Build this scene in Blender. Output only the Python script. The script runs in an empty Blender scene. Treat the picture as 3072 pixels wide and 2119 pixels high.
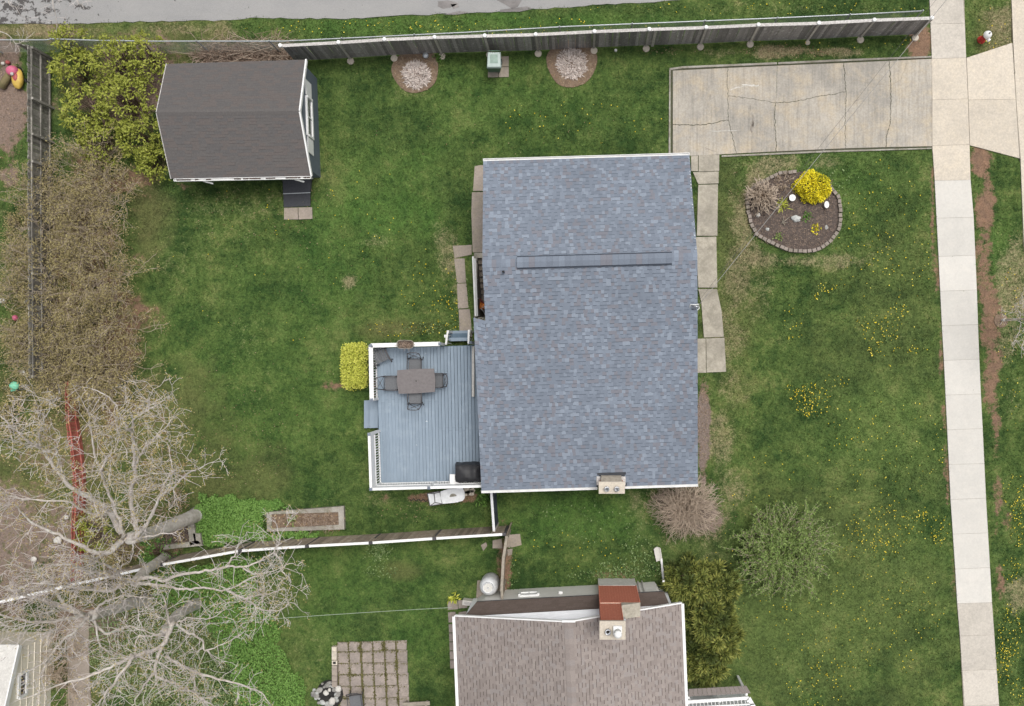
import bpy, math, random
import numpy as np
from mathutils import Vector, Matrix, noise as mnoise
R = math.radians
rng = random.Random(7)
# ------------------------------------------------------------------ camera, sky, sun
FPX, HC, U0, V0 = 2667.0, 38.0, 1750.0, 1090.0      # focal length in photo pixels, flight height, point below the drone
sc = bpy.context.scene
col = sc.collection
cam = bpy.data.cameras.new('camera'); camo = bpy.data.objects.new('camera', cam); col.objects.link(camo)
camo.location = (0, 0, HC); camo.rotation_euler = (0, 0, 0)
cam.sensor_fit = 'HORIZONTAL'; cam.sensor_width = 36.0; cam.lens = 36.0*FPX/3072
cam.shift_x = (1536-U0)/3072; cam.shift_y = (V0-1059.5)/3072
cam.clip_start = 0.5; cam.clip_end = 2000
sc.camera = camo
SUN_EL, SUN_AZ = R(72), R(40)                       # azimuth clockwise from +Y
world = bpy.data.worlds.new('World'); sc.world = world; world.use_nodes = True
wn = world.node_tree; wn.nodes.clear()
sky = wn.nodes.new('ShaderNodeTexSky'); sky.sky_type = 'NISHITA'; sky.sun_disc = False
sky.sun_elevation = SUN_EL; sky.sun_rotation = SUN_AZ
sky.air_density = 1.0; sky.dust_density = 6.0; sky.ozone_density = 1.0
hs = wn.nodes.new('ShaderNodeHueSaturation'); hs.inputs['Saturation'].default_value = 0.22
bg = wn.nodes.new('ShaderNodeBackground'); bg.inputs['Strength'].default_value = 0.135
wo = wn.nodes.new('ShaderNodeOutputWorld')
wn.links.new(sky.outputs[0], hs.inputs['Color']); wn.links.new(hs.outputs[0], bg.inputs[0]); wn.links.new(bg.outputs[0], wo.inputs[0])
sl = bpy.data.lights.new('sun', 'SUN'); sl.energy = 1.2; sl.angle = R(20); sl.color = (1.0, 0.96, 0.90)
so = bpy.data.objects.new('sun', sl); col.objects.link(so)
sd = Vector((math.sin(SUN_AZ)*math.cos(SUN_EL), math.cos(SUN_AZ)*math.cos(SUN_EL), math.sin(SUN_EL)))
so.location = sd*60; so.rotation_euler = (-sd).to_track_quat('-Z', 'Y').to_euler()
sc.view_settings.view_transform = 'Standard'; sc.view_settings.look = 'None'
sc.view_settings.gamma = 1.0; sc.view_settings.exposure = 0.22; sc.view_settings.use_curve_mapping = False
sc.cycles.max_bounces = 6

# ------------------------------------------------------------------ helpers
def W(u, v, z=0.0):
    "photo pixel -> world point at height z"
    k = (HC-z)/FPX
    return Vector(((u-U0)*k, (V0-v)*k, z))
DS = 3072/2314.0
def WD(u, v, z=0.0): return W(u*DS, v*DS, z)
def lerp(a, b, t): return a+(b-a)*t

class MB:
    def __init__(s): s.v = []; s.f = []; s.m = []
    def add(s, vs, fs, mi=0):
        o = len(s.v); s.v += [tuple(p) for p in vs]
        for f in fs: s.f.append(tuple(i+o for i in f)); s.m.append(mi)
        return s
    def hexa(s, b, t, mi=0):
        "b, t: four bottom and four top corners, counter-clockwise from above"
        return s.add(list(b)+list(t), [(3,2,1,0),(4,5,6,7),(0,1,5,4),(1,2,6,5),(2,3,7,6),(3,0,4,7)], mi)
    def box(s, c, d, rz=0, mi=0, rot=None):
        c = Vector(c); hx, hy, hz = d[0]/2, d[1]/2, d[2]/2
        M = rot if rot is not None else Matrix.Rotation(rz, 3, 'Z')
        P = [c+M@Vector((x*hx, y*hy, z*hz)) for z in (-1,1) for x,y in ((-1,-1),(1,-1),(1,1),(-1,1))]
        return s.hexa(P[:4], P[4:], mi)
    def bar(s, a, b, w, h, mi=0, up=(0,0,1)):
        a = Vector(a); b = Vector(b); d = (b-a); L = d.length
        if L < 1e-6: return s
        d.normalize(); u = Vector(up)
        if abs(d.dot(u)) > .98: u = Vector((0,1,0))
        x = d.cross(u).normalized(); y = x.cross(d).normalized()
        P = []
        for q in (a, b):
            P += [q-x*w/2-y*h/2, q+x*w/2-y*h/2, q+x*w/2+y*h/2, q-x*w/2+y*h/2]
        return s.add(P, [(0,1,2,3),(7,6,5,4),(0,4,5,1),(1,5,6,2),(2,6,7,3),(3,7,4,0)], mi)
    def prism(s, poly, z0, z1, mi=0):
        n = len(poly); a = sum(poly[i][0]*poly[(i+1)%n][1]-poly[(i+1)%n][0]*poly[i][1] for i in range(n))
        if a < 0: poly = poly[::-1]
        vs = [(p[0],p[1],z0) for p in poly]+[(p[0],p[1],z1) for p in poly]
        fs = [tuple(range(n))[::-1], tuple(range(n,2*n))]+[(i,(i+1)%n,n+(i+1)%n,n+i) for i in range(n)]
        return s.add(vs, fs, mi)
    def tube(s, path, rad, n=6, mi=0, cap=True):
        path = [Vector(p) for p in path]; m = len(path)
        if not hasattr(rad, '__len__'): rad = [rad]*m
        vs = []; x = None
        for i, p in enumerate(path):
            d = (path[min(i+1,m-1)]-path[max(i-1,0)])
            if d.length < 1e-9: d = Vector((0,0,1))
            d.normalize()
            if x is None:
                x = d.orthogonal().normalized()
            else:
                x = (x-d*x.dot(d))
                x = x.normalized() if x.length > 1e-6 else d.orthogonal().normalized()
            y = d.cross(x)
            for k in range(n):
                a = 2*math.pi*k/n
                vs.append(p+(x*math.cos(a)+y*math.sin(a))*rad[i])
        fs = [(i*n+k, i*n+(k+1)%n, (i+1)*n+(k+1)%n, (i+1)*n+k) for i in range(m-1) for k in range(n)]
        if cap: fs += [tuple(range(n))[::-1], tuple(range((m-1)*n, m*n))]
        return s.add(vs, fs, mi)
    def lathe(s, c, prof, n=20, mi=0, axis=None, sy=1.0):
        "prof: list of (radius, height)"
        c = Vector(c); vs = []
        M = axis if axis is not None else Matrix.Identity(3)
        for r, z in prof:
            for k in range(n):
                a = 2*math.pi*k/n; vs.append(c+M@Vector((r*math.cos(a), r*math.sin(a)*sy, z)))
        m = len(prof)
        fs = [(i*n+k, i*n+(k+1)%n, (i+1)*n+(k+1)%n, (i+1)*n+k) for i in range(m-1) for k in range(n)]
        fs += [tuple(range(n))[::-1], tuple(range((m-1)*n, m*n))]
        return s.add(vs, fs, mi)
    def blob(s, c, r, seed=0, sub=2, rough=.25, mi=0, flat=1.0):
        import bmesh
        bm = bmesh.new(); bmesh.ops.create_icosphere(bm, subdivisions=sub, radius=1.0)
        c = Vector(c); vs = []
        for v in bm.verts:
            p = v.co.normalized(); k = 1+rough*mnoise.noise(p*1.7+Vector((seed*3.1, seed*1.7, 0)))
            vs.append(c+Vector((p.x*r[0]*k, p.y*r[1]*k, p.z*r[2]*k)))
        fs = [tuple(v.index for v in f.verts) for f in bm.faces]; bm.free()
        return s.add(vs, fs, mi)
    def mesh(s, name, org=(0,0,0)):
        ox, oy, oz = org
        me = bpy.data.meshes.new(name)
        me.from_pydata([(x-ox, y-oy, z-oz) for x,y,z in s.v], [], s.f)
        return me
    def build(s, name, mats, parent=None, smooth=False, org=None):
        if org is None: org = parent['_o'] if parent is not None and '_o' in parent else (0,0,0)
        me = s.mesh(name, org)
        if not isinstance(mats, (list, tuple)): mats = [mats]
        for m in mats: me.materials.append(m)
        if len(mats) > 1: me.polygons.foreach_set('material_index', s.m)
        if smooth: me.polygons.foreach_set('use_smooth', [True]*len(me.polygons))
        me.update()
        o = bpy.data.objects.new(name, me); col.objects.link(o)
        if parent is not None: o.parent = parent; o['_o'] = list(org)
        return o

def tag(o, label=None, cat=None, group=None, kind=None):
    if label: o['label'] = label
    if cat: o['category'] = cat
    if group: o['group'] = group
    if kind: o['kind'] = kind
    return o
def thing(name, label, cat, loc, group=None):
    o = bpy.data.objects.new(name, None); col.objects.link(o); o.location = loc; o.empty_display_size = .2
    o['_o'] = list(loc); tag(o, label, cat, group); return o
def struct(name, mb, m, smooth=False):
    o = mb.build(name, m, None, smooth); o['kind'] = 'structure'; o['_o'] = [0,0,0]; return o
def inst(name, me, parent, loc, rot=(0,0,0), scale=(1,1,1)):
    "a part that shares mesh data; loc in world, parent unrotated"
    o = bpy.data.objects.new(name, me); col.objects.link(o)
    b = parent['_o'] if '_o' in parent else (0,0,0)
    o.parent = parent; o.location = (loc[0]-b[0], loc[1]-b[1], loc[2]-b[2]); o.rotation_euler = rot; o.scale = scale
    return o
def meshof(mb, name, mats):
    me = mb.mesh(name)
    for m in (mats if isinstance(mats,(list,tuple)) else [mats]): me.materials.append(m)
    return me

# ------------------------------------------------------------------ materials
def new_mat(name):
    m = bpy.data.materials.new(name); m.use_nodes = True
    nt = m.node_tree; nt.nodes.clear()
    o = nt.nodes.new('ShaderNodeOutputMaterial'); b = nt.nodes.new('ShaderNodeBsdfPrincipled')
    nt.links.new(b.outputs[0], o.inputs[0]); return m, nt, b
def nz(nt, vec, scale, detail=4, rough=.55, stretch=None):
    n = nt.nodes.new('ShaderNodeTexNoise'); n.inputs['Scale'].default_value = scale; n.inputs['Detail'].default_value = detail
    n.inputs['Roughness'].default_value = rough
    if stretch:
        mp = nt.nodes.new('ShaderNodeMapping'); mp.inputs['Scale'].default_value = stretch
        nt.links.new(vec, mp.inputs['Vector']); vec = mp.outputs[0]
    nt.links.new(vec, n.inputs['Vector']); return n.outputs['Fac']
def rmp(nt, fac, a, b, ca=0.0, cb=1.0):
    r = nt.nodes.new('ShaderNodeMapRange'); r.inputs['From Min'].default_value = a; r.inputs['From Max'].default_value = b
    r.inputs['To Min'].default_value = ca; r.inputs['To Max'].default_value = cb; r.clamp = True
    nt.links.new(fac, r.inputs['Value']); return r.outputs[0]
def mix(nt, fac, a, b, mode='MIX'):
    n = nt.nodes.new('ShaderNodeMix'); n.data_type = 'RGBA'; n.blend_type = mode
    for sock, v in ((n.inputs[0], fac), (n.inputs[6], a), (n.inputs[7], b)):
        if isinstance(v, (int, float)): sock.default_value = v
        elif isinstance(v, tuple): sock.default_value = (v[0], v[1], v[2], 1)
        else: nt.links.new(v, sock)
    return n.outputs[2]
def math_(nt, op, a, b=None):
    n = nt.nodes.new('ShaderNodeMath'); n.operation = op; n.use_clamp = False
    for i, v in enumerate((a, b)):
        if v is None: continue
        if isinstance(v, (int, float)): n.inputs[i].default_value = v
        else: nt.links.new(v, n.inputs[i])
    return n.outputs[0]
def pos(nt): return nt.nodes.new('ShaderNodeNewGeometry').outputs['Position']
def bump(nt, b, h, strength, dist=.02):
    n = nt.nodes.new('ShaderNodeBump'); n.inputs['Strength'].default_value = strength; n.inputs['Distance'].default_value = dist
    nt.links.new(h, n.inputs['Height']); nt.links.new(n.outputs[0], b.inputs['Normal'])
def mat(name, c1, c2=None, scale=6, rough=.85, spec=.3, metal=0, c3=None, s3=.8, bmp=0, rand=.12, stretch=None, t3=(.52,.72), fine=0, spk=None):
    "two tones mixed by noise, an optional third tone in larger stains, brightness varied per object"
    m, nt, b = new_mat(name); p = pos(nt)
    if c2 is None: c2 = tuple(x*.78 for x in c1)
    f = nz(nt, p, scale, 5, .6, stretch); c = mix(nt, rmp(nt, f, .36, .64), c1, c2)
    if c3 is not None:
        c = mix(nt, rmp(nt, nz(nt, p, s3, 5, .62, None), *t3), c, c3)
    if spk is not None:
        c = mix(nt, rmp(nt, nz(nt, p, spk[1], 3, .6), spk[2], spk[2]+.04), c, spk[0])
    if fine:
        g = rmp(nt, nz(nt, p, 60, 2), .3, .7, 1-fine, 1+fine); c = mix(nt, 1.0, c, g, 'MULTIPLY')
    if rand:
        oi = nt.nodes.new('ShaderNodeObjectInfo'); g = rmp(nt, oi.outputs['Random'], 0, 1, 1-rand, 1+rand)
        c = mix(nt, 1.0, c, g, 'MULTIPLY')
    nt.links.new(c, b.inputs['Base Color'])
    b.inputs['Roughness'].default_value = rough; b.inputs['Specular IOR Level'].default_value = spec; b.inputs['Metallic'].default_value = metal
    if bmp: bump(nt, b, f, bmp)
    return m
def leafmat(name, cols, rough=.6, trans=.0):
    "colour ramp driven by the per-leaf attribute 'v'"
    m, nt, b = new_mat(name); a = nt.nodes.new('ShaderNodeAttribute'); a.attribute_name = 'v'
    r = nt.nodes.new('ShaderNodeValToRGB'); els = r.color_ramp.elements
    while len(els) < len(cols): els.new(.5)
    for i, c in enumerate(cols): els[i].position = i/(len(cols)-1); els[i].color = (*c, 1)
    nt.links.new(a.outputs['Fac'], r.inputs[0]); nt.links.new(r.outputs[0], b.inputs['Base Color'])
    b.inputs['Roughness'].default_value = rough; b.inputs['Specular IOR Level'].default_value = .25
    return m
def concrete(name, c, dark, stain, rough=.9, streak=False, sc=1.0, gr=(.80,1.18)):
    m, nt, b = new_mat(name); p = pos(nt)
    a = rmp(nt, nz(nt, p, .9*sc, 6, .68), .40, .62); k = mix(nt, a, c, dark)
    s = rmp(nt, nz(nt, p, 2.1*sc, 7, .72), .47, .68); k = mix(nt, s, k, stain)
    g = rmp(nt, nz(nt, p, 13, 5, .78), .3, .7, *gr); k = mix(nt, 1.0, k, g, 'MULTIPLY')
    if streak:
        g2 = rmp(nt, nz(nt, p, 5, 4, .65, (2.2, .12, 1)), .46, .7, 1.0, .78); k = mix(nt, 1.0, k, g2, 'MULTIPLY')
    oi = nt.nodes.new('ShaderNodeObjectInfo'); g3 = rmp(nt, oi.outputs['Random'], 0, 1, .93, 1.06); k = mix(nt, 1.0, k, g3, 'MULTIPLY')
    nt.links.new(k, b.inputs['Base Color']); b.inputs['Roughness'].default_value = rough; b.inputs['Specular IOR Level'].default_value = .25
    bump(nt, b, nz(nt, p, 40, 4), .25, .01); return m

M = {}
M['white'] = mat('white_paint', (.78,.78,.77), (.70,.70,.69), 3, .5, .4, rand=.02)
M['offwhite'] = mat('weathered_white', (.55,.53,.51), (.36,.34,.32), 14, .8, rand=.08, stretch=(1,1,.4))
M['blockwhite'] = mat('white_plastic', (.66,.67,.68), (.54,.55,.56), 5, .45, .5)
M['fence'] = mat('grey_fence_wood', (.31,.29,.28), (.20,.185,.178), 9, .9, c3=(.54,.52,.50), s3=6, t3=(.58,.72), rand=.35, stretch=(6,6,.7))
M['fencelight'] = mat('pale_post_wood', (.46,.43,.39), (.34,.31,.28), 9, .9, rand=.2)
M['fencegrey'] = mat('weathered_grey_wood', (.27,.255,.225), (.17,.16,.14), 10, .9, c3=(.42,.40,.36), s3=5, rand=.35, stretch=(.6,7,7))
M['fencebrown'] = mat('brown_wet_wood', (.36,.295,.23), (.25,.20,.155), 9, .85, c3=(.48,.42,.34), s3=5, rand=.3, stretch=(6,6,.8))
M['fenceold'] = mat('pale_old_wood', (.36,.32,.26), (.26,.23,.19), 8, .9, rand=.15)
M['red'] = mat('faded_red_paint', (.44,.125,.095), (.34,.10,.08), 8, .85, c3=(.50,.22,.18), s3=4, rand=.2)
M['wiremesh'] = mat('dull_wire', (.26,.29,.28), None, 10, .5, .4)
M['galv'] = mat('galvanised_steel', (.52,.55,.57), (.42,.45,.47), 10, .45, .5, metal=.4)
M['conc'] = concrete('driveway_concrete', (.42,.385,.332), (.315,.295,.262), (.445,.38,.288), streak=True, sc=.5)
M['concnew'] = concrete('new_concrete', (.55,.53,.49), (.515,.497,.46), (.565,.54,.495), gr=(.92,1.07))
M['joint'] = mat('slab_joint', (.30,.27,.225), (.22,.20,.16), 12)
M['wallgrey'] = mat('pale_grey_stucco', (.80,.785,.74), (.74,.725,.68), 4)
M['concgrey'] = concrete('old_sidewalk_concrete', (.50,.462,.408), (.455,.42,.37), (.52,.48,.42))
M['conctan'] = concrete('tan_concrete', (.545,.488,.408), (.49,.44,.37), (.57,.505,.41))
M['concwalk'] = concrete('walkway_concrete', (.41,.375,.31), (.30,.275,.23), (.255,.235,.19))
M['concold'] = concrete('back_walk_concrete', (.33,.28,.24), (.26,.225,.19), (.30,.26,.20))
M['concbed'] = concrete('mossy_concrete', (.36,.34,.30), (.24,.22,.19), (.18,.17,.12))
M['concfound'] = concrete('foundation_grey', (.60,.585,.55), (.54,.525,.495), (.50,.485,.45))
M['crack'] = mat('crack_dirt', (.085,.075,.055), (.05,.06,.03), 12)
M['crackfaint'] = mat('hairline_crack', (.30,.27,.22), (.26,.23,.19), 12)
M['asphalt'] = None
M['paver'] = concrete('patio_paver', (.335,.285,.25), (.255,.22,.198), (.22,.19,.16))
M['block'] = concrete('edging_block', (.30,.255,.225), (.23,.20,.175), (.20,.175,.14))
M['roofgrey'] = [mat('shingle_taupe_%s'%n, c, tuple(x*.86 for x in c), 22, .95, .1, rand=.05, c3=tuple(x*.85 for x in c), s3=.5, t3=(.42,.72)) for n,c in
                 (('a',(.275,.238,.22)),('b',(.30,.262,.242)),('c',(.25,.216,.20)),('d',(.285,.255,.242)))]
M['roofblue'] = [mat('shingle_slate_%s'%n, c, tuple(x*.88 for x in c), 22, .95, .1, rand=.05, c3=tuple(x*.84 for x in c), s3=.45, t3=(.42,.72)) for n,c in
                 (('a',(.190,.220,.268)),('b',(.212,.246,.298)),('c',(.196,.202,.232)),('d',(.176,.203,.248)),('e',(.246,.283,.338)))]
M['bandblue'] = mat('slate_painted_shade_band', (.060,.070,.09), (.046,.055,.07), 20, .95, .1)  # shade under raised tabs painted as dark strips, like a printed granule band
M['bandgrey'] = mat('brown_painted_shade_band', (.06,.045,.04), (.045,.035,.03), 20, .95, .1)  # brown version of the painted shade below raised tabs
M['shedroof'] = [mat('shingle_dark_%s'%n, c, tuple(x*.85 for x in c), 18, .95, .1, rand=.05) for n,c in
                 (('a',(.122,.114,.111)),('b',(.128,.114,.109)),('c',(.116,.110,.109)))]
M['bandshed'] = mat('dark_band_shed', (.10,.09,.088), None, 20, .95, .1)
M['lowroof'] = [mat('shingle_brown_%s'%n, c, tuple(x*.85 for x in c), 18, .95, .1, rand=.05) for n,c in
                 (('a',(.105,.082,.070)),('b',(.115,.09,.078)))]
M['roofdeck'] = mat('roof_underlay', (.06,.065,.075), None, 8)
M['deck'] = mat('blue_deck_paint', (.232,.288,.350), (.205,.258,.315), 5, .7, .3, c3=(.255,.312,.372), s3=2.2, rand=.05, spk=((.48,.53,.57),7.5,.725), stretch=(3,.35,1))
M['deckdark'] = mat('blue_deck_riser', (.10,.145,.19), None, 5)
M['sidingblue'] = mat('blue_grey_siding', (.12,.145,.175), (.105,.125,.155), 4, .6)
M['sidingdk'] = mat('slate_board', (.055,.07,.095), None, 5)
M['sidingwhite'] = mat('white_clapboard', (.80,.81,.83), (.75,.76,.78), 3, .55)
M['cream'] = mat('cream_siding', (.86,.80,.68), (.80,.74,.62), 3, .7)
M['glass'] = mat('dark_window_glass', (.02,.024,.03), (.03,.035,.04), 2, .08, .8)
M['brick'] = mat('red_brick', (.47,.165,.105), (.38,.125,.08), 14, .9, rand=.1)
M['mortar'] = mat('pale_mortar', (.62,.46,.36), None, 14)
M['metalpipe'] = mat('stainless_flue', (.55,.56,.58), (.35,.36,.38), 12, .3, .5, metal=.8)
M['black'] = mat('black_cover', (.018,.018,.021), (.028,.028,.032), 3, .55, .4)
M['rubber'] = mat('black_rubber', (.02,.02,.022), (.03,.03,.032), 12, .8)
M['mat'] = mat('charcoal_ramp_mat', (.062,.064,.072), (.05,.052,.058), 16, .9)
M['chairmetal'] = mat('dark_bronze_metal', (.075,.072,.075), (.055,.052,.055), 8, .5, .5)
M['sling'] = mat('grey_sling_fabric', (.15,.155,.165), (.12,.125,.132), 22, .85)
M['tabletop'] = mat('slate_table_top', (.155,.14,.14), (.125,.112,.112), 9, .55, .4, c3=(.24,.22,.21), s3=7, t3=(.66,.74))
M['binlid'] = mat('pale_green_lid', (.42,.50,.47), (.38,.46,.43), 5, .5, .4)
M['binmid'] = mat('grey_green_panel', (.25,.34,.29), None, 5, .5)
M['bingreen'] = mat('green_bin_plastic', (.10,.18,.13), None, 5, .5)
M['mulch'] = mat('bark_mulch', (.105,.083,.072), (.05,.039,.034), 22, .95, c3=(.17,.125,.10), s3=9, bmp=.6, fine=.3)
M['mulchlight'] = mat('dry_mulch', (.21,.150,.105), (.14,.098,.07), 16, .95, c3=(.27,.21,.15), s3=5, bmp=.6, fine=.3)
M['straw'] = leafmat('dry_grass_stems', [(.36,.28,.23),(.60,.52,.47),(.80,.73,.69)], .9)
M['twigtan'] = leafmat('dry_brown_stems', [(.16,.11,.08),(.27,.20,.15),(.36,.28,.22)], .9)
M['stone'] = concrete('garden_stone', (.46,.47,.45), (.36,.37,.36), (.30,.31,.29))
M['stonedark'] = concrete('dark_stone', (.26,.25,.23), (.17,.165,.155), (.34,.33,.31))
M['char'] = mat('charred_pit', (.012,.012,.012), (.03,.028,.026), 9)
M['hydred'] = mat('hydrant_red', (.50,.035,.03), (.42,.03,.028), 6, .5, .4)
M['yellowp'] = mat('yellow_plastic', (.68,.46,.10), None, 5, .5, .4)
M['pinkp'] = mat('pink_plastic', (.62,.14,.24), None, 5, .5, .4)
M['redp'] = mat('red_plastic', (.42,.09,.09), None, 5, .5, .4)
M['mint'] = mat('mint_plastic', (.20,.55,.36), (.16,.48,.32), 5, .5, .4)
M['orange'] = mat('orange_plastic', (.65,.20,.04), None, 5, .5, .4)
M['bark'] = mat('pale_bark', (.58,.53,.485), (.42,.375,.335), 7, .95, c3=(.66,.645,.60), s3=2.5, rand=0, bmp=.8)
M['twig'] = mat('grey_pink_twigs', (.60,.55,.525), (.50,.45,.43), 3, .95, rand=0)
M['barkbrown'] = mat('brown_bark', (.17,.125,.085), (.12,.088,.06), 9, .95, rand=0)
M['twigbrown'] = mat('brown_twigs', (.47,.385,.30), (.36,.29,.225), 4, .95, rand=0)
M['twigolive'] = mat('olive_twigs', (.42,.35,.27), (.31,.255,.195), 4, .95, rand=0)
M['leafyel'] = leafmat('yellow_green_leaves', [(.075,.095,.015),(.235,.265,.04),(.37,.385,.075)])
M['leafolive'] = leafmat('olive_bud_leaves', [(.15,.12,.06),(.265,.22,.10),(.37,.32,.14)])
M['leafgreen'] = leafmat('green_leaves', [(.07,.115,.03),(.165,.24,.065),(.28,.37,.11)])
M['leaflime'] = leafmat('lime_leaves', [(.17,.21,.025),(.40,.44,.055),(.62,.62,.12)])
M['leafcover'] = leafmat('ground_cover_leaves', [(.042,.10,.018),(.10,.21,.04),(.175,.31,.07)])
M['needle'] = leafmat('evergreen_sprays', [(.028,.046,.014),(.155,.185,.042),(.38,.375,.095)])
M['forsythia'] = leafmat('yellow_blossom', [(.12,.16,.015),(.72,.60,.02),(.86,.76,.04)])
M['bud'] = leafmat('tan_buds', [(.22,.17,.06),(.36,.29,.11),(.48,.40,.20)])
M['weed'] = leafmat('weed_leaves', [(.05,.10,.025),(.12,.19,.06),(.26,.33,.15)])
M['weedleaf'] = leafmat('dandelion_leaf', [(.045,.085,.018),(.085,.145,.032),(.14,.20,.055)])
M['weedmoss'] = leafmat('joint_moss', [(.075,.075,.025),(.13,.125,.04),(.19,.175,.065)])
M['dandelion'] = leafmat('dandelion_yellow', [(.58,.44,.02),(.74,.57,.03),(.85,.74,.15)])
M['litter'] = leafmat('fallen_leaves', [(.16,.095,.05),(.28,.19,.11),(.42,.33,.22)], .9)
M['wire'] = mat('pale_wire', (.34,.33,.31), None, 5, .6)
M['wiregreen'] = mat('pale_green_wire', (.36,.42,.34), None, 5, .6)

def asphalt_mat():
    m, nt, b = new_mat('worn_asphalt'); p = pos(nt)
    c = mix(nt, rmp(nt, nz(nt, p, .25, 3), .35, .65), (.30,.297,.292), (.255,.255,.255))
    c = mix(nt, rmp(nt, nz(nt, p, 1.5, 6, .7, (.5,2,1)), .3, .75, 0, .5), c, (.34,.33,.32))
    x = nt.nodes.new('ShaderNodeSeparateXYZ'); nt.links.new(p, x.inputs[0])
    left = rmp(nt, x.outputs[0], -18.5, -23.5, 0, .17)
    th = math_(nt, 'ADD', nz(nt, p, 2.6, 6, .66), left)
    c = mix(nt, rmp(nt, th, .665, .70), c, (.085,.08,.078))
    spx = nt.nodes.new('ShaderNodeSeparateXYZ'); nt.links.new(p, spx.inputs[0])
    c = mix(nt, 1.0, c, rmp(nt, nz(nt, p, 45, 3), .3, .7, .86, 1.12), 'MULTIPLY')
    nt.links.new(c, b.inputs['Base Color']); b.inputs['Roughness'].default_value = .9; b.inputs['Specular IOR Level'].default_value = .2
    bump(nt, b, nz(nt, p, 50, 3), .3, .01); return m
M['asphalt'] = asphalt_mat()
M['wetpatch'] = mat('asphalt_stain', (.21,.195,.19), (.15,.14,.135), 3, .6, c3=(.28,.26,.25), s3=2)

def lawn_mat(name, tuft=False):
    m, nt, b = new_mat(name); p = pos(nt)
    def att(n):
        a = nt.nodes.new('ShaderNodeAttribute'); a.attribute_name = n; return a.outputs['Fac']
    big = nz(nt, p, .22, 4, .6); mid = nz(nt, p, .8, 7, .72); fin = nz(nt, p, 3.6, 6, .78); grain = nz(nt, p, 15, 4, .8)
    f = math_(nt, 'ADD', math_(nt, 'MULTIPLY', big, .30), math_(nt, 'ADD', math_(nt, 'MULTIPLY', mid, .5), math_(nt, 'MULTIPLY', fin, .32)))
    c = mix(nt, rmp(nt, f, .48, .60), (.028,.057,.016), (.083,.128,.034))
    c = mix(nt, rmp(nt, f, .59, .70), c, (.16,.182,.062))
    c = mix(nt, rmp(nt, nz(nt, p, 1.5, 6, .76), .53, .64, 0, .7), c, (.021,.050,.014))
    c = mix(nt, rmp(nt, nz(nt, p, 1.1, 7, .78, (1.3,.8,1)), .54, .68, 0, .6), c, (.115,.165,.05))
    c = mix(nt, math_(nt, 'MULTIPLY', att('lush'), rmp(nt, fin, .3, .65)), c, (.075,.155,.033))
    c = mix(nt, math_(nt, 'MULTIPLY', att('olive'), rmp(nt, fin, .2, .6, .5, 1.0)), c, (.150,.138,.058))
    d = rmp(nt, math_(nt, 'ADD', math_(nt, 'MULTIPLY', att('dry'), .62), math_(nt, 'MULTIPLY', math_(nt, 'SUBTRACT', math_(nt, 'ADD', math_(nt,'MULTIPLY',fin,.5), math_(nt,'MULTIPLY',grain,.5)), .5), 2.4)), .30, .80, 0, .85)
    c = mix(nt, d, c, (.30,.245,.15))
    s = rmp(nt, math_(nt, 'ADD', att('soil'), math_(nt, 'MULTIPLY', math_(nt, 'SUBTRACT', fin, .5), 2.2)), .40, .74)
    soilc = mix(nt, rmp(nt, nz(nt, p, 3, 5, .65), .35, .65), (.235,.145,.095), (.165,.108,.075))
    soilc = mix(nt, att('grey'), soilc, (.20,.165,.145))
    fl_ = math_(nt, 'ADD', math_(nt, 'MULTIPLY', nz(nt, p, 9, 3, .8), .7), math_(nt, 'MULTIPLY', mid, .3))
    c = mix(nt, rmp(nt, fl_, .60, .68, 0, .75), c, (.24,.225,.10))
    c = mix(nt, s, c, soilc)
    c = mix(nt, 1.0, c, rmp(nt, grain, .30, .70, .60, 1.42), 'MULTIPLY')
    if tuft:
        c = mix(nt, 1.0, c, rmp(nt, att('v'), 0, 1, .72, 1.42), 'MULTIPLY')
    nt.links.new(c, b.inputs['Base Color']); b.inputs['Roughness'].default_value = .9; b.inputs['Specular IOR Level'].default_value = .12
    if not tuft: bump(nt, b, grain, .7, .04)
    return m
M['lawn'] = lawn_mat('lawn_ground'); M['tuft'] = lawn_mat('grass_blades', True)

# ------------------------------------------------------------------ ground fields
nr = np.random.RandomState(3)
_perm = nr.rand(256, 256)
def vnoise(x, y):
    xi = np.floor(x).astype(int); yi = np.floor(y).astype(int); fx = x-xi; fy = y-yi
    fx = fx*fx*(3-2*fx); fy = fy*fy*(3-2*fy)
    g = lambda a, b: _perm[a & 255, b & 255]
    return (g(xi,yi)*(1-fx)+g(xi+1,yi)*fx)*(1-fy)+(g(xi,yi+1)*(1-fx)+g(xi+1,yi+1)*fx)*fy
def fbm(x, y): return .5*vnoise(x,y)+.3*vnoise(x*2.1+7,y*2.1+3)+.2*vnoise(x*4.3+11,y*4.3+5)
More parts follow.
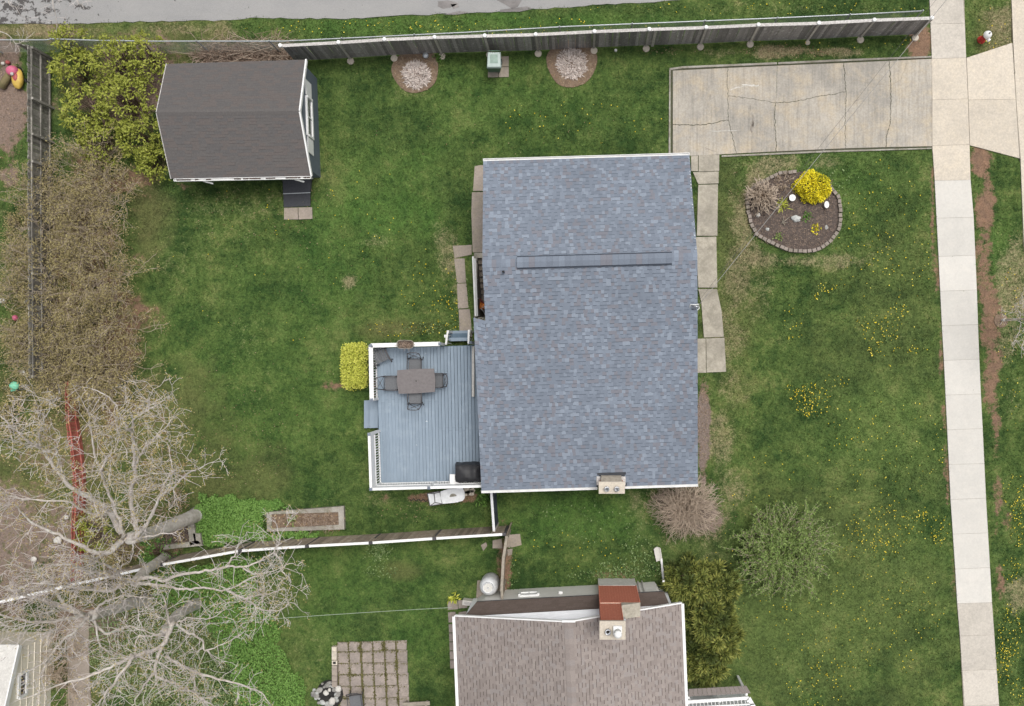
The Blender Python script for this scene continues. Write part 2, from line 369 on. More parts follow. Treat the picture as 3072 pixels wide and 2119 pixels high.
# ellipses in overview pixels: u, v, ru, rv, strength
FIELDS = {
 'soil': [(20,250,38,140,1.1),(70,480,30,60,.6),(190,560,120,210,.75),(230,760,90,180,.75),(300,170,160,110,.9),(540,130,110,22,1.2),(330,400,80,40,.7),
          (130,1000,150,130,.45),(60,1250,190,190,.75),(180,1420,120,70,.8),(330,1060,110,120,.4),(470,1180,40,30,.4),(2078,95,22,40,1.1),
          (2215,370,24,50,1.2),(2225,470,20,90,.9),(2222,600,20,110,.68),(2235,730,20,110,.8),(2243,860,20,90,.8),(2250,980,16,90,.75),(2255,1120,14,120,.66),(2262,1300,14,60,.7),(2268,1180,22,40,.6),
          (2107,500,6,120,.7),(2120,640,6,90,.7),(2127,800,6,110,.7),(2136,960,6,110,.7),(2144,1100,6,110,.7),(2155,1260,6,110,.65),
          (1590,930,15,100,1.0),(1590,1050,13,60,.9),(1556,1150,74,62,.85),(1380,1300,70,10,.5),(1140,1300,14,80,.8),(330,1240,120,40,.6),(965,1125,70,14,1.0),(1060,1125,40,14,.8),
          (2230,80,14,10,.3),(1072,640,8,100,.4),(150,95,60,16,.5),(845,870,10,40,.7),(780,870,40,12,.7),(250,80,200,6,.5)],
 'grey': [(1580,1000,40,180,.8),(1560,1150,110,90,.7),(20,250,50,160,.6),(60,1250,220,200,.7),(300,170,170,120,.5)],
 'dry':  [(1690,480,45,110,.95),(1740,370,70,26,.9),(1880,370,50,20,.7),(1850,590,120,22,.8),(1660,640,40,60,.8),(1640,780,40,90,.7),(1700,640,50,80,.5),(1640,880,50,50,.5),
          (1625,1000,36,90,.85),(1640,1090,40,50,.8),(1780,116,90,16,1.2),(1870,118,90,10,1.0),(1660,120,60,12,.8),(1530,115,50,10,.5),
          (2260,40,50,70,.9),(2290,640,40,90,.9),(2270,760,40,60,.7),(2290,900,40,60,.5),(2300,1330,40,60,.9),(790,632,16,18,1.0),(850,545,30,16,.6),
          (1010,590,26,70,.8),(1030,640,20,50,.6),(540,470,120,60,.45),(480,530,100,80,.35),(660,440,50,20,.6),(930,210,60,20,.5),(380,600,60,50,.5),(560,760,70,70,.35),(600,880,60,60,.3),
          (1560,1150,120,96,.7),(100,70,200,18,.9),(400,66,200,16,.7),(1700,20,400,20,.35),(30,500,40,60,.6),(700,1450,60,100,.3),(620,1260,100,60,.3),(1990,140,120,8,.6),(1630,75,10,8,.5),(2100,560,10,200,.3),
          (1960,560,80,30,.35),(2040,760,30,30,.3),(2180,400,12,40,.5),(1480,1110,40,16,.6),(870,1130,60,20,.5)],
 'lush': [(600,850,260,240,.35),(1150,230,250,90,.35),(830,480,130,60,.8),(760,600,80,160,.5),(900,380,120,60,.5),(1900,420,120,80,.4),(2000,930,100,80,.6),(1980,1000,140,60,.4),(1330,1180,130,60,.8),(1420,1160,80,60,.5),
          (850,1300,180,60,.4),(700,1330,140,120,.5),(1000,1420,140,60,.5),(1800,1400,240,120,.35),(2260,560,30,60,.6),(1700,60,380,22,.5),(850,60,300,20,.7),(1200,50,300,20,.8),(20,620,26,120,.7),(2080,1300,100,120,.3),(1100,1500,60,80,.3)],
 'olive':[(160,700,140,330,.9),(150,1000,180,150,.9),(350,1000,150,150,.55),(330,130,200,90,.8),(300,1400,260,180,.5),(40,70,240,26,.8),(330,470,50,160,.6),(80,1150,140,140,.8),(2240,80,40,90,.6),(10,1500,30,80,1.2),(900,745,90,20,.7),(1850,1350,330,260,.22),(2000,800,140,300,.16),(1640,600,60,300,.35),(470,1090,70,90,.5),(600,1080,60,60,.4),(900,1290,60,20,.5)],
}
def field(name, X, Y):
    "X, Y world metres -> weight"
    s = FPX/HC/DS
    U = (X*s+U0/DS); V = (V0/DS-Y*s)
    w = np.zeros_like(X)
    n = fbm(X*.9+31, Y*.9+17)-.5
    for u, v, ru, rv, st in FIELDS[name]:
        d = np.sqrt(((U-u)/ru)**2+((V-v)/rv)**2)
        w = np.maximum(w, st*np.clip(1.5-d*1.05+n*2.1, 0, 1))
    return np.clip(w, 0, 1.15)
PAVED = []      # world polygons where no grass grows
def inpoly(X, Y, poly):
    r = np.zeros(X.shape, bool); n = len(poly); j = n-1
    for i in range(n):
        xi, yi = poly[i][0], poly[i][1]; xj, yj = poly[j][0], poly[j][1]
        if yi != yj:
            c = ((yi > Y) != (yj > Y)) & (X < (xj-xi)*(Y-yi)/(yj-yi)+xi)
            r ^= c
        j = i
    return r
def setattrs(me, X, Y, extra=None):
    for k in FIELDS:
        a = me.attributes.new(k, 'FLOAT', 'POINT'); a.data.foreach_set('value', field(k, X, Y).astype(np.float32))
    for k, v in (extra or {}).items():
        a = me.attributes.new(k, 'FLOAT', 'POINT'); a.data.foreach_set('value', np.asarray(v, np.float32))
def np_mesh(name, V, F, mats, v=None):
    "V (n,3), F (m,k) constant polygon size"
    me = bpy.data.meshes.new(name); V = np.asarray(V, np.float32); F = np.asarray(F, np.int32); k = F.shape[1]
    me.vertices.add(len(V)); me.vertices.foreach_set('co', V.ravel())
    me.loops.add(F.size); me.loops.foreach_set('vertex_index', F.ravel())
    me.polygons.add(len(F)); me.polygons.foreach_set('loop_start', np.arange(0, F.size, k, dtype=np.int32))
    for m in (mats if isinstance(mats, (list, tuple)) else [mats]): me.materials.append(m)
    if v is not None:
        a = me.attributes.new('v', 'FLOAT', 'POINT'); a.data.foreach_set('value', np.asarray(v, np.float32))
    me.update(calc_edges=True); return me
def np_obj(name, me, parent=None, kind=None):
    o = bpy.data.objects.new(name, me); col.objects.link(o)
    if parent is not None: o.parent = parent
    if kind: o['kind'] = kind
    return o
def unit(a): return a/np.maximum(np.linalg.norm(a, axis=-1, keepdims=True), 1e-9)
def leaves(P, D, L, Wd, v, fold=.0, rs=None, cup=.12):
    "diamond leaves: roots P, directions D, lengths L, widths Wd -> V, F, per-vertex v"
    rs = rs or nr; n = len(P); D = unit(D)
    S = unit(np.cross(D, unit(rs.randn(n,3)*.45+np.array([0,0,1.0])))); N = np.cross(S, D)
    L = np.broadcast_to(np.asarray(L, float), (n,))[:,None]; Wd = np.broadcast_to(np.asarray(Wd, float), (n,))[:,None]
    V = np.empty((n,4,3)); V[:,0] = P; V[:,1] = P+D*L*.5+S*Wd*.5+N*L*cup; V[:,2] = P+D*L; V[:,3] = P+D*L*.5-S*Wd*.5+N*L*cup
    F = np.arange(n*4).reshape(n,4)
    return V.reshape(-1,3), F, np.repeat(v, 4)
# ================================================================== SETTING
# ---- ground sheet with a hole for the basement stairwell
hx0, hx1 = W(1433,860).x, W(1492,860).x; hy1, hy0 = W(1460,775).y, W(1460,952).y
def axis_lines(lo, hi, step, extra, far):
    a = np.arange(lo, hi+1e-6, step); a = np.array([x for x in a if min(abs(x-e) for e in extra) > step*.45]+list(extra)) if extra else a
    return np.array(sorted(list(a)+[lo-6, lo-30, lo-far, hi+6, hi+30, hi+far]))
gx = axis_lines(-26.5, 20.5, .16, [hx0,hx1], 260); gy = axis_lines(-16.5, 17.0, .16, [hy0,hy1], 260)
GX, GY = np.meshgrid(gx, gy); nx, ny = len(gx), len(gy)
GZ = (fbm(GX*.35,GY*.35)-.5)*.04-.02
_kx = np.interp(-GY, [-40,-15.5,-13.7,-11.3,-8.7,-5.5,0.2,15.8,40], [W(u,v).x for u,v in ((3034,-1700),(3034,0),(3039,130),(3048,300),(3061,478),(3070,706),(3092,1100),(3150,2200),(3240,3900))])
GZ = np.where(GX > _kx+.1, GZ-.3, GZ)
idx = np.arange(nx*ny).reshape(ny,nx)
F = np.stack([idx[:-1,:-1],idx[:-1,1:],idx[1:,1:],idx[1:,:-1]],-1).reshape(-1,4)
cx = (GX[:-1,:-1]+GX[1:,1:]).ravel()/2; cy = (GY[:-1,:-1]+GY[1:,1:]).ravel()/2
F = F[~((cx>hx0)&(cx<hx1)&(cy>hy0)&(cy<hy1))]
me = np_mesh('ground', np.stack([GX.ravel(),GY.ravel(),GZ.ravel()],-1), F, M['lawn']); setattrs(me, GX.ravel(), GY.ravel())
ground = np_obj('ground', me, kind='structure')

def pave(pts, z=0): P = [W(u,v,z) for u,v in pts]; PAVED.append(P); return P
def poly_slab(parent, name, pts, z0, z1, m, jit=0):
    P = [W(u,v,z1) for u,v in pts]; PAVED.append(P)
    return MB().prism(P, z0, z1).build(name, m, parent)
def strip(pts, w, z, seed=0, jit=.4):
    "flat ribbon following photo points, with a wandering edge"
    r = random.Random(seed); P = [W(u,v,z) for u,v in pts]; Q = []
    for a, b in zip(P[:-1], P[1:]):
        n = max(2, int((b-a).length/.12))
        for i in range(n):
            t = i/n; d = (b-a).normalized(); s = Vector((-d.y, d.x, 0)); Q.append(lerp(a,b,t)+s*r.uniform(-1,1)*w*jit)
    Q.append(P[-1]); mb = MB()
    for a, b in zip(Q[:-1], Q[1:]):
        d = (b-a).normalized(); s = Vector((-d.y, d.x, 0))*w*.5*r.uniform(.6,1.25)
        mb.add([a-s, b-s, b+s, a+s], [(0,1,2,3)])
    return mb
# ---- back lane (asphalt)
lane = [(-900,72),(195,73),(398,66),(664,62),(752,54),(1018,57),(1130,52),(1236,46),(1409,40),(1520,34),(1643,26),(1798,15),(1988,4),(2060,-3),(2400,-30),(3030,-90),(3030,-420),(-900,-420)]
rr = random.Random(5); ln = []
for a, b in zip(lane[:-3], lane[1:-2]):
    n = max(1, int(abs(b[0]-a[0])/22))
    for i in range(n): ln.append((lerp(a[0],b[0],i/n), lerp(a[1],b[1],i/n)+rr.uniform(-2.2,2.2)))
lp = pave(ln+lane[-3:]); struct('lane', MB().prism(lp, -.05, .012), M['asphalt'])
for pts in ([(1315,4),(1345,2),(1375,10),(1362,20),(1330,28),(1313,20)],[(1352,14),(1372,12),(1378,22),(1360,27)],[(1490,-30),(1560,-30),(1565,2),(1553,22),(1536,27),(1515,14),(1492,2)],[(1500,30),(1580,20),(1600,27),(1560,36),(1500,37)],[(1330,44),(1380,34),(1410,38),(1370,45)]):
    struct('lane_patch', MB().prism([W(u,v) for u,v in pts], .0, .016), M['wetpatch'])
# ---- street at the right edge: kerb, gutter, carriageway
kerb_l = [(3034,-400),(3034,0),(3039,130),(3048,300),(3061,478),(3070,706),(3092,1100),(3150,2200)]
P = [W(u,v) for u,v in kerb_l]; kw = .17
st = MB(); kb = MB(); gp = MB()
for a, b in zip(P[:-1], P[1:]):
    k = Vector((kw,0,0)); g = Vector((.62,0,0))
    kb.hexa([b+Vector((0,0,-.1)), b+k+Vector((0,0,-.1)), a+k+Vector((0,0,-.1)), a+Vector((0,0,-.1))], [b+Vector((0,0,.03)), b+k+Vector((0,0,.025)), a+k+Vector((0,0,.025)), a+Vector((0,0,.03))])
    gp.add([b+k+Vector((0,0,-.045)), b+g+Vector((0,0,-.05)), a+g+Vector((0,0,-.05)), a+k+Vector((0,0,-.045))], [(0,1,2,3)])
    st.add([b+g+Vector((0,0,-.046)), b+Vector((9,0,-.046)), a+Vector((9,0,-.046)), a+g+Vector((0,0,-.046))], [(0,1,2,3)])
PAVED.append(P+[Vector((30,P[-1].y,0)), Vector((30,P[0].y,0))])
struct('kerb', kb, M['conctan']); struct('gutter', gp, M['conctan']); struct('street', st, M['asphalt'])
# lower the lawn under the street
# ---- sidewalk
side = struct('sidewalk', MB().prism([W(u,v) for u,v in ((2790,-200),(2886,-200),(2906,442),(2996,2300),(2900,2300),(2800,442))], -.1, .02), M['joint'])
L = [(2788,-115),(2789,0),(2792,73),(2796,177),(2797,300),(2797,438),(2804.6,542),(2810,655),(2816,770),(2821,874),(2826,978),(2832,1082),(2837,1186),(2842,1290),(2847,1394),(2852,1499),(2859,1603),(2866,1708),(2872,1811),(2880,1908),(2887,2012),(2894,2118),(2901,2225)]
Rr = [(2884,-118),(2889,-3),(2894,70),(2898.5,173),(2904,297),(2908.6,434),(2911.7,540),(2921,652),(2926,766),(2930.5,870),(2934,974),(2938,1078),(2942.5,1182),(2948,1286),(2953,1391),(2958,1495),(2964,1599),(2970,1703),(2976,1808),(2983,1905),(2990,2009),(2997,2115),(3003,2222)]
g = .35
for i in range(len(L)-1):
    m = M['concgrey'] if i < 3 else (M['conctan'] if i < 6 else (M['concnew'] if i < 18 else M['concgrey']))
    a, b, c, d = L[i], Rr[i], Rr[i+1], L[i+1]
    poly_slab(side, 'slab', [(a[0],a[1]+g),(b[0],b[1]+g),(c[0],c[1]-g),(d[0],d[1]-g)], -.08, .035, m)
# ---- driveway apron
ap = struct('driveway_apron', MB().prism([W(u,v) for u,v in ((2899,174),(3037,130),(3060,476),(2909,437))], -.1, .02), M['joint'])
poly_slab(ap, 'slab', [(2900,174),(3036,129),(3047,297.6),(2905.5,299.6)], -.08, .035, M['conctan'])
poly_slab(ap, 'slab', [(2905.5,300.4),(3047,298.4),(3058,475),(2910,436)], -.08, .034, M['conctan'])
# ---- driveway
def z3(pts): return [(2048+x/2.26, y/2.26) for x, y in pts]
drv = struct('driveway', MB().prism([W(u,v) for u,v in ((2013,210),(2048,206),(2331,195),(2530,186),(2796,176),(2797,441),(2160,463),(2014,472))], -.1, -.005), M['crack'])
PAVED.append([W(u,v) for u,v in ((2012,208),(2330,192),(2796,174),(2798,443),(2160,466),(2012,474))])
def jag(pts, seed, amp=4.0):
    "a polyline in zoom pixels broken into short wandering steps"
    r = random.Random(seed); out = []
    for (x0,y0),(x1,y1) in zip(pts[:-1], pts[1:]):
        n = max(1, int(math.hypot(x1-x0,y1-y0)/14)); L_ = math.hypot(x1-x0,y1-y0)
        for i in range(n):
            k = r.uniform(-amp,amp) if i else 0; out.append((lerp(x0,x1,i/n)-(y1-y0)/L_*k, lerp(y0,y1,i/n)+(x1-x0)/L_*k))
    return out+[pts[-1]]
c1a = jag([(306,462),(300,560),(309,650)],1); c1b = jag([(309,650),(308,700),(310,816)],2); c1c = jag([(310,816),(330,900),(365,1041)],3)
c2a = jag([(640,447),(632,698)],4,1); c2b = jag([(632,698),(625,790),(635,1027)],5)
c3a = jag([(1092,428),(1108,625)],6); c3b = jag([(1108,625),(1100,800),(1105,1006)],7)
c4 = jag([(1400,414),(1412,580),(1408,830),(1380,940),(1378,998)],8)
c5a = jag([(309,650),(450,668),(632,698)],9); c5b = jag([(632,698),(760,690),(930,652),(1108,625)],10); c6 = jag([(-66,845),(120,850),(310,816)],11)
def dslab(pts): poly_slab(drv, 'slab', z3(pts), -.08, .022, M['conc'])
rv_ = lambda c: c[::-1]
dslab([(-66,480)]+c1a+c1b[1:]+rv_(c6)[1:])
dslab(c6+c1c[1:]+[(-66,1063)])
dslab(c1a[:1]+c2a+rv_(c5a)[1:]+rv_(c1a)[1:-1])
dslab(c5a+c2b[1:]+rv_(c1c)+rv_(c1b)[1:-1])
dslab(c2a[:1]+c3a+rv_(c5b)[1:]+rv_(c2a)[1:-1])
dslab(c5b+c3b[1:]+rv_(c2b)[:-1])
dslab(c3a[:1]+c4+rv_(c3b)+rv_(c3a)[1:-1])
dslab(c4[:1]+[(1690,400),(1692,992)]+rv_(c4)[:-1])
for i, (c, w_) in enumerate(((c1a,.018),(c1b,.022),(c1c,.022),(c2a,.012),(c2b,.03),(c3a,.028),(c3b,.022),(c4,.030),(c5a,.018),(c5b,.024),(c6,.032))):
    strip(z3(c), w_, .0245, i, .25).build('crack', M['crack'], drv)
for pts in ([(2008,205),(2050,199),(2331,187),(2331,193),(2050,205),(2012,210)],[(2335,187),(2530,178),(2796,168),(2796,173),(2530,184),(2335,193)],[(2008,208),(2012,210),(2012,470),(2006,470)],[(2165,466),(2480,452),(2796,443),(2796,447),(2480,457),(2165,471)]):
    poly_slab(drv, 'edging', pts, -.05, .035, M['concbed']); PAVED.pop()
M['oil'] = mat('oil_stain', (.20,.175,.15), (.30,.27,.23), 6)
M['chalk'] = mat('chalk_mark', (.62,.61,.58), (.45,.43,.39), 9)
r_ = random.Random(12)
for (x,y,dx,dy,w_,m_) in ((475,780,-4,110,.05,'oil'),(462,830,6,70,.09,'oil'),(478,820,10,60,.05,'oil'),(465,700,0,60,.015,'oil'),(330,610,70,-28,.03,'chalk'),(400,582,110,-8,.04,'chalk'),(470,590,60,-12,.03,'chalk'),(180,893,200,-10,.015,'chalk'),(1170,690,40,-30,.05,'oil'),(150,1010,90,20,.02,'oil'),(185,640,4,50,.02,'oil')):
    for k_ in range(3):
        o_ = r_.uniform(-6,6); strip(z3([(x+o_,y+r_.uniform(-6,6)),(x+dx*.5+o_,y+dy*.5),(x+dx*r_.uniform(.6,1)+o_,y+dy*r_.uniform(.6,1))]), w_*r_.uniform(.4,.8), .0242+.0004*k_, k_, .9).build('stain', M[m_], drv)
for i, c in enumerate(([(1140,560),(1170,545),(1300,570),(1412,580)],[(1412,580),(1480,540),(1520,430)])):
    strip(z3(c), .02, .0245, 20+i).build('crack', M['crackfaint'], drv)
# ---- front walk, back walk
fw = struct('front_walk', MB().prism([W(u,v) for u,v in ((2080,520),(2150,520),(2165,1100),(2100,1100))], -.12, -.03), M['crack'])
for pts in ([(2096,466),(2158,464),(2157.5,513),(2096,515)],[(2073,469),(2094,467),(2094,514),(2074,513)],[(2079,517),(2156,515),(2155.5,550.5),(2095,552.5)],[(2095,555),(2154,553.5),(2152,707.5),(2090.5,707.5)],
            [(2088,711.5),(2149,710.5),(2152,863),(2095,863)],[(2095,867.5),(2151,867.5),(2165,935),(2171.5,1010.5),(2112,1013),(2104,907)],[(2118.5,1016),(2173,1013.5),(2178.5,1115.5),(2120,1118)],[(2085,1017),(2117,1016),(2118.5,1118.6),(2088,1119)]):
    poly_slab(fw, 'slab', pts, -.06, .04, M['concwalk'])
bw = struct('back_walk', MB().prism([W(u,v) for u,v in ((1425,520),(1465,520),(1465,750),(1425,750))], -.12, -.03), M['crack'])
for pts in ([(1424,499),(1440,496),(1495,494),(1495,573),(1419,573)],[(1416,577),(1495,576),(1495,756),(1418,757),(1414,640)],[(1358,738),(1415,735),(1415,764),(1364,774.6)],[(1362.5,776.5),(1393.5,775.5),(1398,848),(1371,849.5)],
            [(1371,851.5),(1399,850.5),(1405.5,924.5),(1374,926.5)],[(1376,929),(1409,927.5),(1415.6,992),(1416,1012),(1379,1014)]):
    poly_slab(bw, 'slab', pts, -.06, .03, M['concold'])
# ---- mulch strip by the house front, grey patio path at the far left
pp = [(199,1858),(266,1852),(268,2030),(276,2160),(205,2160)]
poly_slab(None, 'garden_path', pp, -.05, .03, M['concold'])['kind'] = 'structure'

# ================================================================== FENCES
def pt_on(poly, s):
    "point at arc length s along a polyline of vectors"
    for a, b in zip(poly[:-1], poly[1:]):
        l = (b-a).length
        if s <= l: return lerp(a, b, s/l), (b-a).normalized()
        s -= l
    return poly[-1].copy(), (poly[-1]-poly[-2]).normalized()
def plen(poly): return sum((b-a).length for a, b in zip(poly[:-1], poly[1:]))
def flat(v, z=0): return Vector((v.x, v.y, z))
def fence_boards(parent, line, h, bw_, gap, m, off, seed, th=.02, zb=.04, hvar=.02, side=1):
    r = random.Random(seed); me = meshof(MB().box((0,0,.5),(bw_,th,1)), 'board', m)
    L = plen(line); n = int(L/(bw_+gap))
    for i in range(n):
        p, d = pt_on(line, (i+.5)*L/n); s = Vector((-d.y, d.x, 0))*off*side
        q = flat(p+s, zb)
        inst('board', me, parent, q, (R(r.uniform(-.6,.6)), R(r.uniform(-1,1)), math.atan2(d.y,d.x)), (L/n/(bw_+gap)*1.0, 1, h-zb+r.uniform(-hvar,hvar)))
# ---- tall board fence along the lane
posts = [(842,138),(1016.5,128.7),(1153.9,119.6),(1304.3,113.1),(1454.5,108.7),(1607.4,104.8),(1783.2,95.7),(1947.6,89.3),(2118,83.5),(2274.8,75.7),(2455.8,70.6),(2622,61.4),(2794.5,55.1)]
FZ = 1.80
fl = [flat(W(u,v,FZ)) for u,v in posts]
bf = thing('board_fence', 'long tall dark weathered board fence with pale cap rail beside the lane', 'fence', fl[6])
fence_boards(bf, fl, FZ-.03, .135, .006, M['fence'], .0, 1, hvar=.0)
cap_me = meshof(MB().box((0,0,0),(1,1,1)), 'cap_rail', M['offwhite'])
for i, (a, b) in enumerate(zip(fl[:-1], fl[1:])):
    d = (b-a); mid = (a+b)/2
    o = inst('cap_rail', cap_me, bf, (mid.x, mid.y, FZ+.0), (0,0,math.atan2(d.y,d.x)), (d.length-.06, .125, .035))
pm = meshof(MB().box((0,0,.5),(.095,.05,1)), 'post', M['fencelight']); cm = meshof(MB().lathe((0,0,0),[(.075,-.03),(.085,0),(.07,.04),(.02,.06)],4).v and MB().lathe((0,0,0),[(.085,-.04),(.09,.0),(.075,.035),(.02,.05)],8), 'post_cap', M['white'])
fm = meshof(MB().lathe((0,0,-.1),[(.15,0),(.15,.13),(.13,.15)],14), 'footing', M['conctan'])
for i, p in enumerate(fl):
    d = (fl[min(i+1,len(fl)-1)]-fl[max(i-1,0)]).normalized(); s = Vector((d.y,-d.x,0))
    a = math.atan2(d.y, d.x)
    if i not in (0,2): inst('post', pm, bf, p+s*.045, (0,0,a), (1,1,FZ-.02))
    inst('post_cap', cm, bf, (p.x, p.y, FZ+.06), (0,0,a+R(22)))
    if i > 0: inst('footing', fm, bf, (p.x+s.x*.14, p.y+s.y*.14, 0), (0,0,0), (1,1,1) if i != 10 else (.7,.7,.9))
for k in (3.9, 5.4):   # spare short rails nailed on
    pass
ex = flat(W(1967,88,FZ)); d = (fl[8]-fl[7]).normalized(); inst('post', pm, bf, ex+Vector((d.y,-d.x,0))*.045, (0,0,math.atan2(d.y,d.x)), (1.2,1,FZ-.06))
# ---- chain-link fence
CZ = 1.5
cl = [flat(W(u,v,CZ)) for u,v in ((-500,130),(0,120),(140,120),(158,117),(300,122),(460,124),(850,124),(1100,112),(1400,97.5),(1700,80),(2000,68),(2300,56),(2600,42),(2768,33))]
ch = thing('chain_link_fence', 'galvanised chain link fence running between board fence and lane verge', 'fence', cl[6])
MB().tube([flat(p,CZ) for p in cl], .026, 8).build('top_rail', M['galv'], ch, True)
L = plen(cl); nP = int(L/2.9)
pmesh = meshof(MB().tube([(0,0,-.1),(0,0,1.53)], .03, 8).lathe((0,0,1.53),[(.036,0),(.036,.03),(.01,.06)],8), 'post', M['galv'])
for i in range(nP+1):
    p, d = pt_on(cl, i*L/nP); inst('post', pmesh, ch, p)
wm = MB(); pitch = .075; n = int((L)/pitch); w = .0028
for i in range(n):
    for sgn in (1,-1):
        s0 = i*pitch; s1 = s0+sgn*(CZ-.06)*.9
        if s1 < 0 or s1 > L: continue
        a, d = pt_on(cl, s0); b, _ = pt_on(cl, s1)
        a = flat(a,.05); b = flat(b,CZ-.02); q = Vector((-d.y,d.x,0))*w
        wm.add([a-q, a+q, b+q, b-q, a+Vector((0,0,w*2)), b+Vector((0,0,w*2))], [(0,1,2,3),(0,4,5,3),(1,4,5,2)])
o = wm.build('wire_mesh', M['wiremesh'], ch); o['kind'] = 'stuff'
# ---- weathered grey fence at the left
GZH = 1.6
gl = [flat(W(u,v,GZH)) for u,v in ((84.5,135),(85,350),(86,600),(88,900),(90,1135))]
gf = thing('board_fence', 'weathered grey board fence with rails showing, behind the shrubs at far left', 'fence', gl[1])
fence_boards(gf, gl, GZH, .125, .012, M['fencegrey'], .03, 2, hvar=.025, side=-1)
for z in (1.42, .8, .18):
    for a, b in zip(gl[:-1], gl[1:]):
        MB().bar(flat(a,z)+Vector((.03,0,0)), flat(b,z)+Vector((.03,0,0)), .04, .09).build('rail', M['fencegrey'], gf)
for v in (140, 292, 400, 482, 640, 820, 1000, 1130):
    p = flat(W(87,v,GZH)); MB().box((p.x+.06,p.y,.75),(.09,.09,1.5)).build('post', M['fencegrey'], gf)
# short return panel at the lane corner
rl = [flat(W(40,128,1.5)), flat(W(84,136,1.5))]
fence_boards(gf, rl, 1.45, .125, .012, M['fencegrey'], .0, 4)
# ---- faded red fence
rd = [flat(W(u,v,.95)) for u,v in ((196,1145),(199,1265),(209,1330),(219,1411),(222,1483),(216,1570),(214,1745))]
rf = thing('red_fence', 'low faded red board fence under the bare tree', 'fence', rd[3])
fence_boards(rf, rd, .98, .12, .01, M['red'], .0, 3, hvar=.05)
for z in (.8, .3):
    for a, b in zip(rd[:-1], rd[1:]): MB().bar(flat(a,z)+Vector((.03,0,0)), flat(b,z)+Vector((.03,0,0)), .035, .08).build('rail', M['red'], rf)
# ---- white capped garden fence
WZ = 1.75
wl = [flat(W(u,v,WZ)) for u,v in ((-120,1836),(195,1760),(483,1695),(720,1653),(921,1639),(1112,1629),(1303,1616),(1513,1603))]
wf = thing('garden_fence', 'brown board fence with white capped top rail dividing the two back gardens', 'fence', wl[4])
fence_boards(wf, wl, WZ-.03, .14, .008, M['fencebrown'], .03, 5, hvar=0, side=1)
wc = meshof(MB().box((0,0,0),(1,1,1)), 'cap_rail', M['white']); wpt = meshof(MB().box((0,0,.5),(.10,.10,1)).box((0,0,1.0),(.125,.125,.03)), 'post', mat('dark_grey_post', (.085,.08,.085), None, 8))
for i, (a, b) in enumerate(zip(wl[:-1], wl[1:])):
    d = b-a; mid = (a+b)/2; inst('cap_rail', wc, wf, (mid.x,mid.y,WZ), (0,0,math.atan2(d.y,d.x)), (d.length-.17,.10,.045))
for p in wl: inst('post', wpt, wf, (p.x,p.y,0), (0,0,R(6)), (1,1,WZ+.01))
# ---- old side fence between the garden fence corner and the grey house
oz = 1.5
ol = [flat(W(u,v,oz)) for u,v in ((1520,1612),(1510,1676),(1505,1768),(1507,1806))]
of = thing('side_fence', 'short pale old wooden fence beside the white gas tank', 'fence', ol[1])
fence_boards(of, ol, oz-.04, .13, .006, M['fencebrown'], -.02, 6)
for a, b in zip(ol[:-1], ol[1:]): MB().bar(flat(a,oz), flat(b,oz), .11, .04).build('cap_rail', M['fenceold'], of)
for p in ol: MB().box((p.x,p.y,oz/2+.02),(.11,.11,oz+.06)).build('post', M['fenceold'], of)
a, b = flat(W(1532,1578,.9)), ol[0]
MB().hexa([flat(a,.0), flat(b,.0), flat(b,.0)+Vector((-.06,0,0)), flat(a,.0)+Vector((-.06,0,0))], [flat(a,.25), flat(b,1.5), flat(b,1.5)+Vector((-.06,0,0)), flat(a,.25)+Vector((-.06,0,0))]).build('brace_board', M['fencebrown'], of)
# ---- slate coloured panel from the house corner
sz = 1.65
s0, s1 = flat(W(1474,1476,sz)), flat(W(1482,1592,sz))
pf = thing('privacy_panel', 'narrow slate blue fence panel with white cap running from the house corner', 'fence', s0)
fence_boards(pf, [s0,s1], sz-.03, .14, .004, M['sidingdk'], .02, 7)
MB().bar(flat(s0,sz), flat(s1,sz), .10, .05).build('cap_rail', M['blockwhite'], pf)
MB().box((s1.x,s1.y,sz/2),(.1,.1,sz)).build('post', M['fencelight'], pf)
